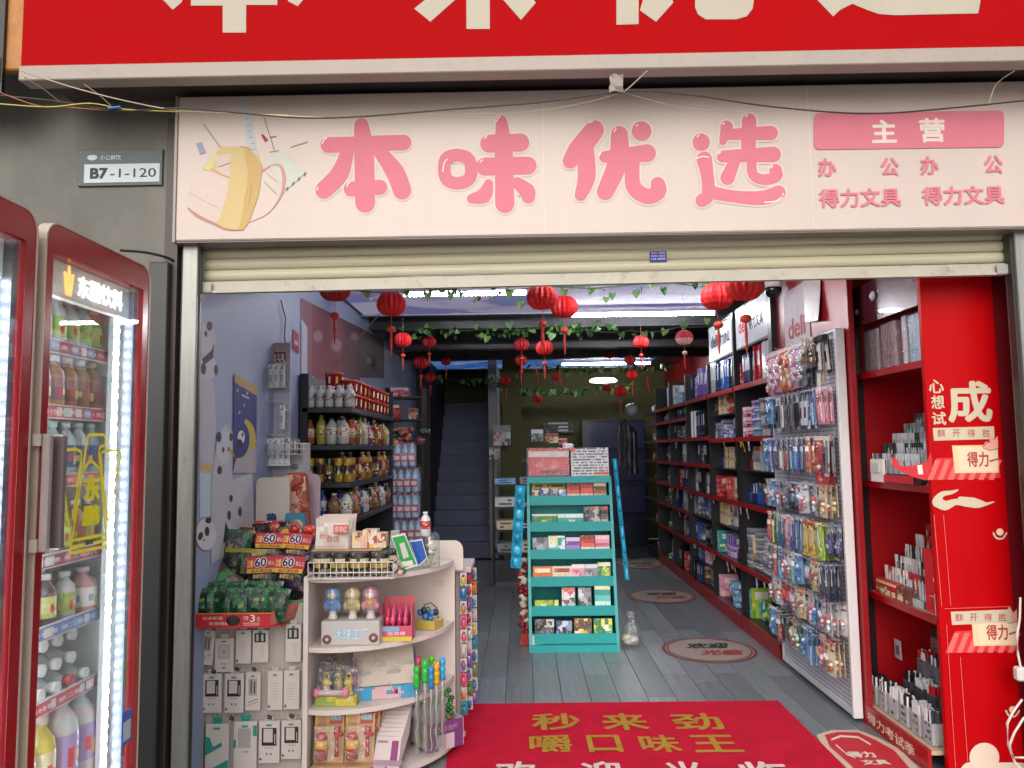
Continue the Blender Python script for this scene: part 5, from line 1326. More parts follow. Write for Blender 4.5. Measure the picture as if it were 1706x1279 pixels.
# irregular welcome sticker by the cabinet
fs = thing('floor_sticker', 'red floor sticker with cream outline before the red cabinet', 'floor sticker', (1.66, 3.95, 0))
m = MB(); m.M = Matrix.Translation((-1.66, -3.95, 0))
def fpoly(pts, z, col): m.add([PZ(x, y, z) for x, y in pts], [list(range(len(pts)))[::-1]], col)
fpoly([(1360, 1224), (1385, 1216), (1430, 1216), (1462, 1228), (1500, 1248), (1530, 1279), (1560, 1310), (1440, 1310), (1398, 1270), (1372, 1245)], .003, '#bfa995')
fpoly([(1374, 1224), (1395, 1219), (1430, 1220), (1458, 1232), (1490, 1250), (1515, 1279), (1540, 1306), (1452, 1308), (1410, 1268), (1382, 1243)], .004, '#b01626')
for pts, w in (([(1385, 1232), (1400, 1226), (1430, 1228), (1450, 1240)], 5), ([(1392, 1240), (1410, 1256), (1425, 1262)], 4)):
    for i in range(len(pts) - 1):
        (x0, y0), (x1, y1) = pts[i], pts[i + 1]; fpoly([(x0, y0 - w / 3), (x1, y1 - w / 3), (x1 + 1, y1 + w / 3), (x0, y0 + w / 3)], .0052, '#cfc0b4')
a = PZ(1418, 1262, .0052); text(m, '得力', (a.x, a.y, .0052), X_, Y_, .13, .075, '#cfc0b4', bold=.04)
a = PZ(1440, 1274, .0052); text(m, '文具', (a.x, a.y, .0052), X_, Y_, .13, .06, '#cfc0b4', bold=.04)
m.obj('sticker_sheet', PAPER, fs)
# clear bag of things on the floor beside the rack
cb = thing('clear_bag', 'transparent plastic bag with cream goods on the floor right of the teal stand', 'bag', (.81, 6.02, 0))
m = MB(); 
for k in range(6): m.ball((rr.uniform(-.04, .04), rr.uniform(-.03, .03), .03 + .006 * k), .04, .03, .025, ['#c8b890', '#b8b4a8', '#d8ccb0'][k % 3], n=8, m=5)
m.obj('contents', GLOSS, cb)
m = MB(); m.lathe([(.07, 0), (.085, .05), (.07, .14), (.04, .2), (.05, .25)], 12, cap=False, gore=.12); m.obj('bag_film', CLEAR, cb)

# ================================================================ teal stationery stand
TEAL = mat('teal_cardboard', '#1d9c9e', rough=.42, var=.05, vs=4)
TB = thing('display_stand', 'teal tiered card stand in the middle of the floor', 'display stand', (.365, 5.86, 0))
hw = .325
def yat(z): return .02 + z * .22       # the front leans back
for sx in (-1, 1):
    x = sx * hw
    m = MB(); m.prism([(0, 0), (.5, 0), (.42, 1.27), (yat(1.27), 1.27)], x - .011, x + .011, 'x'); m.obj('side_board', TEAL, TB)
m = MB(); m.prism([(.5, 0), (.512, 0), (.432, 1.27), (.42, 1.27)], -hw + .012, hw - .012, 'x'); m.obj('back_board', TEAL, TB)
levels = [.09, .285, .495, .695, .90, 1.10]
for z in levels:
    y = yat(z)
    s = MB().box(-hw + .012, y, z - .035, hw - .012, .43, z - .027).obj('shelf', TEAL, TB)
    MB().box(-hw + .011, y - .012, z - .037, hw - .011, y - .001, z + .036).obj('shelf_lip', TEAL, s)
MB().box(-hw + .012, 0.02, .035, hw - .012, .42, .045, '#a08868').obj('bottom_board', PAPER, TB)
MB().box(-hw + .0, -.012, .0, hw - .0, .019, .05).obj('base_lip', TEAL, TB)
m = MB(); m.box(-hw - .004, yat(1.27) - .03, 1.2705, hw + .004, .44, 1.285, '#c8b070'); m.box(-hw - .003, yat(1.27) - .04, 1.235, hw + .003, yat(1.27) - .002, 1.27)
m.obj('top_board', [TEAL], TB)
stocks = { # level: list of (width, height, colour, label, style)
 5: [(.27, .13, 'yellow', 'yellow printed card strip', 'lines', .1), (.06, .08, 'black', 'small dark printed pack', 'busy', 0), (.07, .09, 'navy', 'navy printed card pack', 'busy', 0), (.07, .09, 'grey', 'grey printed card pack', 'busy', 0), (.06, .08, 'light blue', 'pale blue card pack', 'busy', 0), (.1, .12, 'red', 'red and white bagged pack', 'bands', 0), (.1, .13, 'red', 'glossy red bagged pack', 'bands', 0), (.1, .12, 'brown', 'brown and red bagged pack', 'bands', 0)],
 4: [(.2, .09, 'green', 'pale green and yellow sweets tray', 'pack', 0), (.2, .09, 'teal', 'second green and yellow sweets tray', 'pack', 0), (.13, .13, 'black', 'black and white photo box', 'busy', 0), (.06, .13, 'black', 'thin black and white box', 'bands', 0)],
 3: [(.12, .11, 'grey', 'greyish photo card pack', 'busy', 0), (.13, .12, 'teal', 'teal green picture pack', 'busy', 0), (.11, .11, 'purple', 'stack of purple card packs', 'bands', 0), (.11, .12, 'red', 'red and navy card pack', 'bands', 0), (.11, .12, 'pink', 'pink striped card pack', 'bands', 0)],
 2: [(.15, .1, 'orange', 'orange and cream label card', 'book', 0), (.15, .1, 'cream', 'cream and red label card', 'book', 0), (.1, .11, 'pink', 'pink and white small box', 'pack', 0), (.1, .11, 'grey', 'grey and white small box', 'pack', 0), (.1, .12, 'green', 'pale green small box', 'pack', 0)],
 1: [(.18, .09, 'lime', 'brown and green sweets in a teal recess', 'busy', 0), (.1, .14, 'white', 'white portrait photo card', 'busy', 0), (.1, .14, 'grey', 'grey portrait photo card', 'busy', 0), (.12, .15, 'teal', 'stack of pale teal thin boxes', 'bands', 0)],
 0: [(.145, .12, 'black', 'black card game pack', 'busy', 0), (.12, .11, 'navy', 'navy card game pack', 'busy', 0), (.13, .12, 'yellow', 'yellow picture card pack', 'busy', 0), (.14, .12, 'green', 'green and black card pack', 'busy', 0)]}
for lv, L0 in stocks.items():
    z = levels[lv] - .026; tot = sum(a[0] for a in L0 if not a[5]); gap = (2 * hw - .05 - tot) / max(1, len(L0)); x = -hw + .025 + gap / 2
    for (w, h, cl, lab, sty, back) in L0:
        h *= 1.0 if back else (1.35 if lv != 1 or cl != 'lime' else 1.1)
        m = MB(); p = PAL[cl]; r = random.Random(int(w * 1e4) + lv * 7 + len(lab)); d = .06 if not back else .008
        m.box(-w / 2, 0, 0, w / 2, d, h, p[0], bev=.0015); m.art((-w / 2 + .001, -.0007, .001), X_, Z_, w - .002, h - .002, p, r, sty, max(5, int(w / .014)), max(6, int(h / .014)))
        yy = 5.86 + yat(levels[lv]) + (.012 if not back else .12)
        if back:
            m.obj('card_strip', PRINT, loc=(.365 - hw + .03 + w / 2, yy, z + .01), label=f'{lab} standing behind, teal stand level {ORD[5 - lv]} from the top', cat='card', rot=(-.1, 0, 0)).scale = (1, 1, 1.15)
            continue
        m.obj('printed_pack', PRINT, loc=(.365 + x + w / 2, yy, z + .001), label=f'{lab} on teal stand level {ORD[5 - lv]} from the top', cat='pack', rot=(-.12, 0, r.uniform(-.05, .05)))
        x += w + gap
# top of the stand: red folder pack and printed white pack
fo = thing('folder_pack', 'clear pack of red files at the left on top of the teal stand', 'file pack', (.205, 6.16, 1.287), rot=(-.15, 0, 0))
m = MB(); m.box(-.16, 0, 0, .165, .03, .215, '#b8303a', bev=.003); m.box(-.16, -.0015, .155, .165, -.0002, .2, '#cfc4b8'); m.box(-.165, -.002, .2, .165, .032, .222, '#c0202a'); m.box(-.1, -.003, .03, .165, -.0016, .13, '#c8404c'); m.box(-.06, -.004, .02, .15, -.0031, .05, '#7a2028'); m.obj('files', PRINT, fo)
f = MB(); f.box(-.175, -.008, 0, .168, .036, .23, bev=.006); f.obj('clear_sleeve', CLEAR, fo)
m = MB(); m.box(-.15, 0, 0, .15, .03, .225, '#c8c8ca', bev=.002); m.art((-.149, -.0008, .001), X_, Z_, .298, .223, ['#c8c8ca', '#c8c8ca', '#8a90a0', '#c8c8ca', '#50546a'], random.Random(6), 'lines', 26, 20)
m.box(-.15, -.0022, .19, -.115, -.001, .222, '#c0303a'); m.box(.04, -.0022, .01, .15, -.001, .03, '#d8602c'); m.obj('line_art_pack', PRINT, loc=(.535, 6.15, 1.287), label='white pack with fine line drawings at the right on top of the teal stand', cat='pack', rot=(-.15, 0, 0))
m = MB(); m.lathe([(.035, 0), (.045, .02), (.045, .05), (.02, .06)], 10, col='#c8c8cc'); m.obj('white_cup', PLASTIC, loc=(.37, 6.27, 1.287 + .2), label='small white cap showing behind the packs on the teal stand', cat='cup')
bw = MB(); bw.box(0, 0, 0, .15, .08, .075, '#5a4048', bev=.002); bw.art((.002, -.0008, .002), X_, Z_, .08, .07, ['#c8c4c4', '#d0ccc8', '#a8a4a4', '#c8c4c4', '#80787c'], random.Random(3), 'lines', 6, 6)
bw.obj('small_box', PRINT, loc=(.05, 5.885, .046), label='small white and dark box lying on the bottom board of the teal stand', cat='box', rz=.2)
# blue toy strips hanging at both sides
def strip(lab, x, y0, z0, y1, z1, n, side):
    o = thing('hanging_strip', lab, 'strip pack', (x, y0, z0), group='blue hanging strips on the teal stand')
    for k in range(n):
        t0 = k / n; t1 = (k + .96) / n
        m = MB(); a = Vector((side * .045 * t0, (y1 - y0) * t0, (z1 - z0) * t0)); b = Vector((side * .045 * t1, (y1 - y0) * t1, (z1 - z0) * t1))
        w = .04 if side < 0 else .014
        m.add([a + Vector((-w, .02, 0)), a + Vector((w, -.02, 0)), b + Vector((w, -.02, 0)), b + Vector((-w, .02, 0))], [(0, 1, 2, 3)], '#2a9cc0')
        c = (a + b) / 2; m.ball((c.x, c.y - .012, c.z), w * .75, .012, abs(b.z - a.z) * .42, ['#35b0d8', '#2484b0', '#58c0e0'][k % 3], n=9, m=6)
        m.obj('blister', GLOSS, o)
strip('blue strip of blister packs hanging on the left side of the teal stand', -.02, 6.1, 1.22, 5.95, .6, 7, -1)
strip('long thin blue strip hanging on the right side of the teal stand', .735, 6.2, 1.42, 5.95, .5, 9, 1)
# red net packs hanging behind-left of the stand
for k in range(6):
    m = MB(); r = random.Random(k)
    for q in range(5): m.ball((r.uniform(-.025, .025), 0, -.02 - q * .02), .03, .02, .02, r.choice(['#9a2228', '#c8b8a8', '#7a1a20', '#d0c8b8']), n=8, m=5)
    m.obj('net_pack', GLOSS, loc=(-.015 + .004 * k, 6.12, .66 - k * .11), label=f'red net pack behind the left edge of the teal stand, {ORD[k]} from the top', cat='pack', group='red packs behind the teal stand')
m = MB(); m.box(-.045, 0, 0, .03, .1, .09, '#a82024', bev=.003); m.obj('red_box', PLASTIC, loc=(.01, 6.05, 0), label='small red box on the floor behind the left foot of the teal stand', cat='box')
# ================================================================ left wall: murals, posters
LW = XL + .0015
mu = thing('wall_mural', 'pale animal mural along the blue left wall by the entrance', 'mural', (XL, 3.9, 1.2))
m = MB(); m.M = Matrix.Translation((-XL, -3.9, -1.2)); WL = [LW]
def wl(): 
    WL[0] += .0002; return WL[0]
def lpoly(pts, col):
    X = wl(); m.add([PX(x, y, X) for x, y in pts], [list(range(len(pts)))], col)
def lell(cx, cy, rx_, ry_, col, n=16, a0=0):
    ca, sa = math.cos(a0), math.sin(a0)
    lpoly([(cx + rx_ * math.cos(t) * ca - ry_ * math.sin(t) * sa, cy + rx_ * math.cos(t) * sa + ry_ * math.sin(t) * ca) for t in [2 * math.pi * k / n for k in range(n)]][::-1], col)
WP = '#a8a6ac'
lpoly([(333, 610), (357, 640), (360, 700), (352, 860), (333, 860)][::-1], WP); lpoly([(333, 770), (352, 775), (352, 786), (333, 782)][::-1], '#b89a60')
lpoly([(333, 786), (352, 790), (350, 860), (333, 862)][::-1], '#a8b8c0')
lell(344, 566, 15, 28, '#b0aeb4'); lell(349, 543, 5, 8, '#3a2c38'); lell(343, 556, 2.5, 5, '#3a2c38'); lell(345, 612, 16, 22, '#b0aeb4'); lell(339, 614, 4.5, 10, '#3a2c38'); lell(360, 616, 3.5, 9, '#3a2c38')
lpoly([(336, 598), (352, 584), (357, 570), (355, 596), (340, 608)][::-1], '#3a2c38')
lpoly([(363, 722), (376, 706), (388, 720), (388, 800), (420, 786), (424, 900), (352, 940), (352, 800)][::-1], WP)
lell(374, 745, 13, 27, '#b4b2b6'); lell(365, 728, 4, 9, '#2a3a4c'); lell(385, 728, 3, 7, '#2a3a4c'); lell(372, 749, 2, 5, '#2a2c38'); lell(381, 748, 1.5, 4, '#2a2c38'); lell(366, 783, 4, 7, '#3a2c38')
lell(385, 830, 3, 6, '#3a2c38'); lell(400, 852, 3, 8, '#3a2c38'); lell(382, 858, 3, 8, '#3a2c38'); lpoly([(376, 870), (386, 892), (372, 905)][::-1], '#2a242c')
lell(343, 890, 17, 27, '#b8b8bc'); lell(347, 867, 5, 5, '#26242c'); lell(334, 893, 4, 7, '#2c2a34', a0=.3); lell(345, 885, 4, 8, '#2c2a34'); lell(340, 900, 1.5, 1.5, '#2c2a34')
m.obj('mural_print', PAPER, mu)
po_ = thing('moon_poster', 'blue poster with yellow crescent moon on the left wall', 'poster', (XL, 4.15, 1.6))
m = MB(); m.M = Matrix.Translation((-XL, -4.15, -1.6)); WL[0] = LW + .004
lpoly([(390, 624), (428, 646), (427, 788), (388, 788)][::-1], '#2c3272'); lpoly([(391, 622), (429, 644), (429, 660), (391, 637)][::-1], '#a88a50')
def crescent(cx, cy, r, d, col):
    pts = [(cx + r * .55 * math.cos(a), cy + r * math.sin(a)) for a in [R(-80 + 20 * k) for k in range(13)]] + [(cx - d + r * .5 * math.cos(a), cy - 4 + r * .85 * math.sin(a)) for a in [R(140 - 20 * k) for k in range(11)]]
    lpoly(pts[::-1], col)
crescent(406, 735, 38, 9, '#b0a040'); lell(402, 728, 6, 11, '#c8c4c4'); lell(399, 738, 5, 7, '#26242e'); lell(404, 724, 1.5, 4, '#26242e'); lpoly([(388, 788), (392, 768), (408, 762), (416, 748), (427, 744), (427, 788)][::-1], '#a098a0')
for x, y in ((399, 687), (407, 675), (397, 765), (396, 650), (412, 655)): lell(x, y, 1.6, 3, '#b8a860', n=6)
lpoly([(403, 656), (415, 662), (415, 665), (403, 659)][::-1], '#b0b0c8')
m.obj('poster_print', PAPER, po_)
m = MB(); WL[0] = LW + .003; m.M = Matrix.Translation((-XL, -5.2, -1.9))
lpoly([(488, 548), (498, 556), (498, 590), (487, 580)][::-1], '#8c1c34'); lpoly([(491, 566), (496, 569), (496, 576), (491, 573)][::-1], '#b8909c')
m.obj('small_red_notice', PAPER, loc=(XL, 5.2, 1.9), label='small dark red notice high on the left wall before the shelf', cat='notice')
m = MB(); WL[0] = LW + .002; m.M = Matrix.Translation((-XL, -6, -2.2))
lpoly([(502, 530), (512, 545), (512, 630), (502, 622)][::-1], '#a4a8b8')
m.obj('pale_notice', PAPER, loc=(XL, 6, 2.2), label='pale vertical notice on the left wall beside the pink poster', cat='notice')
pk = thing('pink_poster', 'large faded pink and red poster high on the left wall', 'poster', (XL, 7, 2.0))
m = MB(); m.M = Matrix.Translation((-XL, -7, -2.0)); WL[0] = LW + .001
for j, (x0, x1, c) in enumerate([(501, 520, '#7c4a56'), (520, 545, '#6e3a44'), (545, 572, '#703e42'), (572, 600, '#5c4044'), (600, 640, '#4c4248')]):
    k0, k1 = (x0 - 501) / 140, (x1 - 501) / 140
    lpoly([(x0, 496 + 70 * k0), (x1, 496 + 70 * k1), (x1, 650 - 20 * k1), (x0, 625 + 5 * k0)][::-1], c)
for x, y, r_ in ((560, 575, 9), (590, 560, 6), (530, 560, 8), (615, 600, 5)): lell(x, y, r_, r_ * 1.2, '#86686a')
m.obj('poster_print', PAPER, pk)
m = MB(); m.tube([PX(x, y, XL + .02) for x, y in ((468, 500), (476, 530), (474, 560), (478, 590))], .004, 5, '#3c4254'); m.obj('wall_cable', PLASTIC, label='thin dark cable hanging on the left wall above the hook strip', cat='cable')

# ================================================================ hook strip with small packs
hs_ = thing('hook_board', 'narrow white hook board with red header and wire basket', 'hook board', (-1.465, 4.62, 1.37))
a, b = -1.545, -1.40
MB().box(a + 1.465, 0, 0, b + 1.465, .015, .8, '#a6a8b8', bev=.003).obj('board', PLASTIC, hs_)
m = MB(); m.box(a + 1.465 + .002, -.003, .68, b + 1.465 - .002, -.0003, .795, '#a8989c'); m.box(a + 1.465 + .004, -.0045, .68, b + 1.465 - .03, -.0032, .74, '#8c2430')
text(m, '充电文具', (a + 1.475, -.0056, .688), X_, Z_, .1, .045, '#c8c0c4', bold=.03); m.obj('header_print', PAPER, hs_)
hk2 = MB().tube([(0, 0, 0), (.0, -.14, .02)], .0026, 5, '#b8b8c4').mesh('hook', PLASTIC)
for z in (.66, .42, .22):
    for x in (-.06, -.03, 0, .03, .055): put('hook', hk2, hs_, (x, 0, z))
rr = random.Random(31)
def minipack(lab, loc, w, h, cl, Ycat='small pack', grp='small packs on the hook board'):
    p = PAL[cl]; m = MB(); m.box(-w / 2, 0, -h, w / 2, .003, 0, p[0]); m.box(-w * .32, -.012, -h + .01, w * .32, -.0005, -.035, p[2], bev=.004); m.box(-w * .2, -.0145, -h * .75, w * .2, -.0125, -h * .45, p[1])
    m.art((-w / 2, -.0006, -.03), X_, Z_, w, .029, p, rr, 'book', 3, 3)
    return m.obj('small_pack', PRINT, loc=loc, label=lab, cat=Ycat, group=grp, rot=(rr.uniform(-.06, .06), 0, rr.uniform(-.15, .15)))
for ri, (z, n) in enumerate(((.655, 4), (.41, 1), (.215, 5))):
    for i in range(n):
        x = -.05 + i * .034 if n > 1 else .055
        for d in range(2): minipack(f'{["grey","pale"][d]} small pack, {ORD[i]} from the left, {["upper","middle","lower"][ri]} hooks of the white hook board', (-1.465 + x, 4.6 - .05 - d * .045, 1.37 + z), .032, .14 if ri != 2 else .16, ['grey', 'white'][d])
m = MB(); w_, d_ = .20, .14
for z in (.0, .03, .06):
    m.tube([(0, 0, z), (0, -d_, z), (w_, -d_, z), (w_, 0, z)], .0028, 5, '#b4b4bc')
for i in range(13): m.tube([(w_ * i / 12, -d_, 0), (w_ * i / 12, -d_, .06)], .0018, 4, '#b4b4bc')
for i in range(6): m.tube([(w_, -d_ * i / 5, 0), (w_, -d_ * i / 5, .06)], .0018, 4, '#b4b4bc'); m.tube([(0, -d_ * i / 5, 0), (0, -d_ * i / 5, .06)], .0018, 4, '#b4b4bc')
for i in range(9): m.tube([(w_ * i / 8, 0, 0), (w_ * i / 8, -d_, 0)], .0016, 4, '#b4b4bc')
q = PY(447, 757, 4.5); m.M = Matrix.Identity(4); o_ = m.obj('wire_basket', PLASTIC, hs_, loc=(q.x + 1.465, -.02, q.z - 1.37))
for i in range(7): minipack(f'dark striped small card, {ORD[i]} from the left in the wire basket of the hook board', (q.x + .03 + i * .024, 4.56 - .02 * i % .07, q.z + .09), .022, .09, ['black', 'grey', 'black', 'navy'][i % 4])
m = MB(); m.box(0, 0, 0, .26, .16, .22, '#a8a6a8', bev=.004); m.box(.06, -.0012, .15, .24, -.0002, .2, '#1e1c20'); text(m, '欢迎光临', (.07, -.0016, .06), X_, Z_, .16, .035, '#54505a', bold=.02)
q = PY(430, 800, 4.6); m.obj('white_stand_box', PAPER, loc=(q.x, 4.63, q.z), label='pale box with black band standing under the hook board', cat='box')

# ================================================================ black shelf unit on the left
sx0, sx1, sy0, sy1 = -1.485, -1.15, 5.12, 6.85
lu = thing('shelf_unit', 'black shelf unit of drinks and snacks along the left wall', 'shelving', (sx0, sy0, 0))
BK = mat('black_shelf_laminate', '#23242c', rough=.4, var=.15, vs=4)
MB().box(0, 0, 0, .05, .025, 2.03).obj('end_post', BK, lu)
MB().box(0, .026, 0, .012, sy1 - sy0, 2.03).obj('back_panel', BK, lu)
MB().box(.013, sy1 - sy0 - .02, 0, sx1 - sx0, sy1 - sy0, 2.03).obj('end_panel', BK, lu)
for z in (.15, .55, .80, 1.055, 1.30, 1.55, 1.80): MB().box(.013 if z != 9 else 0, .0, z - .035, sx1 - sx0 + .01, sy1 - sy0 - .021, z, bev=.003).obj('shelf', BK, lu)
def decal_ring(m, r, h, rn, n=12, z0=.33, z1=.6):
    for k in range(n):
        a = 2 * math.pi * (k + .5) / n; c, s_ = math.cos(a), math.sin(a); R0 = r * 1.02 * math.cos(math.pi / n) + .0009; t = Vector((-s_, c, 0)) * r * .2
        for q in range(4):
            if rn.random() < .35: continue
            u = z0 + (z1 - z0) * q / 4; v = u + (z1 - z0) * rn.uniform(.12, .24); p = Vector((c * R0, s_ * R0, 0)) + t * rn.uniform(-.1, .1)
            m.add([p - t + Z_ * h * u, p + t + Z_ * h * u, p + t + Z_ * h * v, p - t + Z_ * h * v], [(0, 1, 2, 3)], rn.choice(['#c8bca0', '#a83028', '#2c3c70', '#b89a3c', '#1e1c1c', '#4a7a4c']))
def bottle_mesh(r, h, body, lab, cap, seed=0, clear=False):
    m = MB(); m.lathe([(r * .8, 0), (r, h * .06), (r, h * .28), (r * 1.02, h * .3), (r * 1.02, h * .62), (r, h * .64), (r * .8, h * .76), (r * .38, h * .88), (r * .38, h * .93)], 12, cols=[body, body, body, lab, lab, body, body, body], col=body)
    m.lathe([(r * .46, h * .92), (r * .46, h)], 10, col=cap)
    rn = random.Random(int(r * 1e4 + h * 1e3))
    decal_ring(m, r, h, rn)
    return m.mesh('bottle', GLOSS)
def can_mesh(r, h, body, lab, top='#c8c8cc'):
    m = MB(); m.lathe([(r * .9, 0), (r, h * .04), (r, h * .35), (r, h * .36), (r, h * .7), (r, h * .71), (r, h * .95), (r * .92, h)], 12, cols=[top, body, body, lab, lab, body, body], col=top); decal_ring(m, r, h, random.Random(int(r * 1e4) + len(body + lab) + int(body[1:3], 16)), z0=.15, z1=.85); return m.mesh('can', GLOSS)
BT = {'milk': bottle_mesh(.03, .15, '#b4b4b2', '#a0a0a2', '#c4c4c4'), 'tea': bottle_mesh(.034, .2, '#8a6a2c', '#7a2c20', '#b8b8b0'), 'jar': bottle_mesh(.036, .17, '#7a4a28', '#b8a888', '#a02820'),
      'green': bottle_mesh(.033, .2, '#8a8440', '#a89c50', '#3c7a3c'), 'ycan': can_mesh(.03, .16, '#96741e', '#4a1814', '#8a7840'), 'bcan': can_mesh(.028, .16, '#1c1c20', '#5a5c34', '#606468'), 'rcan': can_mesh(.03, .15, '#a8201c', '#c8b490'),
      'blue': bottle_mesh(.03, .19, '#283c78', '#a8acb8', '#283c78'), 'brown': bottle_mesh(.04, .17, '#6a4430', '#82583c', '#c0bcb4'), 'white': bottle_mesh(.04, .18, '#a0a0a0', '#c0bcb8', '#303034')}
def tub(r, h, c1, c2, seed):
    m = MB(); m.lathe([(r * .85, 0), (r, h * .9), (r * 1.04, h * .91), (r * 1.04, h)], 14, cols=[c1, c2, c2], col=c2)
    rn = random.Random(seed)
    for k in range(14):
        a = 2 * math.pi * k / 14 + math.pi / 14
        if k % 2: 
            rm = r * .93 * math.cos(math.pi / 14) * 1.01 + .0015; c, s_ = math.cos(a), math.sin(a); t = Vector((-s_, c, 0)) * r * .14; p = Vector((c * rm, s_ * rm, h * .25)); q2 = Vector((c * (rm + r * .05), s_ * (rm + r * .05), h * .72)); m.add([p - t, p + t, q2 + t, q2 - t], [(0, 1, 2, 3)], rn.choice(['#d8b878', '#e8d8c0', '#6a1410']))
    return m.mesh('tub', PRINT)
BT['tub'] = tub(.062, .1, '#a8201a', '#b0402a', 1)
def row(kinds, z, xs, ys, place, cat='bottle', grp='drinks on the black shelf', nm='bottle'):
    r = random.Random(int(z * 100)); n = 0
    for j, y in enumerate(ys):
        for i, x in enumerate(xs):
            k = kinds[(n) % len(kinds)]
            names = {'milk': 'small white milk bottle', 'tea': 'brown tea bottle', 'jar': 'brown jar with red cap', 'green': 'yellow bottle with green cap', 'ycan': 'gold drink can', 'bcan': 'black drink can', 'rcan': 'red can', 'blue': 'blue bottle', 'brown': 'brown jar', 'white': 'white jar', 'tub': 'red tub'}
            ct = {'ycan': 'can', 'bcan': 'can', 'rcan': 'can', 'jar': 'jar', 'brown': 'jar', 'white': 'jar', 'tub': 'tub'}.get(k, 'bottle')
            put(ct, BT[k], None, (x + r.uniform(-.003, .003), y + r.uniform(-.004, .004), z + .001), r.uniform(0, 6), label=f"{names[k]}, {['first','second','third','fourth','fifth','sixth'][i]} from the wall, {ORD[j]} back, {place}", cat=ct, group=grp)
            n += 1
X5 = [sx0 + .06 + i * .064 for i in range(5)]
row(['milk'], 1.80, X5, [5.17, 5.24], 'top of black shelf')
row(['jar', 'green', 'white', 'white', 'tea'], 1.55, [sx0 + .05, sx0 + .125, sx0 + .2, sx0 + .28], [5.18], 'second black shelf')
row(['ycan', 'ycan', 'bcan', 'ycan'], 1.30, X5, [5.17, 5.24], 'third black shelf')
row(['white', 'blue', 'brown', 'white'], 1.055, [sx0 + .05, sx0 + .14, sx0 + .22, sx0 + .3], [5.18], 'fourth black shelf')
row(['blue', 'brown'], .80, [sx0 + .2, sx0 + .29], [5.18, 5.3, 5.42], 'fifth black shelf')
XF = [sx0 + .225, sx0 + .298]
row(['white', 'jar', 'tea', 'rcan', 'blue', 'brown', 'rcan', 'milk', 'bcan', 'green', 'tea'], 1.55, XF, [5.27 + i * .085 for i in range(17)], 'second black shelf side')
row(['ycan', 'bcan', 'tea', 'bcan', 'jar', 'bcan', 'ycan', 'rcan', 'tea'], 1.30, XF, [5.31 + i * .075 for i in range(19)], 'third black shelf side')
row(['blue', 'brown', 'white', 'jar', 'milk', 'tea', 'bcan'], 1.055, XF, [5.29 + i * .1 for i in range(15)], 'fourth black shelf side')
for j in range(10):
    for k in range(2):
        put('tub', BT['tub'], None, (sx0 + .27, 5.37 + j * .14, 1.801 + k * .101), j, label=f"red noodle tub, {ORD[j]} back, {['lower','upper'][k]} layer on top of the black shelf", cat='tub', group='red tubs on the black shelf')
put('tub', BT['tub'], None, (sx0 + .17, 5.36, 1.952), 1, label='single red tub standing behind the small white milk bottles', cat='tub', group='red tubs on the black shelf'); MB().box(-.06, -.06, 0, .06, .06, .148, '#a02a24', bev=.003).obj('red_box', PRINT, loc=(sx0 + .17, 5.36, 1.802), label='red box under the single tub behind the milk bottles', cat='box')

# water packs
WB = MB()
for i in range(4):
    for j in range(3): WB.lathe([(.028, 0), (.03, .01), (.03, .16), (.012, .2), (.014, .215)], 8, c=(i * .064, j * .064, 0), cols=['#7a98b8', '#9ab4cc', '#8aa8c4', '#b8303a'], col='#9ab4cc')
    WB.box(i * .064 - .03, -.0325, .05, i * .064 + .03, -.0315, .12, '#b8404a'); WB.box(i * .064 - .022, -.0335, .065, i * .064 + .022, -.0326, .1, '#c8ccd8')
wbm = WB.mesh('bottle_cluster', GLOSS)
wf = MB(); wf.box(-.036, -.038, -.002, .228, .166, .222, bev=.012); wfm = wf.mesh('shrink_film', CLEAR)
for i in range(7):
    Yw = 6.95 if i < 7 else 7
    lv = i
    o = thing('water_pack', f'shrink-wrapped pack of bottled water, {ORD[6 - i]} from the top of the stack beyond the black shelf', 'water pack', (-1.16 + (.03 if i % 2 else 0) - (.03 if i > 4 else 0), 6.92, .005 + i * .226), rz=rr.uniform(-.06, .06), group='stacked water packs')
    put('bottle_cluster', wbm, o); put('shrink_film', wfm, o)
m = MB(); r = random.Random(4)
for k in range(14): m.ball((r.uniform(-.15, .2), r.uniform(-.1, .1), r.uniform(0, .16)), r.uniform(.03, .06), .04, r.uniform(.02, .05), r.choice(['#a83a1c', '#c0602c', '#6a1c18', '#1f4a3a', '#7a2030']), n=8, m=6)
m.obj('snack_bags', POUCH, loc=(-1.12, 7.5, 1.55), label='heap of orange and dark red snack bags above the water packs', cat='snacks')
m = MB(); m.box(-.14, 0, 0, .14, .3, .22, '#5a1c20', bev=.03); m.obj('dark_red_bag', POUCH, loc=(-1.0, 7.5, .0), label='dark red bag on the floor beyond the water packs', cat='bag')

# ================================================================ counter at the left with bags
ct_ = thing('display_counter', 'low counter at the left full of snack bags', 'counter', (-1.27, 3.72, 0))
MB().box(-.225, .06, 0, .235, .62, .70, '#a8a29c', bev=.004).obj('counter_body', PAPER, ct_)
MB().box(-.23, .0, .70, .24, .64, .722, '#b8b0a8', bev=.003).obj('counter_top', PAPER, ct_)
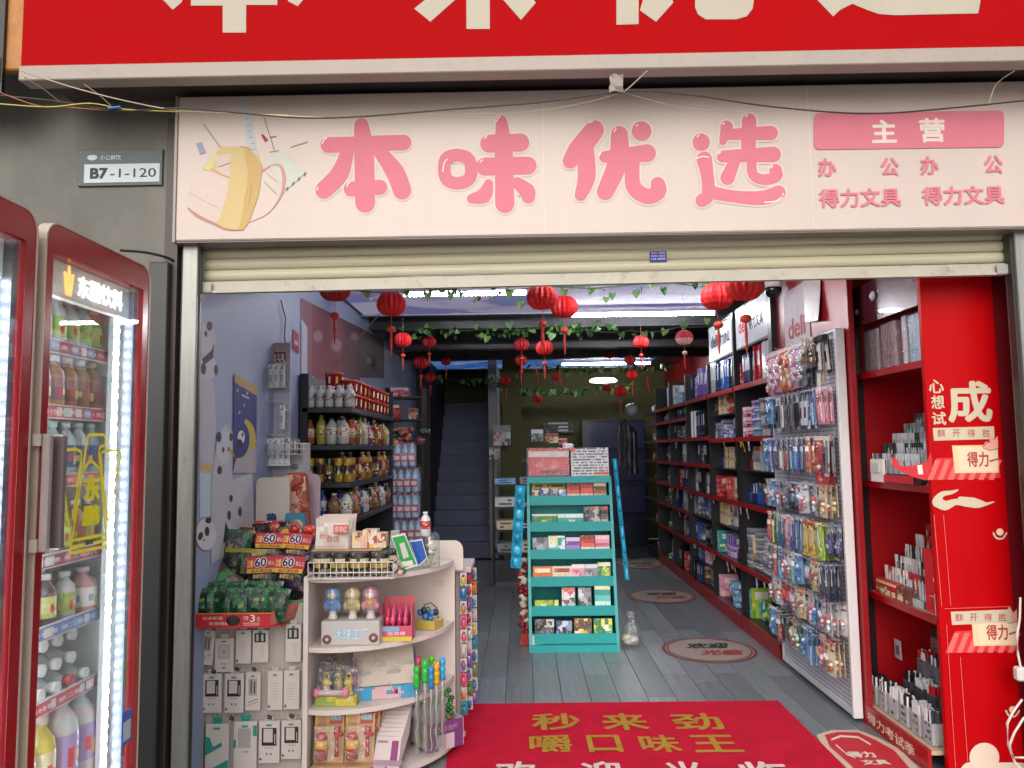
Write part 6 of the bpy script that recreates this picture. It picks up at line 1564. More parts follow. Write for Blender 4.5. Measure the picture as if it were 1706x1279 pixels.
# perforated accessory board facing the street
ab = thing('accessory_board', 'white board with rows of boxed phone accessories', 'display board', (-1.27, 3.70, 0))
aw0, aw1 = PY(321, 1100, 3.72).x + 1.27, PY(508, 1100, 3.72).x + 1.27
MB().box(aw0, 0, 0, aw1, .018, .79, '#b4aaa4', bev=.003).obj('board', PAPER, ab)
e = MB(); tl = PY(460, 1000, 3.7); tr = PY(508, 1000, 3.7)
e.box(tl.x + 1.27, -.0035, tl.z - .15, tr.x + 1.27, -.0005, tl.z, '#b8aea8'); e.obj('raised_panel', PAPER, ab)
e = MB(); e.box(tl.x + 1.27, -.006, tl.z - .012, tr.x + 1.27, -.0038, tl.z + .001, '#2a9a78'); e.box(tr.x + 1.27 - .009, -.006, tl.z - .13, tr.x + 1.27, -.0038, tl.z - .0125, '#2a9a78'); e.obj('green_edge', PAPER, ab)
ds = MB()
for i in range(22):
    for j in range(3):
        q = PY(330 + i * 8, (1113, 1192, 1120)[j], 3.7); ds.box(q.x + 1.27 - .002, -.0012, q.z - .002, q.x + 1.27 + .002, -.0002, q.z + .002, '#4a4644')
d_ = ds.obj('peg_holes', PAPER, ab); d_['kind'] = 'stuff'
def accbox(lab, x0, y0, x1, y1, design, Y=3.665, tilt=0, hook=True):
    a = PY(x0, y1, Y); b = PY(x1, y0, Y); w = b.x - a.x; h = b.z - a.z
    o = thing('accessory_box', lab, 'boxed accessory', ((a.x + b.x) / 2, Y, a.z), group='boxed phone accessories on the board', rot=(0, tilt, 0))
    W0 = '#c9c0ba'
    m = MB(); m.box(-w / 2, 0, 0, w / 2, .022, h, W0, bev=.002); m.obj('carton', PAPER, o)
    m = MB(); f = -.0008
    def rc(u0, v0, u1, v1, c, k=1): m.add([(-w / 2 + u0 * w, f - .0003 * k, v0 * h), (-w / 2 + u1 * w, f - .0003 * k, v0 * h), (-w / 2 + u1 * w, f - .0003 * k, v1 * h), (-w / 2 + u0 * w, f - .0003 * k, v1 * h)], [(0, 1, 2, 3)], c)
    rc(.35, .88, .62, .925, '#3c8c70')
    r = random.Random(int(x0 * 7 + y0))
    if design == 'charger':
        rc(.16, .42, .86, .84, '#26201f'); rc(.24, .5, .68, .82, '#c4b8b2', 2); rc(.76, .46, .8, .7, '#b8b0ac', 2)
        for u in (.4, .6): rc(u - .04, .2, u + .04, .25, '#6a625e')
        rc(.06, .08, .16, .13, '#3a3634'); rc(.3, .36, .72, .375, '#8a827e')
    elif design == 'cable':
        rc(.22, .4, .78, .84, '#a09890'); rc(.36, .46, .44, .8, '#2c2a2c', 2); rc(.58, .46, .66, .76, '#2c2a2c', 2)
        m.add([(-w / 2 + .1 * w, f - .0006, .12 * h), (-w / 2 + .85 * w, f - .0006, .22 * h), (-w / 2 + .85 * w, f - .0006, .235 * h), (-w / 2 + .1 * w, f - .0006, .135 * h)], [(0, 1, 2, 3)], '#a83a30')
        m.add([(-w / 2 + .2 * w, f - .0006, .2 * h), (-w / 2 + .85 * w, f - .0006, .3 * h), (-w / 2 + .85 * w, f - .0006, .32 * h), (-w / 2 + .2 * w, f - .0006, .22 * h)], [(0, 1, 2, 3)], '#4a5654')
    elif design == 'dark':
        rc(.14, .62, .84, .9, '#2a2828', 1); rc(.24, .66, .4, .86, '#b4aca8', 2); rc(.55, .66, .72, .86, '#b4aca8', 2); rc(.4, .93, .6, .97, '#3c8c70')
        for k in range(6): rc(.5, .5 - k * .06, .78, .51 - k * .06, '#9a928e')
    elif design == 'plain':
        for k in range(7): rc(.2 + .02 * (k % 3), .68 - k * .07, .72 - .05 * (k % 2), .69 - k * .07, '#9a928e')
        rc(.05, .06, .2, .13, '#6a6460')
    elif design == 'plug':
        rc(.18, .4, .82, .82, '#aaa4a0'); rc(.28, .45, .72, .78, '#b8b0ac', 2); rc(.45, .58, .55, .64, '#5a6a68', 3)
        for u in (.42, .58): rc(u - .03, .22, u + .02, .27, '#4a4442')
        rc(.4, .12, .6, .15, '#2a2826')
    elif design == 'teal':
        m.add([(-w / 2, f - .0003, .3 * h), (-w / 2 + .75 * w, f - .0003, .52 * h), (-w / 2 + .7 * w, f - .0003, .6 * h), (-w / 2 + .35 * w, f - .0003, .5 * h), (-w / 2 + .2 * w, f - .0003, .7 * h), (-w / 2, f - .0003, .74 * h)], [list(range(6))], '#2a8a7c')
        m.add([(-w / 2 + .2 * w, f - .0003, .0), (w / 2, f - .0003, 0), (w / 2, f - .0003, .22 * h)], [(0, 1, 2)], '#2a8a7c')
    elif design == 'tealplug':
        rc(.2, .45, .75, .86, '#a8a09c'); 
        for k in range(5): rc(.24 + k * .1, .48, .25 + k * .1, .84, '#7a7470', 2)
        rc(.84, .7, 1.0, .92, '#2a8a7c'); rc(0, .45, .12, .62, '#2a8a7c'); rc(.4, .36, .66, .38, '#a8403c')
    m.obj('box_print', PAPER, o)
    m = MB()
    if design in ('teal', 'tealplug'): m.box(-w * .2, .004, h, w * .2, .008, h + .028, '#2a8a7c', bev=.002)
    else: m.box(-w * .22, .004, h, w * .22, .007, h + .02, '#b8b4b4', bev=.002)
    m.obj('hang_tab', PLASTIC, o)
A_ = [('leftmost cable box in the top row, slightly tilted', 331, 1049, 354, 1108, 'cable', .08), ('box with pale square plug, second in the top row', 357, 1063, 389, 1120, 'plug', 0), ('plain white box in the middle of the top row', 392, 1049, 418, 1106, 'plain', 0), ('white box with dark picture of two plugs, top row middle', 420, 1049, 447, 1104, 'dark', 0), ('white box with dark two-plug picture at the right end of the top row', 475, 1040, 502, 1103, 'dark', 0),
      ('grey faced box cut by the post in the middle row', 318, 1124, 334, 1185, 'plug', 0), ('black and white charger box, leftmost of two in the middle row', 336, 1122, 369, 1188, 'charger', 0), ('black and white charger box, right of its twin in the middle row', 373, 1122, 406, 1188, 'charger', 0), ('cable box with red line in the middle row', 408, 1120, 434, 1184, 'cable', 0), ('plain white box, left of two at the right of the middle row', 445, 1118, 471, 1183, 'plain', 0), ('plain white box at the right end of the middle row', 472, 1117, 499, 1182, 'plain', 0),
      ('teal swirl box, leftmost large box in the bottom row', 341, 1206, 381, 1282, 'teal', 0), ('white box with teal corners in the bottom row', 388, 1202, 428, 1282, 'tealplug', 0), ('large black charger box in the bottom row', 430, 1201, 466, 1272, 'charger', 0), ('black charger box with pink dot at the right end of the bottom row', 468, 1200, 502, 1265, 'charger', 0)]
for lab, x0, y0, x1, y1, ds_, tl_ in A_: accbox(lab, x0, y0, x1, y1, ds_, tilt=tl_)
a = PY(319, 1279, 3.66); b = PY(338, 1200, 3.66); m = MB(); m.box(0, 0, 0, b.x - a.x, .02, b.z - a.z + .02, '#9a9070', bev=.002); m.box(.008, -.0012, .05, b.x - a.x - .006, -.0002, .15, '#c8b030')
m.box(.014, -.002, .06, b.x - a.x - .012, -.0013, .14, '#7a7450'); m.obj('yellow_framed_box', PAPER, loc=(a.x, 3.665, a.z), label='olive box with yellow frame at the bottom left edge of the board', cat='boxed accessory')
# black price clips
for i, (x, y) in enumerate([(396, 1114), (424, 1114), (387, 1196), (450, 1194), (487, 1192), (357, 1118)]):
    q = PY(x, y, 3.64); m = MB()
    for k in range(3): m.tube([(-.008 + k * .007 + .006 * math.cos(t), -.006 * k, .008 * math.sin(t)) for t in [j * math.pi / 4 for j in range(9)]], .0022, 5, '#201e1e')
    m.obj('hook_lock', PLASTIC, loc=q, label=f"small black curled hook end, {['above the left twin charger','above the cable box','below the left twin charger','above the large black charger','above the pink dot charger','beside the pale plug box'][i]}", cat='hook')
# cloth or pack edges between board and stand
m = MB(); r = random.Random(3)
for k in range(9): 
    q = PY(516 + r.uniform(-3, 3), 1060 + k * 24, 3.9); m.ball(q, .018, .03, .04, r.choice(['#a82a34', '#c8bcb8', '#b8a8a8', '#8a8480', '#c03a40', '#3a3434']), n=7, m=5)
m.obj('hanging_goods', GLOSS, label='narrow strip of red and pale goods between the board and the curved stand', cat='goods')

# red carton with green bags
cr_ = thing('snack_carton', 'red open carton with white 3 yuan price lettering full of green bags', 'carton', (-1.3, 3.58, .70))
a = PY(326, 1046, 3.56); b = PY(450, 1020, 3.56)
w0, w1, hh = a.x + 1.3, b.x + 1.3, PY(390, 1021, 3.56).z - .70; z0 = PY(390, 1046, 3.56).z - .70
m = MB(); m.box(w0, -.02, z0, w1, -.014, hh, '#b8202a'); m.add([(w1, -.014, z0), (w1 + .12, .2, z0 + .02), (w1 + .15, .2, hh + .05), (w1, -.014, hh)], [(0, 1, 2, 3)], '#b86a60'); m.box(w0, -.0135, z0, w1 + .05, .3, z0 + .008, '#a03030'); m.box(w0 - .004, -.022, hh - .005, w1 + .004, -.012, hh, '#c87a40')
m.obj('carton_body', PAPER, cr_)
m = MB(); L2 = w1 - w0; H2 = hh - z0
text(m, '功夫配茶', (w0 + .03, -.0212, z0 + H2 * .55), X_, Z_, L2 * .28, H2 * .22, '#d8c8c0', bold=.02); text(m, '还是经典', (w0 + .06, -.0212, z0 + H2 * .2), X_, Z_, L2 * .28, H2 * .22, '#d8c8c0', bold=.02)
m.ball((w0 + L2 * .5, -.021, z0 + H2 * .5), L2 * .1, .0015, H2 * .36, '#26221c', n=9, m=6)
text(m, '只卖', (w0 + L2 * .64, -.0212, z0 + H2 * .5), X_, Z_, L2 * .07, H2 * .3, '#d8c8c0', bold=.02); text(m, '3', (w0 + L2 * .73, -.0212, z0 + H2 * .4), X_, Z_, L2 * .07, H2 * .48, '#e0d4cc', bold=.05); text(m, '元', (w0 + L2 * .82, -.0212, z0 + H2 * .42), X_, Z_, L2 * .05, H2 * .3, '#a8d0c0', bold=.02)
for k in range(2): m.box(w0 + L2 * .64, -.0212, z0 + H2 * (.16 + .12 * k), w0 + L2 * .86, -.0205, z0 + H2 * (.22 + .12 * k), '#c8a098')
m.obj('carton_lettering', PAPER, cr_)
def pillow(w, h, d, pal, seed, nx=9, ny=10, crimp=True, label=None):
    seal = pal[min(3, len(pal) - 1)]
    r = random.Random(seed); m = MB(); g = []
    pts = [(r.random(), r.random(), r.choice(pal)) for _ in range(9)]
    for side in (-1, 1):
        for j in range(ny + 1):
            for i in range(nx + 1):
                u, v = i / nx, j / ny
                bul = (max(0, math.sin(math.pi * u)) ** .5) * (max(0, math.sin(math.pi * min(1, max(0, (v - .05) / .9)))) ** .55)
                g.append((w * (u - .5) * (1 - .06 * math.sin(math.pi * v)), side * (bul * d / 2 + .001) * (1 + r.uniform(-.08, .08)), h * v + r.uniform(-.002, .002)))
    N1 = (nx + 1) * (ny + 1)
    for s_ in range(2):
        for j in range(ny):
            for i in range(nx):
                a = s_ * N1 + j * (nx + 1) + i; f = (a, a + 1, a + nx + 2, a + nx + 1)
                if s_: f = f[::-1]
                u, v = (i + .5) / nx, (j + .5) / ny
                c = min(pts, key=lambda p: (p[0] - u) ** 2 + (p[1] - v) ** 2)[2]
                if j in (0, ny - 1): c = seal
                elif label and .2 < u < .8 and .42 < v < .75: c = r.choice(label)
                m.add([g[q] for q in f], [(0, 1, 2, 3)], c, smooth=True)
    return m
GRN = ['#0e2e1c', '#123c24', '#0a2016', '#1c5a34', '#10301f']
gm = [pillow(.115, .15, .05, GRN + (['#4a7a2c'] if k == 1 else []), k, label=['#123c24', '#0e2e1c', '#1a5a34', '#2c6a3c', '#1c4a2c', '#0e2e1c', '#7a8040']).mesh('green_bag', DPOUCH) for k in range(3)]
n = 0
for j in range(2):
    for i in range(5 - j):
        put('green_bag', gm[(i + j) % 3], None, (-1.47 + i * .078 + j * .03, 3.60 + j * .07, .71 + .02 + j * .02), label=f"dark green snack bag, {ORD[i]} from the left in the {['front','back'][j]} row of the red carton", cat='snack bag', group='green snack bags in the carton', rot=(-.2, .06 * (i - 2), rr.uniform(-.2, .2)))
for i, (x, y, z, w, ry, lab) in enumerate([(-1.44, 3.78, .86, .17, .3, 'light green bag lying above the carton at the left'), (-1.33, 3.72, .80, .15, -.2, 'bright green flowered bag above the carton middle'), (-1.22, 3.74, .81, .15, .15, 'dark green bag above the carton right')]):
    pillow(w, .14, .07, [['#4a8a4c', '#3c7a42', '#5a3a30'], ['#4c9a2c', '#1c4426', '#c87a28', '#b8b4a0'], GRN][i], 30 + i).obj('green_bag', DPOUCH, loc=(x, y, z - .03), rot=(-.6, ry, .2), label=lab, cat='snack bag')
# dark heap behind: tall dark bags
for i, (x, y, z, w, h, cols, lab) in enumerate([(-1.46, 3.98, .86, .2, .26, ['#101812', '#16281c', '#0c100e', '#1f5c3c', '#4a5a2c'], 'tall dark green snack bag standing at the far left of the heap'), (-1.34, 3.95, .88, .2, .25, ['#14100f', '#1e1512', '#2a1a14', '#3c2018'], 'near black snack bag in the middle of the heap'), (-1.42, 4.08, 1.0, .22, .16, ['#1c5c3c', '#101812', '#2a7a50', '#6a2a1c'], 'green edged dark bag at the top left of the heap'), (-1.36, 3.86, .80, .17, .2, ['#16110f', '#241a14', '#101010'], 'black bag low in the heap beside the green bags'), (-1.48, 3.9, .93, .2, .24, ['#0c140f', '#10241a', '#1a4a30'], 'very dark green bag leaning against the post side of the heap'), (-1.30, 4.0, .95, .22, .24, ['#1a1210', '#241814', '#0f0c0c'], 'black brown bag behind the upper 60 bag'), (-1.39, 3.84, .88, .2, .2, ['#0e1a12', '#16301f', '#0b100c', '#8a7a30'], 'dark bag with small gold marks in the centre left of the heap')]):
    pillow(w, h, .08, cols, 60 + i, label=[cols[0], cols[0], cols[1], cols[0], cols[1], '#6a5c30', '#4a241a']).obj('dark_bag', DPOUCH, loc=(x, y, z - .05), rot=(-.12, .06 * (-1) ** i, .15 * (-1) ** i), label=lab, cat='snack bag')
# purple 60-percent bags
pu = pillow(.155, .17, .06, ['#241426', '#2c1a30', '#1c1018', '#341e38'], 9, 10, 8)
pum = pu.mesh('bag_body', DPOUCH)
def sixty(lab, x, y, Y, rot):
    c = PY(x, y, Y); o = thing('snack_bag', lab, 'snack bag', (c.x, Y, c.z - .05), group='purple 60 bags', rot=rot)
    put('bag_body', pum, o)
    m = MB(); yy = -.037
    m.box(-.075, yy + .001, .095, .075, yy + .006, .158, '#a8242c'); m.box(-.07, yy - .001, .078, .07, yy + .0008, .098, '#c89a2c')
    text(m, '60', (-.038, yy - .0015, .103), X_, Z_, .062, .05, '#e8dcdc', bold=.09); text(m, '60', (-.035, yy - .0028, .106), X_, Z_, .056, .044, '#241c50', bold=.03)
    text(m, '过瘾', (-.07, yy - .0012, .105), X_, Z_, .028, .038, '#e0b060', bold=.02); text(m, '根以上', (.03, yy - .0012, .112), X_, Z_, .042, .022, '#d8c0c0', bold=.02)
    text(m, '超大满足装', (-.05, yy - .0024, .08), X_, Z_, .1, .015, '#7a1c14', bold=.02); text(m, '每根仅1元', (-.04, yy - .0012, .05), X_, Z_, .07, .022, '#c8a860', bold=.02)
    m.obj('bag_print', PAPER, o)
for a in [('purple bag marked 60 lying at the back top of the heap', 442, 900, 4.0, (-.7, .0, .1)), ('purple bag marked 60, left of the middle pair', 447, 925, 3.88, (-.5, .05, .12)), ('purple bag marked 60, right of the middle pair', 488, 926, 3.86, (-.5, .08, -.05)), ('purple bag marked 60, left of the lower front pair', 437, 966, 3.78, (-.35, -.03, .1)), ('purple bag marked 60, right of the lower front pair', 480, 966, 3.74, (-.3, .05, -.08))]: sixty(*a)
put('bag_lower', pillow(.2, .17, .09, ['#1c1016', '#2a1826', '#241420'], 12).mesh('bag_lower', DPOUCH), None, (PY(478, 990, 3.78).x, 3.80, PY(478, 1000, 3.78).z - .02), label='plain dark purple bag bulging below the lower 60 bags', cat='snack bag', rot=(-.15, 0, 0))
m = MB(); r = random.Random(5)
for k in range(16): m.ball((r.uniform(-.13, .16), r.uniform(-.04, .04), r.uniform(-.03, .06)), r.uniform(.02, .04), .025, r.uniform(.015, .03), r.choice(['#a81c20', '#b82c24', '#c89a34', '#8a1418', '#c03a28']), n=8, m=6)
m.obj('red_snack_heap', POUCH, loc=PY(497, 897, 4.02), label='heap of small red and yellow snack packs behind the 60 bags', cat='snacks')
m = MB(); m.ball((0, 0, 0), .028, .028, .03, '#c08a28'); m.lathe([(.02, -.03), (.022, -.05)], 10, col='#a81c20'); m.obj('yellow_lid', GLOSS, loc=PY(475, 890, 3.98), label='yellow round plastic ball standing out of the red snack heap', cat='ball')  # rounded yellow lid, built as a ball over a red collar

# boards behind the heap
def rboard(lab, x0, y0, x1, y1, Y, col, rad=.05, d=.02):
    a = PY(x0, y1, Y); b = PY(x1, y0, Y); w, h = b.x - a.x, b.z - a.z
    pts = [(0, 0), (w, 0)] + [(w - rad + rad * math.cos(t), h - rad + rad * math.sin(t)) for t in [R(k * 15) for k in range(7)]] + [(rad + rad * math.cos(t), h - rad + rad * math.sin(t)) for t in [R(90 + k * 15) for k in range(7)]]
    o = thing('rounded_board', lab, 'board', (a.x, Y, a.z)); m = MB(); m.prism(pts, 0, d, 'y', col); m.obj('board', PLASTIC, o); return o, w, h
o, w, h = rboard('white rounded board with the blue character for steady', 425, 795, 482, 935, 4.3, '#b0aaa2', .03)
m = MB(); q = PY(443, 880, 4.298); text(m, '稳', (q.x - o.location.x, -.002, q.z - o.location.z), X_, Z_, PY(462, 880, 4.298).x - q.x, PY(443, 854, 4.298).z - q.z, '#24346c', bold=.045)
text(m, '定', (q.x - o.location.x, -.002, q.z - o.location.z - .12), X_, Z_, PY(462, 880, 4.298).x - q.x, .085, '#24346c', bold=.045); m.obj('lettering', PAPER, o)
rboard('pinkish white rounded board behind the floral pack', 500, 789, 533, 935, 4.6, '#a08c98', .04)
m = MB(); r = random.Random(8); a = PY(480, 900, 4.45); b = PY(518, 788, 4.45); w, h = b.x - a.x, b.z - a.z
m.box(0, 0, 0, w, .06, h, '#8a3a2c', bev=.02)
m.art((.002, -.0012, .01), X_, Z_, w - .006, h - .02, ['#9a4a34', '#b85a3a', '#c8a08c', '#7a2018', '#c8843c'], r, 'busy', 12, 26); m.obj('floral_pack', PRINT, loc=(a.x, 4.45, a.z), label='tall orange and pink floral pack between the two rounded boards', cat='pack', rot=(0, -.08, 0))
m = MB(); a = PY(470, 905, 4.2); w, h = .14, .16; m.prism([(0, 0), (w, 0), (w * .85, h), (w * .12, h)], 0, .03, 'y', '#3a7a8c'); m.ball((w * .55, -.004, h * .5), .045, .006, .05, '#8a7268'); m.ball((w * .35, -.006, h * .66), .016, .005, .02, '#7a4a34'); m.ball((w * .62, -.008, h * .42), .02, .004, .014, '#c8b8a8'); m.obj('blue_toy_pack', GLOSS, loc=(a.x, 4.2, a.z), label='blue pack with a brown cartoon face beside the blue character board', cat='toy pack')

# ================================================================ white curved display stand
WS = mat('white_laminate', '#cdc1bb', rough=.38, var=.04, vs=2, dirt=.08)
cs = thing('curved_stand', 'white quarter-round display stand with three open shelves', 'display stand', (-.72, 3.9, 0))
OX, OY = .72, -3.9
def curve_out(s=0):
    P0 = [(-.992, 3.60 - s), (-.9, 3.585 - s), (-.76, 3.61 - s), (-.64, 3.67 - s), (-.53, 3.76), (-.45, 3.87), (-.40, 3.99), (-.375 + s, 4.12)]
    Q = []
    for i in range(len(P0) - 1):
        p0, p1, p2, p3 = [Vector(P0[max(0, min(len(P0) - 1, i + k))]) for k in (-1, 0, 1, 2)]
        for k in range(3):
            t = k / 3; Q.append(.5 * ((2 * p1) + (p2 - p0) * t + (2 * p0 - 5 * p1 + 4 * p2 - p3) * t * t + (3 * p1 - p0 - 3 * p2 + p3) * t ** 3))
    Q.append(Vector(P0[-1]))
    return [(q.x + OX, q.y + OY) for q in Q]
for z, s in ((.052, .02), (.334, 0), (.61, 0), (.925, 0)):
    m = MB(); pts = curve_out(s) + [(-.375 + OX, 4.148 + OY), (-.992 + OX, 4.148 + OY)]
    if z < .1: pts = [(OX - 1 + (x - OX + 1) * 1.06, 4.15 + OY + (y - 4.15 - OY) * 1.12) for x, y in pts[:-2]] + pts[-2:]
    m.prism(pts, z - .022, z, 'z'); m.obj('shelf', WS, cs)
MB().box(-1.014 + OX, 3.585 + OY, 0, -.9925 + OX, 4.16 + OY, .93).obj('side_panel', WS, cs)
ptsb = [(-.992, 0), (-.37, 0), (-.37, .86)] + [(-.37 - .06 + .06 * math.cos(R(k * 15)), .86 + .06 * math.sin(R(k * 15))) for k in range(1, 7)] + [(-.992, .92)]
m = MB(); m.prism([(x + OX, z) for x, z in ptsb], 4.1485 + OY, 4.165 + OY, 'y'); m.obj('back_panel', WS, cs)
# the tall inner side wing
m = MB(); m.M = Matrix.Translation((OX, OY, 0))
wing = [(-.50, 4.02), (-.375, 3.985)]
pz = [(0, .06), (1, .06), (1, .87)] + [(1 - .3 + .3 * math.cos(R(k * 15)), .87 + .05 * math.sin(R(k * 15))) for k in range(1, 7)] + [(0, .92)]
MB().box(-.99 + OX, 3.59 + OY, -.002, -.45 + OX, 3.60 + OY, .03).obj('kick_board', WS, cs)
m = MB(); m.prism([(x * .96, y * .96) for x, y in curve_out(-.02)] + [(-.39 + OX, 4.14 + OY), (-1.02 + OX, 4.14 + OY)], 0, .029, 'z', '#a01c28'); m.obj('red_base', PAPER, cs)
m = MB(); q = PY(722, 976, 4.148); text(m, '公司', (q.x + OX, 4.1478 + OY, q.z), X_, Z_, .05, .03, '#a89a94', bold=.0); m.obj('scribble', PAPER, cs)

def at(x, y, z):   # floor-like lookup on a shelf of height z
    return PZ(x, y, z)
# ---- top shelf: basket, tins, pouches
bk = thing('wire_basket', 'white wire basket holding dark tins on top of the curved stand', 'basket', (-1.04, 3.56, .905))
a = PY(513, 965, 3.56); b = PY(655, 936, 3.56); w, h = b.x - a.x, b.z - a.z; ox = a.x + 1.04; oz = a.z - .905
m = MB()
for z in (oz, oz + h * .5 if False else oz + .028, oz + h): m.tube([(ox, .18, z), (ox, 0, z), (ox + w, 0, z), (ox + w, .18, z)], .0032, 6, '#cfc6c2')
m.tube([(ox, .18, oz), (ox + w, .18, oz)], .003, 6, '#cfc6c2')
m.obj('basket_rails', PLASTIC, bk)
for i in range(16):
    x = ox + w * i / 15; MB().tube([(x, 0, oz), (x, 0, oz + h)], .002, 5, '#cfc6c2').obj('upright_wire', PLASTIC, bk)
m = MB(); m.box(ox + .005, .005, oz + .002, ox + w - .005, .178, oz + .006, '#b8b0ac'); m.obj('basket_floor', PLASTIC, bk)
TIN = []
for k in range(4):
    m = MB(); r = random.Random(k); m.lathe([(.04, 0), (.044, .006), (.044, .1), (.04, .108)], 18, cols=['#1c1a18', '#1e1c1a', '#2c2a28'], col='#2a2622')
    for q in range(9):
        t = R(180 + q * 20); c_, s_ = math.cos(t), math.sin(t); rr2 = .0452
        tt = Vector((-s_, c_, 0)) * .0075
        for (z0, z1, cc) in ((.062, .082, '#c8bca0'), (.04, .06, r.choice(['#a88c3c', '#c0a850'])), (.012, .034, r.choice(['#2c6a4c', '#1e1c1a', '#8a8680']))):
            if r.random() < .85: m.add([Vector((c_ * rr2, s_ * rr2, z0)) - tt, Vector((c_ * rr2, s_ * rr2, z0)) + tt, Vector((c_ * rr2, s_ * rr2, z1)) + tt, Vector((c_ * rr2, s_ * rr2, z1)) - tt], [(0, 1, 2, 3)], cc)
    TIN.append(m.mesh('tin', PRINT))
for i, x in enumerate((537, 567, 598, 632)):
    q = PY(x, 950, 3.62); put('snack_tin', TIN[i], None, (q.x, 3.63, q.z - .025), i * .3, label=f"black and gold snack tin, {['leftmost','second','third','rightmost'][i]} in the white wire basket", cat='tin', group='tins in the wire basket')
    put('snack_tin', TIN[(i + 1) % 4], None, (q.x + .02, 3.72, .927), i * .7, label=f"black tin in the row behind the basket, {ORD[i]} from the left", cat='tin', group='tins behind the wire basket')
for i in range(5):
    q = PY(525, 910, 3.74); pillow(.165, .15, .018, ['#c4bab4', '#cfc6c0', '#c8beb8', '#b8a8a0'], 80 + i, 8, 7).obj('white_pouch', PAPER, loc=(q.x + .085 + .004 * i, 3.72 + .022 * i, 1.035 + .003 * i), label=f"white foil pouch, {ORD[i]} from the front of the stack above the tins", cat='pouch', group='white pouches', rot=(-.12, .04 * (i % 2), 0))
m = MB(); q = PY(527, 908, 3.69); m.box(.08, 0, .075, .15, .002, .115, '#b8442c'); text(m, '原味红', (.085, -.0012, .08), X_, Z_, .06, .03, '#d8c8bc', bold=.02); text(m, '高压力', (.015, -.0012, .05), X_, Z_, .05, .022, '#a84a40', bold=.01); text(m, '酥饼', (.05, -.0012, .035), X_, Z_, .06, .03, '#a84a40', bold=.01)
m.obj('pouch_sticker', PAPER, loc=(q.x, 3.683, 1.04), label='red rectangular sticker on the front white pouch', cat='sticker', rot=(-.12, 0, 0))
MB().box(0, 0, 0, .33, .16, .004, '#a88a6c').obj('cardboard_sheet', PAPER, loc=(PY(520, 915, 3.68).x, 3.66, 1.036), label='thin cardboard sheet lying on the tins', cat='cardboard')
for i, (x0, y0, x1, y1) in enumerate([(586, 884, 612, 911), (604, 880, 628, 911), (618, 886, 643, 911), (586, 877, 616, 900)]):
    a = PY(x0, y1, 3.72 + .03 * (i == 3)); b = PY(x1, y0, 3.72); m = MB(); w, h = b.x - a.x, b.z - a.z
    p = [['#c8a890', '#b04434', '#d8c06c', '#c8b8a8', '#8a3028'], ['#c8b098', '#c8a84c', '#a83a30', '#d0c4b4', '#8a5a30'], ['#c4b49c', '#a8342c', '#c8b8a0', '#d8c8b0', '#903028'], ['#c09a88', '#8a5a50', '#c8b8a8', '#d0c0b0', '#70504c']][i]
    m.box(0, 0, 0, w, .07, h, p[0], bev=.002); m.art((.001, -.0008, .001), X_, Z_, w - .002, h - .002, p, random.Random(i), 'busy', 9, 9)
    m.obj('sweet_box', PRINT, loc=(a.x, 3.72 + .03 * (i == 3) + .004 * i, 1.041), label=['cream and red sweet box, leftmost beside the white pouches', 'cream and yellow sweet box in the middle beside the pouches', 'cream sweet box with red band, rightmost before the green sign', 'muted pink sweet box behind the others beside the pouches'][i], cat='sweet box')
# payment stands
def card(lab, pts, Y, col, border, cat='sign'):
    P3 = [PY(x, y, Y) for x, y in pts]; c = sum(P3, Vector()) / 4
    o = thing('acrylic_sign', lab, cat, c)
    m = MB(); fr_ = [p - c for p in P3]; bk_ = [p + Vector((.0, .008, 0)) for p in fr_]
    m.add(fr_ + bk_, [(0, 1, 2, 3), (7, 6, 5, 4), (0, 4, 5, 1), (1, 5, 6, 2), (2, 6, 7, 3), (3, 7, 4, 0)], border); m.obj('sign_plate', PLASTIC, o)
    inn = [p * .9 + Vector((0, -.0015, 0)) for p in fr_]; m = MB(); m.add(inn, [(0, 1, 2, 3)], col); return o, m, fr_
o, m, f4 = card('tilted green payment sign with a blank pale square', [(652, 893), (674, 888), (696, 942), (671, 950)], 3.72, '#1f8a3c', '#c8c8c4')
inn = [p * Vector((.42, 1, .5)) for p in f4]
m.add([Vector((p.x, -.003, p.z + .004)) for p in [v * .9 for v in inn]], [(0, 1, 2, 3)], '#b8aeb0'); m.add([Vector((f4[3].x * .85 + (f4[2].x - f4[3].x) * t, -.0032, f4[3].z * .8 + z)) for t, z in ((0, 0), (.7, .006), (.62, .03), (-.1, .022))], [(0, 1, 2, 3)], '#c8c4bc'); m.obj('sign_print', PAPER, o)
o, m, f4 = card('blue sign with white edge behind the green payment sign', [(682, 901), (703, 898), (712, 930), (697, 944)], 3.80, '#2a52a0', '#c4c8d0'); m.obj('sign_print', GLOSS, o)
o, m, f4 = card('translucent grey sign back behind the green payment sign', [(651, 884), (665, 882), (664, 925), (648, 925)], 3.78, '#8c9088', '#9a9c98'); m.obj('sign_print', PAPER, o)
m = MB(); r = random.Random(3)
for k in range(9): m.ball((r.uniform(-.03, .05), r.uniform(-.03, .03), r.uniform(.005, .035)), .016, .016, .014, r.choice(['#3c6a34', '#8a3a30', '#6a8a4c', '#b8b0a0']), n=7, m=5)
m.obj('small_sweets', GLOSS, loc=(PY(662, 945, 3.72).x, 3.70, .926), label='small green and red sweets at the foot of the green sign', cat='sweets')
bo = bottle_mesh(.026, .12, '#b8bcc0', '#b04448', '#d0ccc8', 1)
put('water_bottle', bo, None, (PY(709, 900, 3.86).x, 3.86, PY(709, 893, 3.86).z), 0, label='small clear bottle with red and white label above the blue sign', cat='bottle')
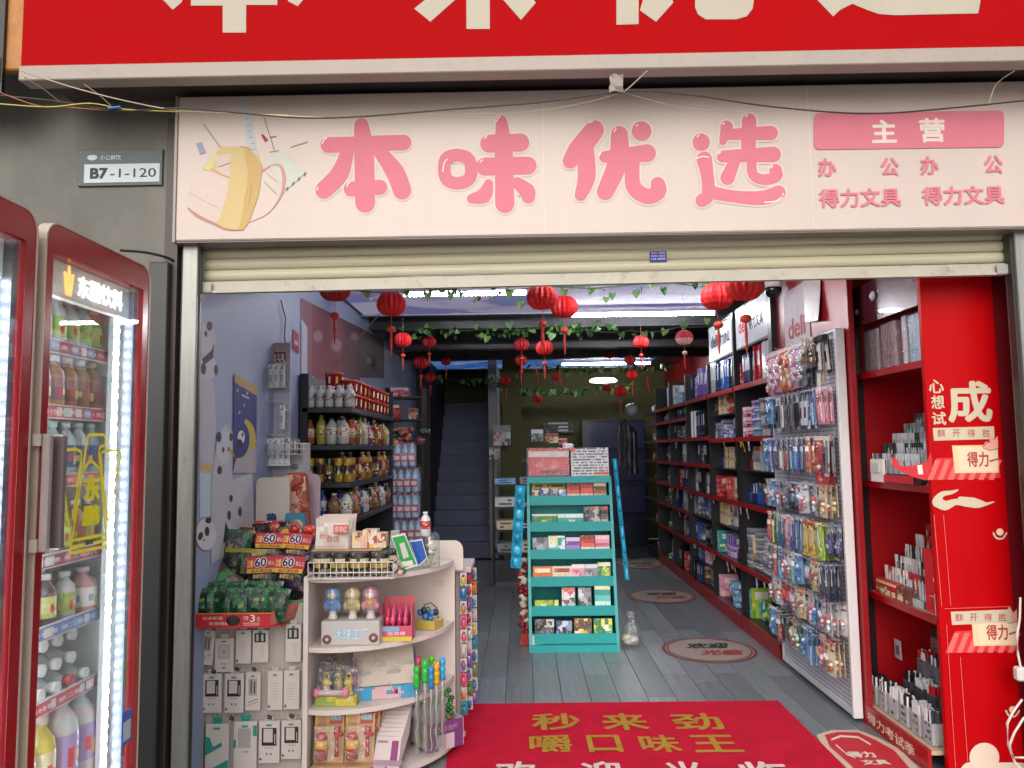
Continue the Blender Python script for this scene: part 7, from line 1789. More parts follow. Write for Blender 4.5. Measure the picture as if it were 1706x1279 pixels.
m = MB(); m.lathe([(.045, 0), (.048, .01), (.046, .15), (.03, .17)], 14, cap=True); o = m.obj('clear_jar', ACRYL, loc=(PY(718, 938, 3.9).x, 3.88, .926), label='clear plastic jar standing under the small bottle', cat='jar')
m = MB(); 
for k in range(8): m.ball((rr.uniform(-.02, .02), rr.uniform(-.02, .02), .02 + k * .014), .016, .014, .01, ['#a8a860', '#c8c4b8', '#8aa078'][k % 3], n=7, m=5)
m.obj('sweets', GLOSS, o)
a = PY(716, 940, 4.15); b = PY(770, 902, 4.15); w, h = b.x - a.x, b.z - a.z + .04
m = MB(); m.prism([(0, 0), (w, 0)] + [(w - .05 + .05 * math.cos(R(k * 15)), h - .05 + .05 * math.sin(R(k * 15))) for k in range(7)] + [(0, h)], 0, .02, 'y', '#c6bab4'); m.obj('rounded_board', PLASTIC, loc=(a.x, 4.2, a.z - .04), label='white rounded board end behind the curved stand', cat='board')

# ---- upper open shelf (.61)
Z1 = .611
def bx(lab, name, x0, y0, x1, y1, Y, z, d, pal, style='pack', nx=12, ny=6, cat='box', rz=0, hscale=1, rot=None, seed=0):
    a = PY(x0, (y0 + y1) / 2, Y); b = PY(x1, (y0 + y1) / 2, Y); w = b.x - a.x; h = (PY(x0, y0, Y).z - PY(x0, y1, Y).z) * hscale
    m = MB(); m.box(-w / 2, 0, 0, w / 2, d, h, pal[0], bev=.002); m.art((-w / 2 + .001, -.0008, .001), X_, Z_, w - .002, h - .002, pal, random.Random(seed), style, nx, ny)
    m.art((w / 2 + .0008, .001, .001), Y_, Z_, d - .002, h - .002, pal, random.Random(seed + 1), style, 5, ny)
    return m.obj(name, PRINT, loc=((a.x + b.x) / 2, Y, z), rz=rz, label=lab, cat=cat), w, h
gb = thing('toy_carton', 'grey carton with pale blue block lettering under three toys', 'carton', (-.86, 3.63, Z1))
a = PY(535, 1060, 3.63); b = PY(632, 1060, 3.63); w = b.x - a.x; h = .108
MB().box(-w / 2, 0, 0, w / 2, .2, h, '#b4aeac', bev=.003).obj('carton_body', PAPER, gb)
m = MB(); text(m, '冰球工厂', (-w * .28, -.002, h * .22), X_, Z_, w * .6, h * .5, '#8fb0c8', bold=.06); text(m, '冰球工厂', (-w * .28, -.0032, h * .22), X_, Z_, w * .6, h * .5, '#c8d4dc', bold=.0)
for sx, sz in ((-.4, .25), (.4, .3)): m.ball((w * sx, -.001, h * sz), .022, .003, .022, '#6a4a44', n=12, m=6); m.ball((w * sx, -.004, h * sz), .008, .003, .008, '#c8b8b0', n=8, m=5)
m.obj('carton_lettering', PAPER, gb); gb.location.x = (a.x + b.x) / 2
def toy(lab, x, Y, c1, c2, c3, s=1.0):
    q = PY(x, 1000, Y); o = thing('plastic_toy', lab, 'toy', (q.x, Y, Z1 + .109), group='three plastic toys on the grey carton', rz=rr.uniform(-.3, .3))
    m = MB(); m.lathe([(.02, 0), (.024, .004), (.018, .02), (.016, .04)], 12, col='#c8bcb8'); m.obj('toy_base', PLASTIC, o)
    m = MB(); m.ball((0, 0, .07), .036, .03, .036, c1, n=14, m=9); m.ball((0, 0, .115), .038, .033, .034, c1, n=14, m=9); m.ball((-.03, -.012, .062), .013, .013, .02, c1, n=8, m=6); m.ball((.03, -.012, .062), .013, .013, .02, c1, n=8, m=6)
    m.obj('toy_body', GLOSS, o)
    m = MB(); m.ball((0, -.024, .112), .022, .012, .016, c2, n=10, m=6); m.ball((.0, -.026, .078), .02, .008, .014, c3, n=10, m=6); m.obj('toy_trim', GLOSS, o)
    m = MB(); m.lathe([(.036, .03), (.042, .06), (.042, .13), (.03, .152)], 14, cap=False); m.obj('clear_cover', ACRYL, o)
toy('light blue plastic toy, leftmost on the grey carton', 555, 3.68, '#5a8ac0', '#c8b070', '#4a78b0'); toy('cream yellow plastic toy in the middle on the grey carton', 588, 3.68, '#c4b27a', '#cdbd88', '#baa870'); toy('pink plastic toy with a yellow bib on the grey carton', 618, 3.68, '#c88494', '#d8c4c4', '#d0a030')
# pink pdq box with small pink toys
pb = thing('pink_display_box', 'open pink display box of small pink toys beside the grey carton', 'display box', (-.6, 3.70, Z1))
a = PY(634, 1045, 3.7); b = PY(686, 1045, 3.7); w = b.x - a.x; pb.location.x = (a.x + b.x) / 2
m = MB(); m.box(-w / 2, 0, 0, w / 2, .003, .07, '#c04a64'); m.box(-w / 2, -.0012, 0, w / 2, -.0002, .02, '#c8b440'); m.box(-w / 2, -.0012, .045, w * .1, -.0002, .065, '#6aa8c8'); m.box(-w / 2, .003, 0, -w / 2 + .003, .1, .16, '#c8606e'); m.box(w / 2 - .003, .003, 0, w / 2, .1, .16, '#c8606e'); m.box(-w / 2, .1, 0, w / 2, .103, .19, '#b8525e'); m.box(-w / 2, .003, 0, w / 2, .1, .003, '#c04a64')
text(m, '泡泡棒', (-w * .3, -.0014, .026), X_, Z_, w * .6, .018, '#e0d0c8', bold=.04)
m.obj('box_body', PAPER, pb)
m = MB()
for i, x in enumerate((-.045, -.02, .012, .04)):
    for yy in (.025, .07): m.lathe([(.006, .01), (.006, .07), (.013, .08), (.013, .1), (.006, .11), (.003, .15)], 8, c=(x, yy, .015 * (yy > .05)), col=['#c8305a', '#d05078', '#b83060', '#c84a70'][i])
m.obj('pink_wands', GLOSS, pb)
# clear bowl of little toys
m = MB(); m.box(-.055, -.0, 0, .055, .1, .045, '#b8a050', bev=.003); r = random.Random(6)
for k in range(10): m.ball((r.uniform(-.04, .04), r.uniform(.01, .08), .05 + r.uniform(0, .05)), .016, .014, .018, r.choice(['#b82c34', '#2c6a8a', '#26262c', '#3c8a4c', '#b04468', '#4a6ab0']), n=8, m=6)
q = at(704, 1012, Z1 + .02); m.tube([(-.04, .05, .05), (-.03, .05, .11), (.01, .05, .125), (.045, .05, .1), (.05, .05, .05)], .003, 5, '#1e2a34'); m.obj('toy_basket', GLOSS, loc=(PY(707, 1010, 3.92).x, 3.92, Z1), rz=-.4, label='small yellow box of tiny coloured toys beside the pink display box', cat='toy box')

# ---- middle open shelf (.334)
Z2 = .335
yt = thing('yellow_tray', 'yellow tray of small toy lanterns in clear covers', 'tray', (-.92, 3.64, Z2))
a = PY(525, 1150, 3.64); b = PY(594, 1150, 3.64); w = b.x - a.x; yt.location.x = (a.x + b.x) / 2
m = MB(); m.box(-w / 2, 0, 0, w / 2, .14, .045, '#b8a838', bev=.003); m.art((-w / 2 + .002, -.0008, .002), X_, Z_, w - .004, .041, ['#b8b040', '#c8b048', '#8a9a4c', '#c8c0a8', '#a88a30'], random.Random(2), 'busy', 14, 4); m.obj('tray_body', PRINT, yt)
for i, (x, y, c1, c2, s) in enumerate([(-.05, .03, '#c8b050', '#c8a0a0', 1), (.052, .03, '#c0a840', '#b8a850', 1), (.0, .06, '#8a7a50', '#a89050', 1.25), (-.03, .1, '#3a4a5c', '#5a6a70', 1.3), (.06, .1, '#9a6a80', '#8a5a7c', 1.35)]):
    m = MB(); m.lathe([(.022, .045), (.024, .055), (.018, .06), (.018, .09), (.024, .095), (.014, .115)], 10, cols=[c1, c1, c2, c1, c1], col=c1); m.tube([(0.012 * math.cos(t), 0, .128 + .014 * math.sin(t)) for t in [k * math.pi / 5 for k in range(11)]], .003, 5, c1)
    o = m.obj('toy_lantern', GLOSS, yt, loc=(x, y, 0)); o.scale = (1, 1, s)
m = MB(); m.M = Matrix.Translation((0, 0, .06)) @ Matrix.Rotation(R(90), 4, 'Y'); m.lathe([(.02, -.08), (.022, -.06), (.012, -.055), (.014, .05), (.024, .055), (.022, .08)], 10, cols=['#c87a8c', '#c87a8c', '#c0a8b0', '#c8849a', '#c87a8c'], col='#c87a8c'); m.obj('toy_lantern', GLOSS, yt, loc=(-.02, .0, 0))
m = MB(); m.prism([(-w / 2, .046), (w / 2, .046), (w / 2, .17), (-w / 2 + .02, .2)], .01, .138, 'y'); m.obj('clear_cover', CLEAR, yt)
bd2 = thing('blue_display_box', 'open blue display box with cream back and small round toys', 'display box', (-.66, 3.74, Z2), rz=.26)
w = .30
m = MB(); m.box(-w / 2, 0, 0, w / 2, .003, .06, '#3a88b0'); m.art((-w / 2 + .001, -.0008, .001), X_, Z_, w - .002, .058, ['#3a8cb8', '#4a98c0', '#c8a0a4', '#c84a50', '#1c3a6c'], random.Random(12), 'busy', 22, 6)
m.prism([(0, 0), (.15, 0), (.15, .2), (.0, .06)], -w / 2 - .003, -w / 2, 'x', '#2c6aa8'); m.prism([(0, 0), (.15, 0), (.15, .2), (.0, .06)], w / 2, w / 2 + .003, 'x', '#2c6aa8')
m.box(-w / 2, .003, 0, w / 2, .15, .003, '#2c6aa8'); m.add([(-w / 2, .03, .055), (w / 2, .03, .055), (w / 2 - .02, .15, .26), (-w / 2 + .0, .15, .24)], [(0, 1, 2, 3)], '#b8aa9e'); m.add([(-w / 2, .034, .055), (w / 2, .034, .055), (w / 2 - .02, .154, .26), (-w / 2 + .0, .154, .24)], [(3, 2, 1, 0)], '#b8aa9e')
m.obj('box_body', PRINT, bd2)
for i in range(4):
    m = MB(); m.M = Matrix.Rotation(R(-60), 4, 'X'); m.lathe([(.030, 0), (.032, .004), (.026, .008), (.012, .01)], 14, cols=['#b8b4b0', '#5a3a34', '#b89a88'], col='#b89a88'); m.obj('round_toy', GLOSS, bd2, loc=(-.1 + i * .07, .055 + .02 * (i % 2), .1 + .03 * (i % 2)))

# ---- bottom open shelf (.052)
Z3_ = .053
ft = thing('toy_card_tray', 'beige tray at the foot of the curved stand holding red and yellow carded toys', 'tray', (-.9, 3.60, Z3_))
a = PY(512, 1255, 3.58); b = PY(616, 1255, 3.58); w = b.x - a.x; ft.location.x = (a.x + b.x) / 2 + .01
m = MB(); m.box(-w / 2, -.01, 0, w / 2, .2, .03, '#b8946c', bev=.002); m.art((-w / 2 + .01, -.0108, .004), X_, Z_, w - .02, .022, ['#b8946c', '#b8946c', '#8a9a98', '#b04030', '#8a5a40'], random.Random(4), 'pack', 14, 3); m.obj('tray_body', PAPER, ft)
def carded(lab, x, y, s=1):
    o = thing('carded_toy', lab, 'carded toy', (ft.location.x + x, 3.60 + y, Z3_ + .031), rot=(-.12, 0, rr.uniform(-.03, .03)), group='red and yellow carded toys')
    W = .135; Hh = .235
    m = MB(); m.box(-W / 2, 0, 0, W / 2, .004, Hh, '#c09a6a')
    def rc(u0, v0, u1, v1, c, k=1): m.add([(-W / 2 + u0 * W, -.0003 * k - .0004, v0 * Hh), (-W / 2 + u1 * W, -.0003 * k - .0004, v0 * Hh), (-W / 2 + u1 * W, -.0003 * k - .0004, v1 * Hh), (-W / 2 + u0 * W, -.0003 * k - .0004, v1 * Hh)], [(0, 1, 2, 3)], c)
    rc(0, .9, 1, 1, '#b8343a'); rc(.0, .62, .46, .92, '#c8a850'); rc(.1, .66, .4, .86, '#b88a70', 2); rc(.5, .72, .95, .92, '#b04a48'); rc(.54, .78, .9, .9, '#7aa0a8', 2); text(m, '大礼包', (.0, -.0016, Hh * .8), X_, Z_, W * .38, Hh * .07, '#d8ccc0', bold=.04)
    m.obj('printed_card', PAPER, o)
    m = MB(); m.lathe([(.026, 0), (.034, .05), (.036, .052), (.03, .085)], 12, c=(-.03, -.018, .02), cols=['#a82420', '#c0902c', '#c89a3c'], col='#c0902c'); m.ball((-.03, -.022, .12), .028, .014, .018, '#b02a24', n=9, m=6)
    m.lathe([(.009, 0), (.009, .09), (.016, .1), (.014, .125), (.004, .13)], 9, c=(.038, -.012, .03), col='#b01a1c'); m.ball((.055, -.012, .125), .012, .008, .01, '#b01a1c', n=8, m=5); m.obj('toy_set', GLOSS, o)
    f = MB(); f.box(-.065, -.05, .01, .062, -.001, .175, bev=.012); f.obj('blister', CLEAR, o)
for row_ in range(3):
    for i in range(2): carded(f"red and yellow carded toy, {['left','right'][i]} in the {['front','middle','rear'][row_]} row of the beige tray", -w / 4 + i * w / 2 + .012 * row_, .04 + row_ * .058)
# pink and white stacked packs
for k in range(9):
    q = PY(642, 1235, 3.62); m = MB(); m.box(-.06, 0, 0, .06, .012, .15, '#c0b0b0', bev=.002); m.box(.018, -.0015, .02, .05, -.0003, .13, '#7c3468', bev=.0002); m.box(-.05, -.0012, .12, .0, -.0003, .13, '#8a7478')
    m.obj('striped_pack', PAPER, loc=(q.x + .003 * k, 3.605 + .022 * k, Z3_ + .004 + .012 * k), rot=(-.5, 0, -.1), label=f'white and purple pack, {ORD[k]} from the front of the leaning stack', cat='pack', group='leaning white and purple packs')
m = MB(); r = random.Random(2); m.box(-.07, 0, 0, .06, .07, .05, '#b89aa4', bev=.004); m.art((-.069, -.0008, .001), X_, Z_, .128, .048, ['#b898a8', '#c8b0b8', '#8a4a78', '#c8b8bc', '#a86a8c'], r, 'busy', 10, 6)
m.obj('pink_pack', PRINT, loc=(PY(642, 1255, 3.54).x, 3.55, Z3_), rz=-.1, label='pink and white printed pack lying before the leaning stack', cat='pack')
# purple box with bubble wands
_c = PZ(712, 1256, Z3_)
pbx = thing('wand_box', 'white and purple carton holding bubble wands at the stand foot', 'carton', (_c.x + .1 * math.cos(.62), _c.y + .1 * math.sin(.62), Z3_), rz=.62)
W = .2; D = .16; Hh = .13
m = MB(); m.box(-W / 2, 0, 0, W / 2, .003, Hh, '#6a3268'); m.box(-W / 2 + .06, -.0012, 0, W / 2 - .05, -.0002, Hh * .55, '#b8a8b4'); text(m, '宝宝泡泡屋', (-W * .36, -.0016, Hh * .66), X_, Z_, W * .7, Hh * .2, '#a87ca4', bold=.03)
m.box(-W / 2 - .003, 0, 0, -W / 2, D, Hh, '#bcb0ba'); m.ball((-W / 2 - .003, D * .35, Hh * .45), .002, .018, .024, '#c0a03c', n=9, m=6); m.ball((-W / 2 - .003, D * .62, Hh * .65), .002, .018, .018, '#b85a68', n=9, m=6); m.box(-W / 2 - .0045, .0, 0, -W / 2 - .003, D, .014, '#6a3268')
m.box(W / 2, 0, 0, W / 2 + .003, D, Hh, '#b8aab8'); m.box(-W / 2, D, 0, W / 2, D + .003, Hh * 1.25, '#b8b0b4'); m.box(-W / 2, .003, 0, W / 2, D, .003, '#b8b0b4'); m.obj('carton_body', PAPER, pbx)
m = MB(); r = random.Random(3)
m.box(-W / 2 - .0, D + .004, Hh * .6, -W / 2 + .09, D + .02, Hh * 1.55, '#b8b0ae')
for k in range(14): m.ball((-W / 2 + .01 + .07 * r.random(), D + .003, Hh * (.7 + .8 * r.random())), .009, .002, .006, '#1c1a1c', n=7, m=4)
m.obj('spotted_card', PAPER, pbx)
def wand(lab, x, y, Y, col, s):
    q = PY(x, y, Y); o = thing('bubble_wand', lab, 'bubble wand', (q.x, Y, Z3_ + .02), group='bubble wands'); hb = q.z - (Z3_ + .02)
    m = MB(); m.lathe([(.012, 0), (.0135, .006), (.0135, max(.05, hb - .05)), (.011, hb - .045)], 10); m.obj('clear_tube', ACRYL, o)
    m = MB(); m.tube([(.004 * math.sin(k), .004 * math.cos(k), .01 + k * (hb - .07) / 16) for k in range(17)], .0035, 5, '#9ab89a' if col[1] > '7' else '#a8a07a'); m.obj('twist_stick', GLOSS, o)
    m = MB(); z = hb - .052; m.lathe([(.014, z), (.015, z + .02), (.0125, z + .032), (.016, z + .045), (.015, z + .058), (.010, z + .064), (.015, z + .075), (.015, z + .092), (.006, z + .104)], 12, col=col); m.ball((-.01, 0, z + .1), .005, .005, .008, col, n=7, m=5); m.ball((.01, 0, z + .1), .005, .005, .008, col, n=7, m=5); m.obj('wand_top', GLOSS, o)
wand('green topped bubble wand, front left', 694, 1128, 3.76, '#22a838', 1); wand('green topped bubble wand, tallest, beside the front left one', 708, 1118, 3.77, '#28b03c', 1); wand('blue topped bubble wand in the middle of the bunch', 718, 1128, 3.78, '#2a7cb0', 1); wand('yellow topped bubble wand', 727, 1122, 3.80, '#d09a1c', 1); wand('pale blue topped bubble wand, rightmost', 737, 1114, 3.83, '#3494c0', 1); wand('lime topped bubble wand at the back of the bunch', 719, 1110, 3.86, '#5aa828', 1); wand('dim pink topped bubble wand behind the left green one', 697, 1113, 3.83, '#b84a5c', 1)
m = MB(); r = random.Random(9)
for k in range(12): m.ball((r.uniform(-.015, .015), 0, k * .012), .014, .012, .012, r.choice(['#2a6a2c', '#3c8a34', '#a84a2c', '#1c4a24']), n=7, m=5)
m.obj('green_stick_toy', GLOSS, loc=(PY(748, 1190, 3.95).x, 3.95, PY(748, 1195, 3.95).z), label='rough green and orange stick toy at the right end of the wand box', cat='toy')
# goods on the rear side of the stand
bs = thing('hanging_rack', 'narrow rack of coloured toys behind the right edge of the curved stand', 'rack', (-.35, 4.3, 0))
MB().box(-.03, .0, 0, -.01, .3, .92, '#b8b0ac', bev=.003).obj('rack_panel', PAPER, bs)
a = PY(757, 945, 4.25); MB().box(-.045, -.05, a.z - .03, .06, .3, a.z, '#b4aaa6', bev=.004).obj('rack_top', PAPER, bs)
rr = random.Random(44)
for k in range(30):
    cl = rr.choice(['#a83040', '#2a6a9a', '#c0a83c', '#b8a8a8', '#7a5a9a', '#c85a70', '#3a8a9c', '#c8bcb8', '#6a7a3c', '#c07838'])
    z = .1 + (k // 3) * .075; x = -.33 + (k % 3) * .022
    m = MB(); m.box(-.018, -.003, 0, .018, 0, .068, '#b8b0b0' if k % 2 else cl); m.ball((0, -.01, .03), .014, .01, .024, cl, n=8, m=6); m.ball((0, -.012, .052), .008, .008, .008, rr.choice(['#c8b8a8', '#b02c34', '#2c5a8c']), n=7, m=5)
    m.obj('toy_pack', GLOSS, loc=(x, 4.22 + (k % 3) * .09, z), rz=rr.uniform(-.3, .3), label=f"{['nearest','middle','farthest'][k % 3]} small toy pack, {ORD[k // 3]} row from the floor, behind the curved stand", cat='toy pack', group='toy packs behind the curved stand')
# ================================================================ drinks fridges
FX = -1.2
def fp_(px, py, X=FX): return PX(px, py, X)
FR = mat('fridge_red_frame', '#920f1a', rough=.2, var=.05, vs=3)
CRM = mat('fridge_cream_edge', '#b8a898', rough=.35, var=.05, vs=4)
INN = mat('fridge_liner', '#d4dad8', rough=.35, var=.04, vs=3)
LED = emis('fridge_led', '#f4fbff', 80)
LETR = emis('lit_lettering', '#ffffff', 2.2); LETO = emis('lit_emblem', '#f0a050', 1.6)
ZT = 2.10; RB = .05
def fridge(y0, y1, lab, full):
    o = thing('drinks_fridge', lab, 'fridge', (FX, y0, 0), group='red framed drinks fridges')
    L = y1 - y0; D = .62
    bd = MB(); bd.box(-D, .0, 0, -D + .03, L, ZT - .06); bd.box(-D + .031, 0, 0, -.062, L, .13); bd.box(-D + .031, 0, ZT - .06, -.062, L, ZT - .02); bd.box(-D + .031, 0, .131, -.062, .025, ZT - .061); bd.box(-D + .031, L - .025, .131, -.062, L, ZT - .061)
    bd.obj('cabinet', INN, o)
    sd = MB(); sd.box(-D - .005, L + .001, 0, -.05, L + .008, ZT - .02, '#1c1c20'); sd.obj('outer_side', PLASTIC, o)
    # door: rounded frame in the Y-Z plane
    def rr_(a0, b0, a1, b1, r, n=5):
        return [(cx + r * math.cos(R(t0 + 90 * k / n)), cz + r * math.sin(R(t0 + 90 * k / n))) for cx, cz, t0 in ((a1 - r, b1 - r, 0), (a0 + r, b1 - r, 90), (a0 + r, b0 + r, 180), (a1 - r, b0 + r, 270)) for k in range(n + 1)]
    def ring(mb, outer, inner, xa, xb, col):
        n = len(outer)
        vs = [(xb, *p) for p in outer] + [(xb, *p) for p in inner] + [(xa, *p) for p in outer] + [(xa, *p) for p in inner]
        fs = []
        for i in range(n):
            j = (i + 1) % n
            fs += [(i, j, n + j, n + i), (2 * n + i, 3 * n + i, 3 * n + j, 2 * n + j), (i, 2 * n + i, 2 * n + j, j), (n + i, n + j, 3 * n + j, 3 * n + i)]
        mb.add(vs, fs, col)
    d = MB(); O = rr_(.012, .06, L - .012, ZT, RB); I = rr_(.044, .12, L - .05, ZT - .076, .004); ring(d, O, I, -.05, -.0005, '#ffffff')
    door = d.obj('door', FR, o)
    d = MB(); O2 = rr_(.008, .056, L - .008, ZT + .003, RB + .003); O3 = rr_(.0125, .0605, L - .0125, ZT - .0005, RB); ring(d, O2, O3, -.03, .002, '#ffffff'); d.obj('door_edge', CRM, door)
    MB().box(-.012, .043, .118, -.008, L - .049, ZT - .074).obj('pane', GLASS, door)
    # inner dark seal next to the LED
    MB().box(-.05, L - .07, .13, -.02, L - .0505, ZT - .08, '#2a3044').obj('seal', PLASTIC, door)
    # led strip: a column of small diodes in a channel
    MB().box(-.07, L - .12, .14, -.055, L - .082, ZT - .13, '#b8c4c8').obj('led_channel', PLASTIC, o)
    for sy, xx in ((L - .1, -.052), (.06, -.052)):
        m = MB(); z = .15
        while z < ZT - .14:
            m.ball((xx, sy, z), .004, .008, .011, n=6, m=4); z += .034
        l_ = m.obj('led_diodes', LED, o); l_['kind'] = 'stuff'
    # thin second strip on the far wall
    m = MB(); z = .2
    while z < ZT - .3: m.ball((-.30, L - .028, z), .003, .002, .004, n=5, m=4); z += .05
    l_ = m.obj('wall_diodes', emis('dim_led', '#eef8ff', 6), o); l_['kind'] = 'stuff'
    return o, door
o1, d1 = fridge(1.885, 2.45, 'red framed drinks fridge with yellow bottle outline on its glass', True)
o2, d2 = fridge(1.29, 1.87, 'red framed drinks fridge cut by the left edge of the picture', False)
# handles
def handle(door, y):
    h = MB(); z0, z1 = fp_(40, 922).z, fp_(40, 722).z
    h.box(.02, y - .010, z0, .04, y + .010, z1, '#9a8e8a', bev=.004); h.box(.0, y - .012, z1 - .03, .0195, y + .012, z1, '#a89c94'); h.box(.0, y - .012, z0, .0195, y + .012, z0 + .03, '#a89c94')
    h.obj('handle', PLASTIC, door)
    g_ = MB(); g_.box(.018, y + .035, z0 + .0, .048, y + .055, z1 - .002, '#6c6064', bev=.004); g_.box(.0, y + .037, z1 - .04, .0175, y + .053, z1 - .004, '#a89c94'); g_.box(.0, y + .037, z0 + .004, .0175, y + .053, z0 + .04, '#a89c94'); g_.obj('handle_guard', PLASTIC, door)
handle(d1, .0)
# lit header lettering (inside the glass) on the first fridge
def ftx(mb, s, x0, y0, x1, y1, X, col, **k):
    a = PX(x0, y0, X); b = PX(x1, y1, X)
    text(mb, s, a, Vector((0, 1, 0)), Z_, b.y - a.y, b.z - a.z, col, **k)
yl0 = PX(137, 470, FX - .03).y; yl1 = PX(222, 500, FX - .03).y; zl0 = PX(180, 496, FX - .03).z
m = MB(); m.box(-.06, .06, 1.925, -.036, .5, 2.02, '#a4aeb0')
m.obj('header_panel', INN, o1)
m = MB(); text(m, '东鹏饮料', Vector((-.034, .215, 1.942)), Y_, Z_, .24, .062, '#ffffff', bold=.02)
m.obj('header_lettering', LETR, o1)
m = MB(); ye = .145; yf = .195; zc = 1.965; wv = yf - ye
for pts in ([(0, .09), (.28, .09), (.42, 0), (.22, 0)], [(1, .09), (.72, .09), (.58, 0), (.78, 0)], [(.36, .1), (.42, .12), (.58, .12), (.64, .1), (.7, 0), (.3, 0)]):
    m.add([(-.034, ye + u * wv, zc - .03 + v * .7) for u, v in pts], [list(range(len(pts)))], '#ffffff')
m.obj('header_emblem', LETO, o1)
m = MB(); m.box(-.06, .08, 1.925, -.036, .5, 2.02, '#a4aeb0')
q = m.obj('header_panel', INN, o2); 
m = MB(); text(m, '东鹏饮料', Vector((-.0335, .215, 1.942)), Y_, Z_, .24, .062, '#ffffff', bold=.02); m.obj('header_lettering', LETR, o2)
# yellow outline decal on the glass
YEL = mat('yellow_decal', '#f0e420', rough=.4)
yd = MB(); XD = FX - .0065
def yline(pts, w=.0042):
    P = [PX(x, y, XD) for x, y in pts]
    for i in range(len(P) - 1):
        a, b = P[i], P[i + 1]; t = (b - a).normalized(); n_ = Vector((0, -t.z, t.y)) * w
        yd.add([a - n_, b - n_, b + n_, a + n_], [(0, 1, 2, 3)], '#d8cc18')
yline([(117, 921), (146, 728), (149, 724), (174, 724), (176, 730), (175, 742), (168, 744), (165, 750), (178, 910), (117, 921)]); yline([(121, 900), (176, 890)]); yline([(120, 911), (142, 907)]); yline([(155, 905), (177, 899)])
yline([(138, 783), (152, 766), (153, 758)]); yline([(152, 766), (168, 783)]); yline([(121, 900), (138, 770)], .002)
yline([(115, 877), (101, 760), (104, 753), (112, 749), (126, 748), (135, 752), (136, 762), (122, 865)]); yline([(182, 866), (200, 762), (200, 754), (192, 750), (178, 750), (169, 754), (168, 762), (178, 866), (182, 866)])
for s, x0, y0, x1, y1 in (('东', 139, 836, 168, 790), ('鹏', 137, 878, 167, 838)): ftx(yd, s, x0, y0, x1, y1, XD, '#d8cc18', bold=.05)
yd.M = Matrix.Identity(4); q = yd.obj('yellow_decal', YEL); q.parent = d1; q.matrix_parent_inverse = Matrix.Translation((FX, 1.885, 0)).inverted()
# small blue notice on the frame
m = MB(); a = PX(202, 1245, FX + .001); b = PX(219, 1178, FX + .001); m.box(.0005, a.y - 1.885, a.z, .002, b.y - 1.885, b.z, '#3a5aa0'); m.box(.0022, a.y - 1.885 + .006, a.z + .012, .003, b.y - 1.885 - .006, b.z - .03, '#a8b4c0'); m.obj('notice', PAPER, d1)

# shelves + bottles
def fbottle(r, h, body, lab, cap, liquid=1):
    m = MB(); m.lathe([(r * .85, 0), (r, h * .05), (r, h * .2), (r * 1.02, h * .22), (r * 1.02, h * .58), (r, h * .6), (r * .92, h * .72), (r * .42, h * .86), (r * .42, h * .9)], 14, cols=[body, body, body, lab, lab, body, body, body], col=body)
    m.lathe([(r * .52, h * .89), (r * .52, h * .985), (r * .46, h)], 12, col=cap)
    for k in range(14):
        if k % 3 == 0: continue
        a = 2 * math.pi * (k + .5) / 14; c, s_ = math.cos(a), math.sin(a); R0 = r * 1.02 * math.cos(math.pi / 14) + .0008; t = Vector((-s_, c, 0)) * r * .17
        z0, z1 = h * (.27 + .05 * (k % 2)), h * (.5 - .04 * (k % 3)); p = Vector((c * R0, s_ * R0, 0)); m.add([p - t + Z_ * z0, p + t + Z_ * z0, p + t + Z_ * z1, p - t + Z_ * z1], [(0, 1, 2, 3)], ['#c8ccc8', '#b83a3a', '#c8b868'][k % 3] if lab != '#c8c4bc' else ['#b0485c', '#7a8ab0', '#a8b85c'][k % 3])
    return m.mesh('bottle', GLOSS)
FBM = {'clear': fbottle(.033, .2, '#a8b4b0', '#8aa84c', '#c8ccc8'), 'tea': fbottle(.033, .21, '#8a6438', '#7a4a34', '#c8c8c4'), 'blue': fbottle(.034, .21, '#98a8ac', '#3a4c80', '#a8c0c0'), 'pink': fbottle(.045, .2, '#a88078', '#c8c4bc', '#b8b4b0'), 'dark': fbottle(.032, .21, '#4a3a34', '#a8b068', '#c0c0bc'), 'yellow': fbottle(.045, .24, '#b0a83c', '#b8c098', '#b8b8a8'), 'white': fbottle(.055, .27, '#a8b0b0', '#8a8ab0', '#c0c0bc'), 'lime': fbottle(.03, .19, '#88984c', '#a8c068', '#c8ccc8')}
NMB = {'clear': 'clear bottle with green label', 'tea': 'amber drink bottle', 'blue': 'clear bottle with navy label', 'pink': 'wide pinkish bottle with white label', 'dark': 'dark bottle with lime label', 'yellow': 'yellow drink bottle', 'white': 'large pale bottle', 'lime': 'lime drink bottle'}
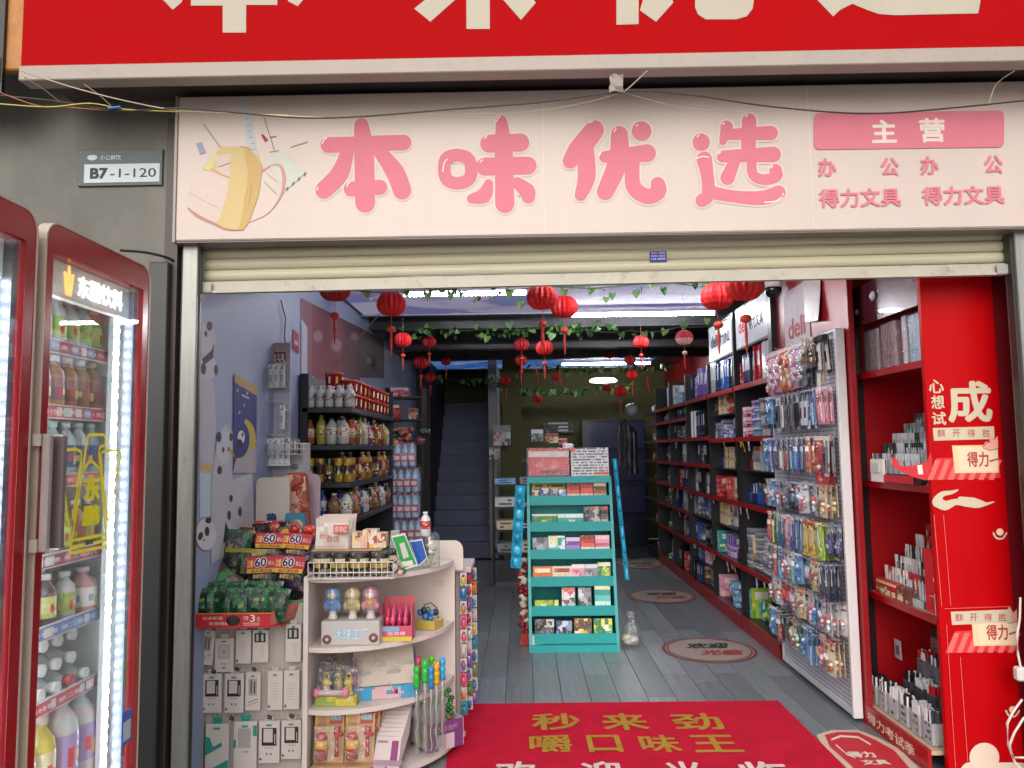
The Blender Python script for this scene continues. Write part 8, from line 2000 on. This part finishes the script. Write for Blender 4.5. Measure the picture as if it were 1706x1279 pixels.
def stock(o, y0, which, fname):
    zs = [1.62, 1.36, 1.12, .88, .63, .42, .20] if False else [1.80, 1.62, 1.43, 1.215, 1.025, .83, .56, .30]
    con = [['clear', 'clear', 'lime', 'clear'], ['tea', 'tea', 'tea', 'tea', 'tea'], ['blue', 'blue', 'blue', 'blue'], ['lime', 'tea', 'dark', 'clear'], ['pink', 'dark', 'dark', 'clear'], None, ['white', 'yellow', 'yellow', 'white'], ['yellow', 'white', 'yellow', 'white']]
    strips = ['#8a3040', '#a8283a', '#a84a44', '#8a3a50', '#4a6aa0', '#a82838', None, '#8a3040']
    for k, z in enumerate(zs):
        rk = thing('wire_shelf', f"{ORD[k]} shelf from the top in the {fname} fridge", 'shelf', (FX - .115, y0 + .03, z), group='fridge shelves') if False else None
        m = MB(); m.box(-.46, .03, -.012, -.09, .49, -.004, '#b0b8b8')
        s_ = m.obj('shelf', PLASTIC, o, loc=(0, 0, z))
        if strips[k]:
            m = MB(); m.box(-.089, .03, -.018, -.083, .49, .022, '#b8bcb8'); m.box(-.0825, .034, -.014, -.0815, .486, .018, strips[k])
            rn = random.Random(k + which)
            y = .04
            while y < .46:
                w = rn.uniform(.03, .06); m.box(-.0812, y, -.01, -.0805, min(.485, y + w * .7), .014, rn.choice(['#c8c0bc', strips[k], '#6a90b0', '#b8c0c4', strips[k], '#c85a5c'])); y += w
            text(m, '17 饮料特惠 第二瓶1元', (-.0798, .06, -.005), Y_, Z_, .38, .013, '#d8ccc8', bold=.02)
            m.obj('price_strip', PAPER, s_)
        if con[k] is None: continue
        n = len(con[k]); n = 7 if k not in (4, 6, 7) else 5
        for i in range(n):
            kk = con[k][i % len(con[k])]
            for dep in range(2):
                y = .035 + (i + .5) * (.45 / n)
                put('bottle', FBM[kk], None, (FX - .125 - dep * .085, y0 + y, z + .0), i * 1.3 + dep, scale=(.95, .95, [.78, .78, .8, .74, .72, .7, 1, .9][k]), label=f"{NMB[kk]}, {ORD[i]} from the street, {['front','back'][dep]} row, {ORD[k]} shelf, {fname} fridge", cat='bottle', group=f'bottles in the {fname} fridge')
    # lying bottles with white caps towards the glass
    cb = MB(); cb.M = Matrix.Rotation(R(90), 4, 'Y'); cb.lathe([(.03, -.2), (.031, -.06), (.014, -.03), (.014, -.02)], 10, col='#98a4a4'); cb.lathe([(.017, -.022), (.017, 0)], 12, col='#c4c8c4'); cbm = cb.mesh('lying_bottle', GLOSS)
    cr = MB(); cr.M = Matrix.Rotation(R(90), 4, 'Y'); cr.lathe([(.03, -.2), (.031, -.06), (.014, -.03), (.014, -.02)], 10, col='#98a4a4'); cr.lathe([(.017, -.022), (.017, 0)], 12, col='#b03840'); crm = cr.mesh('lying_bottle', GLOSS)
    z0 = .83; c = 0
    for r_ in range(3):
        for i in range(6 - r_ % 2):
            c += 1; red = c in (5, 14)
            put('lying_bottle', crm if red else cbm, None, (FX - .09 - .02 * r_, y0 + .07 + i * .07 + (.033 if r_ % 2 else 0), z0 + .033 + r_ * .056), 0, label=f"lying clear bottle with {'red' if red else 'white'} cap, {ORD[i]} from the street, {['bottom','middle','top'][r_]} layer, {fname} fridge", cat='bottle', group=f'lying bottles in the {fname} fridge')
stock(o1, 1.885, 0, 'right'); stock(o2, 1.29, 5, 'left')
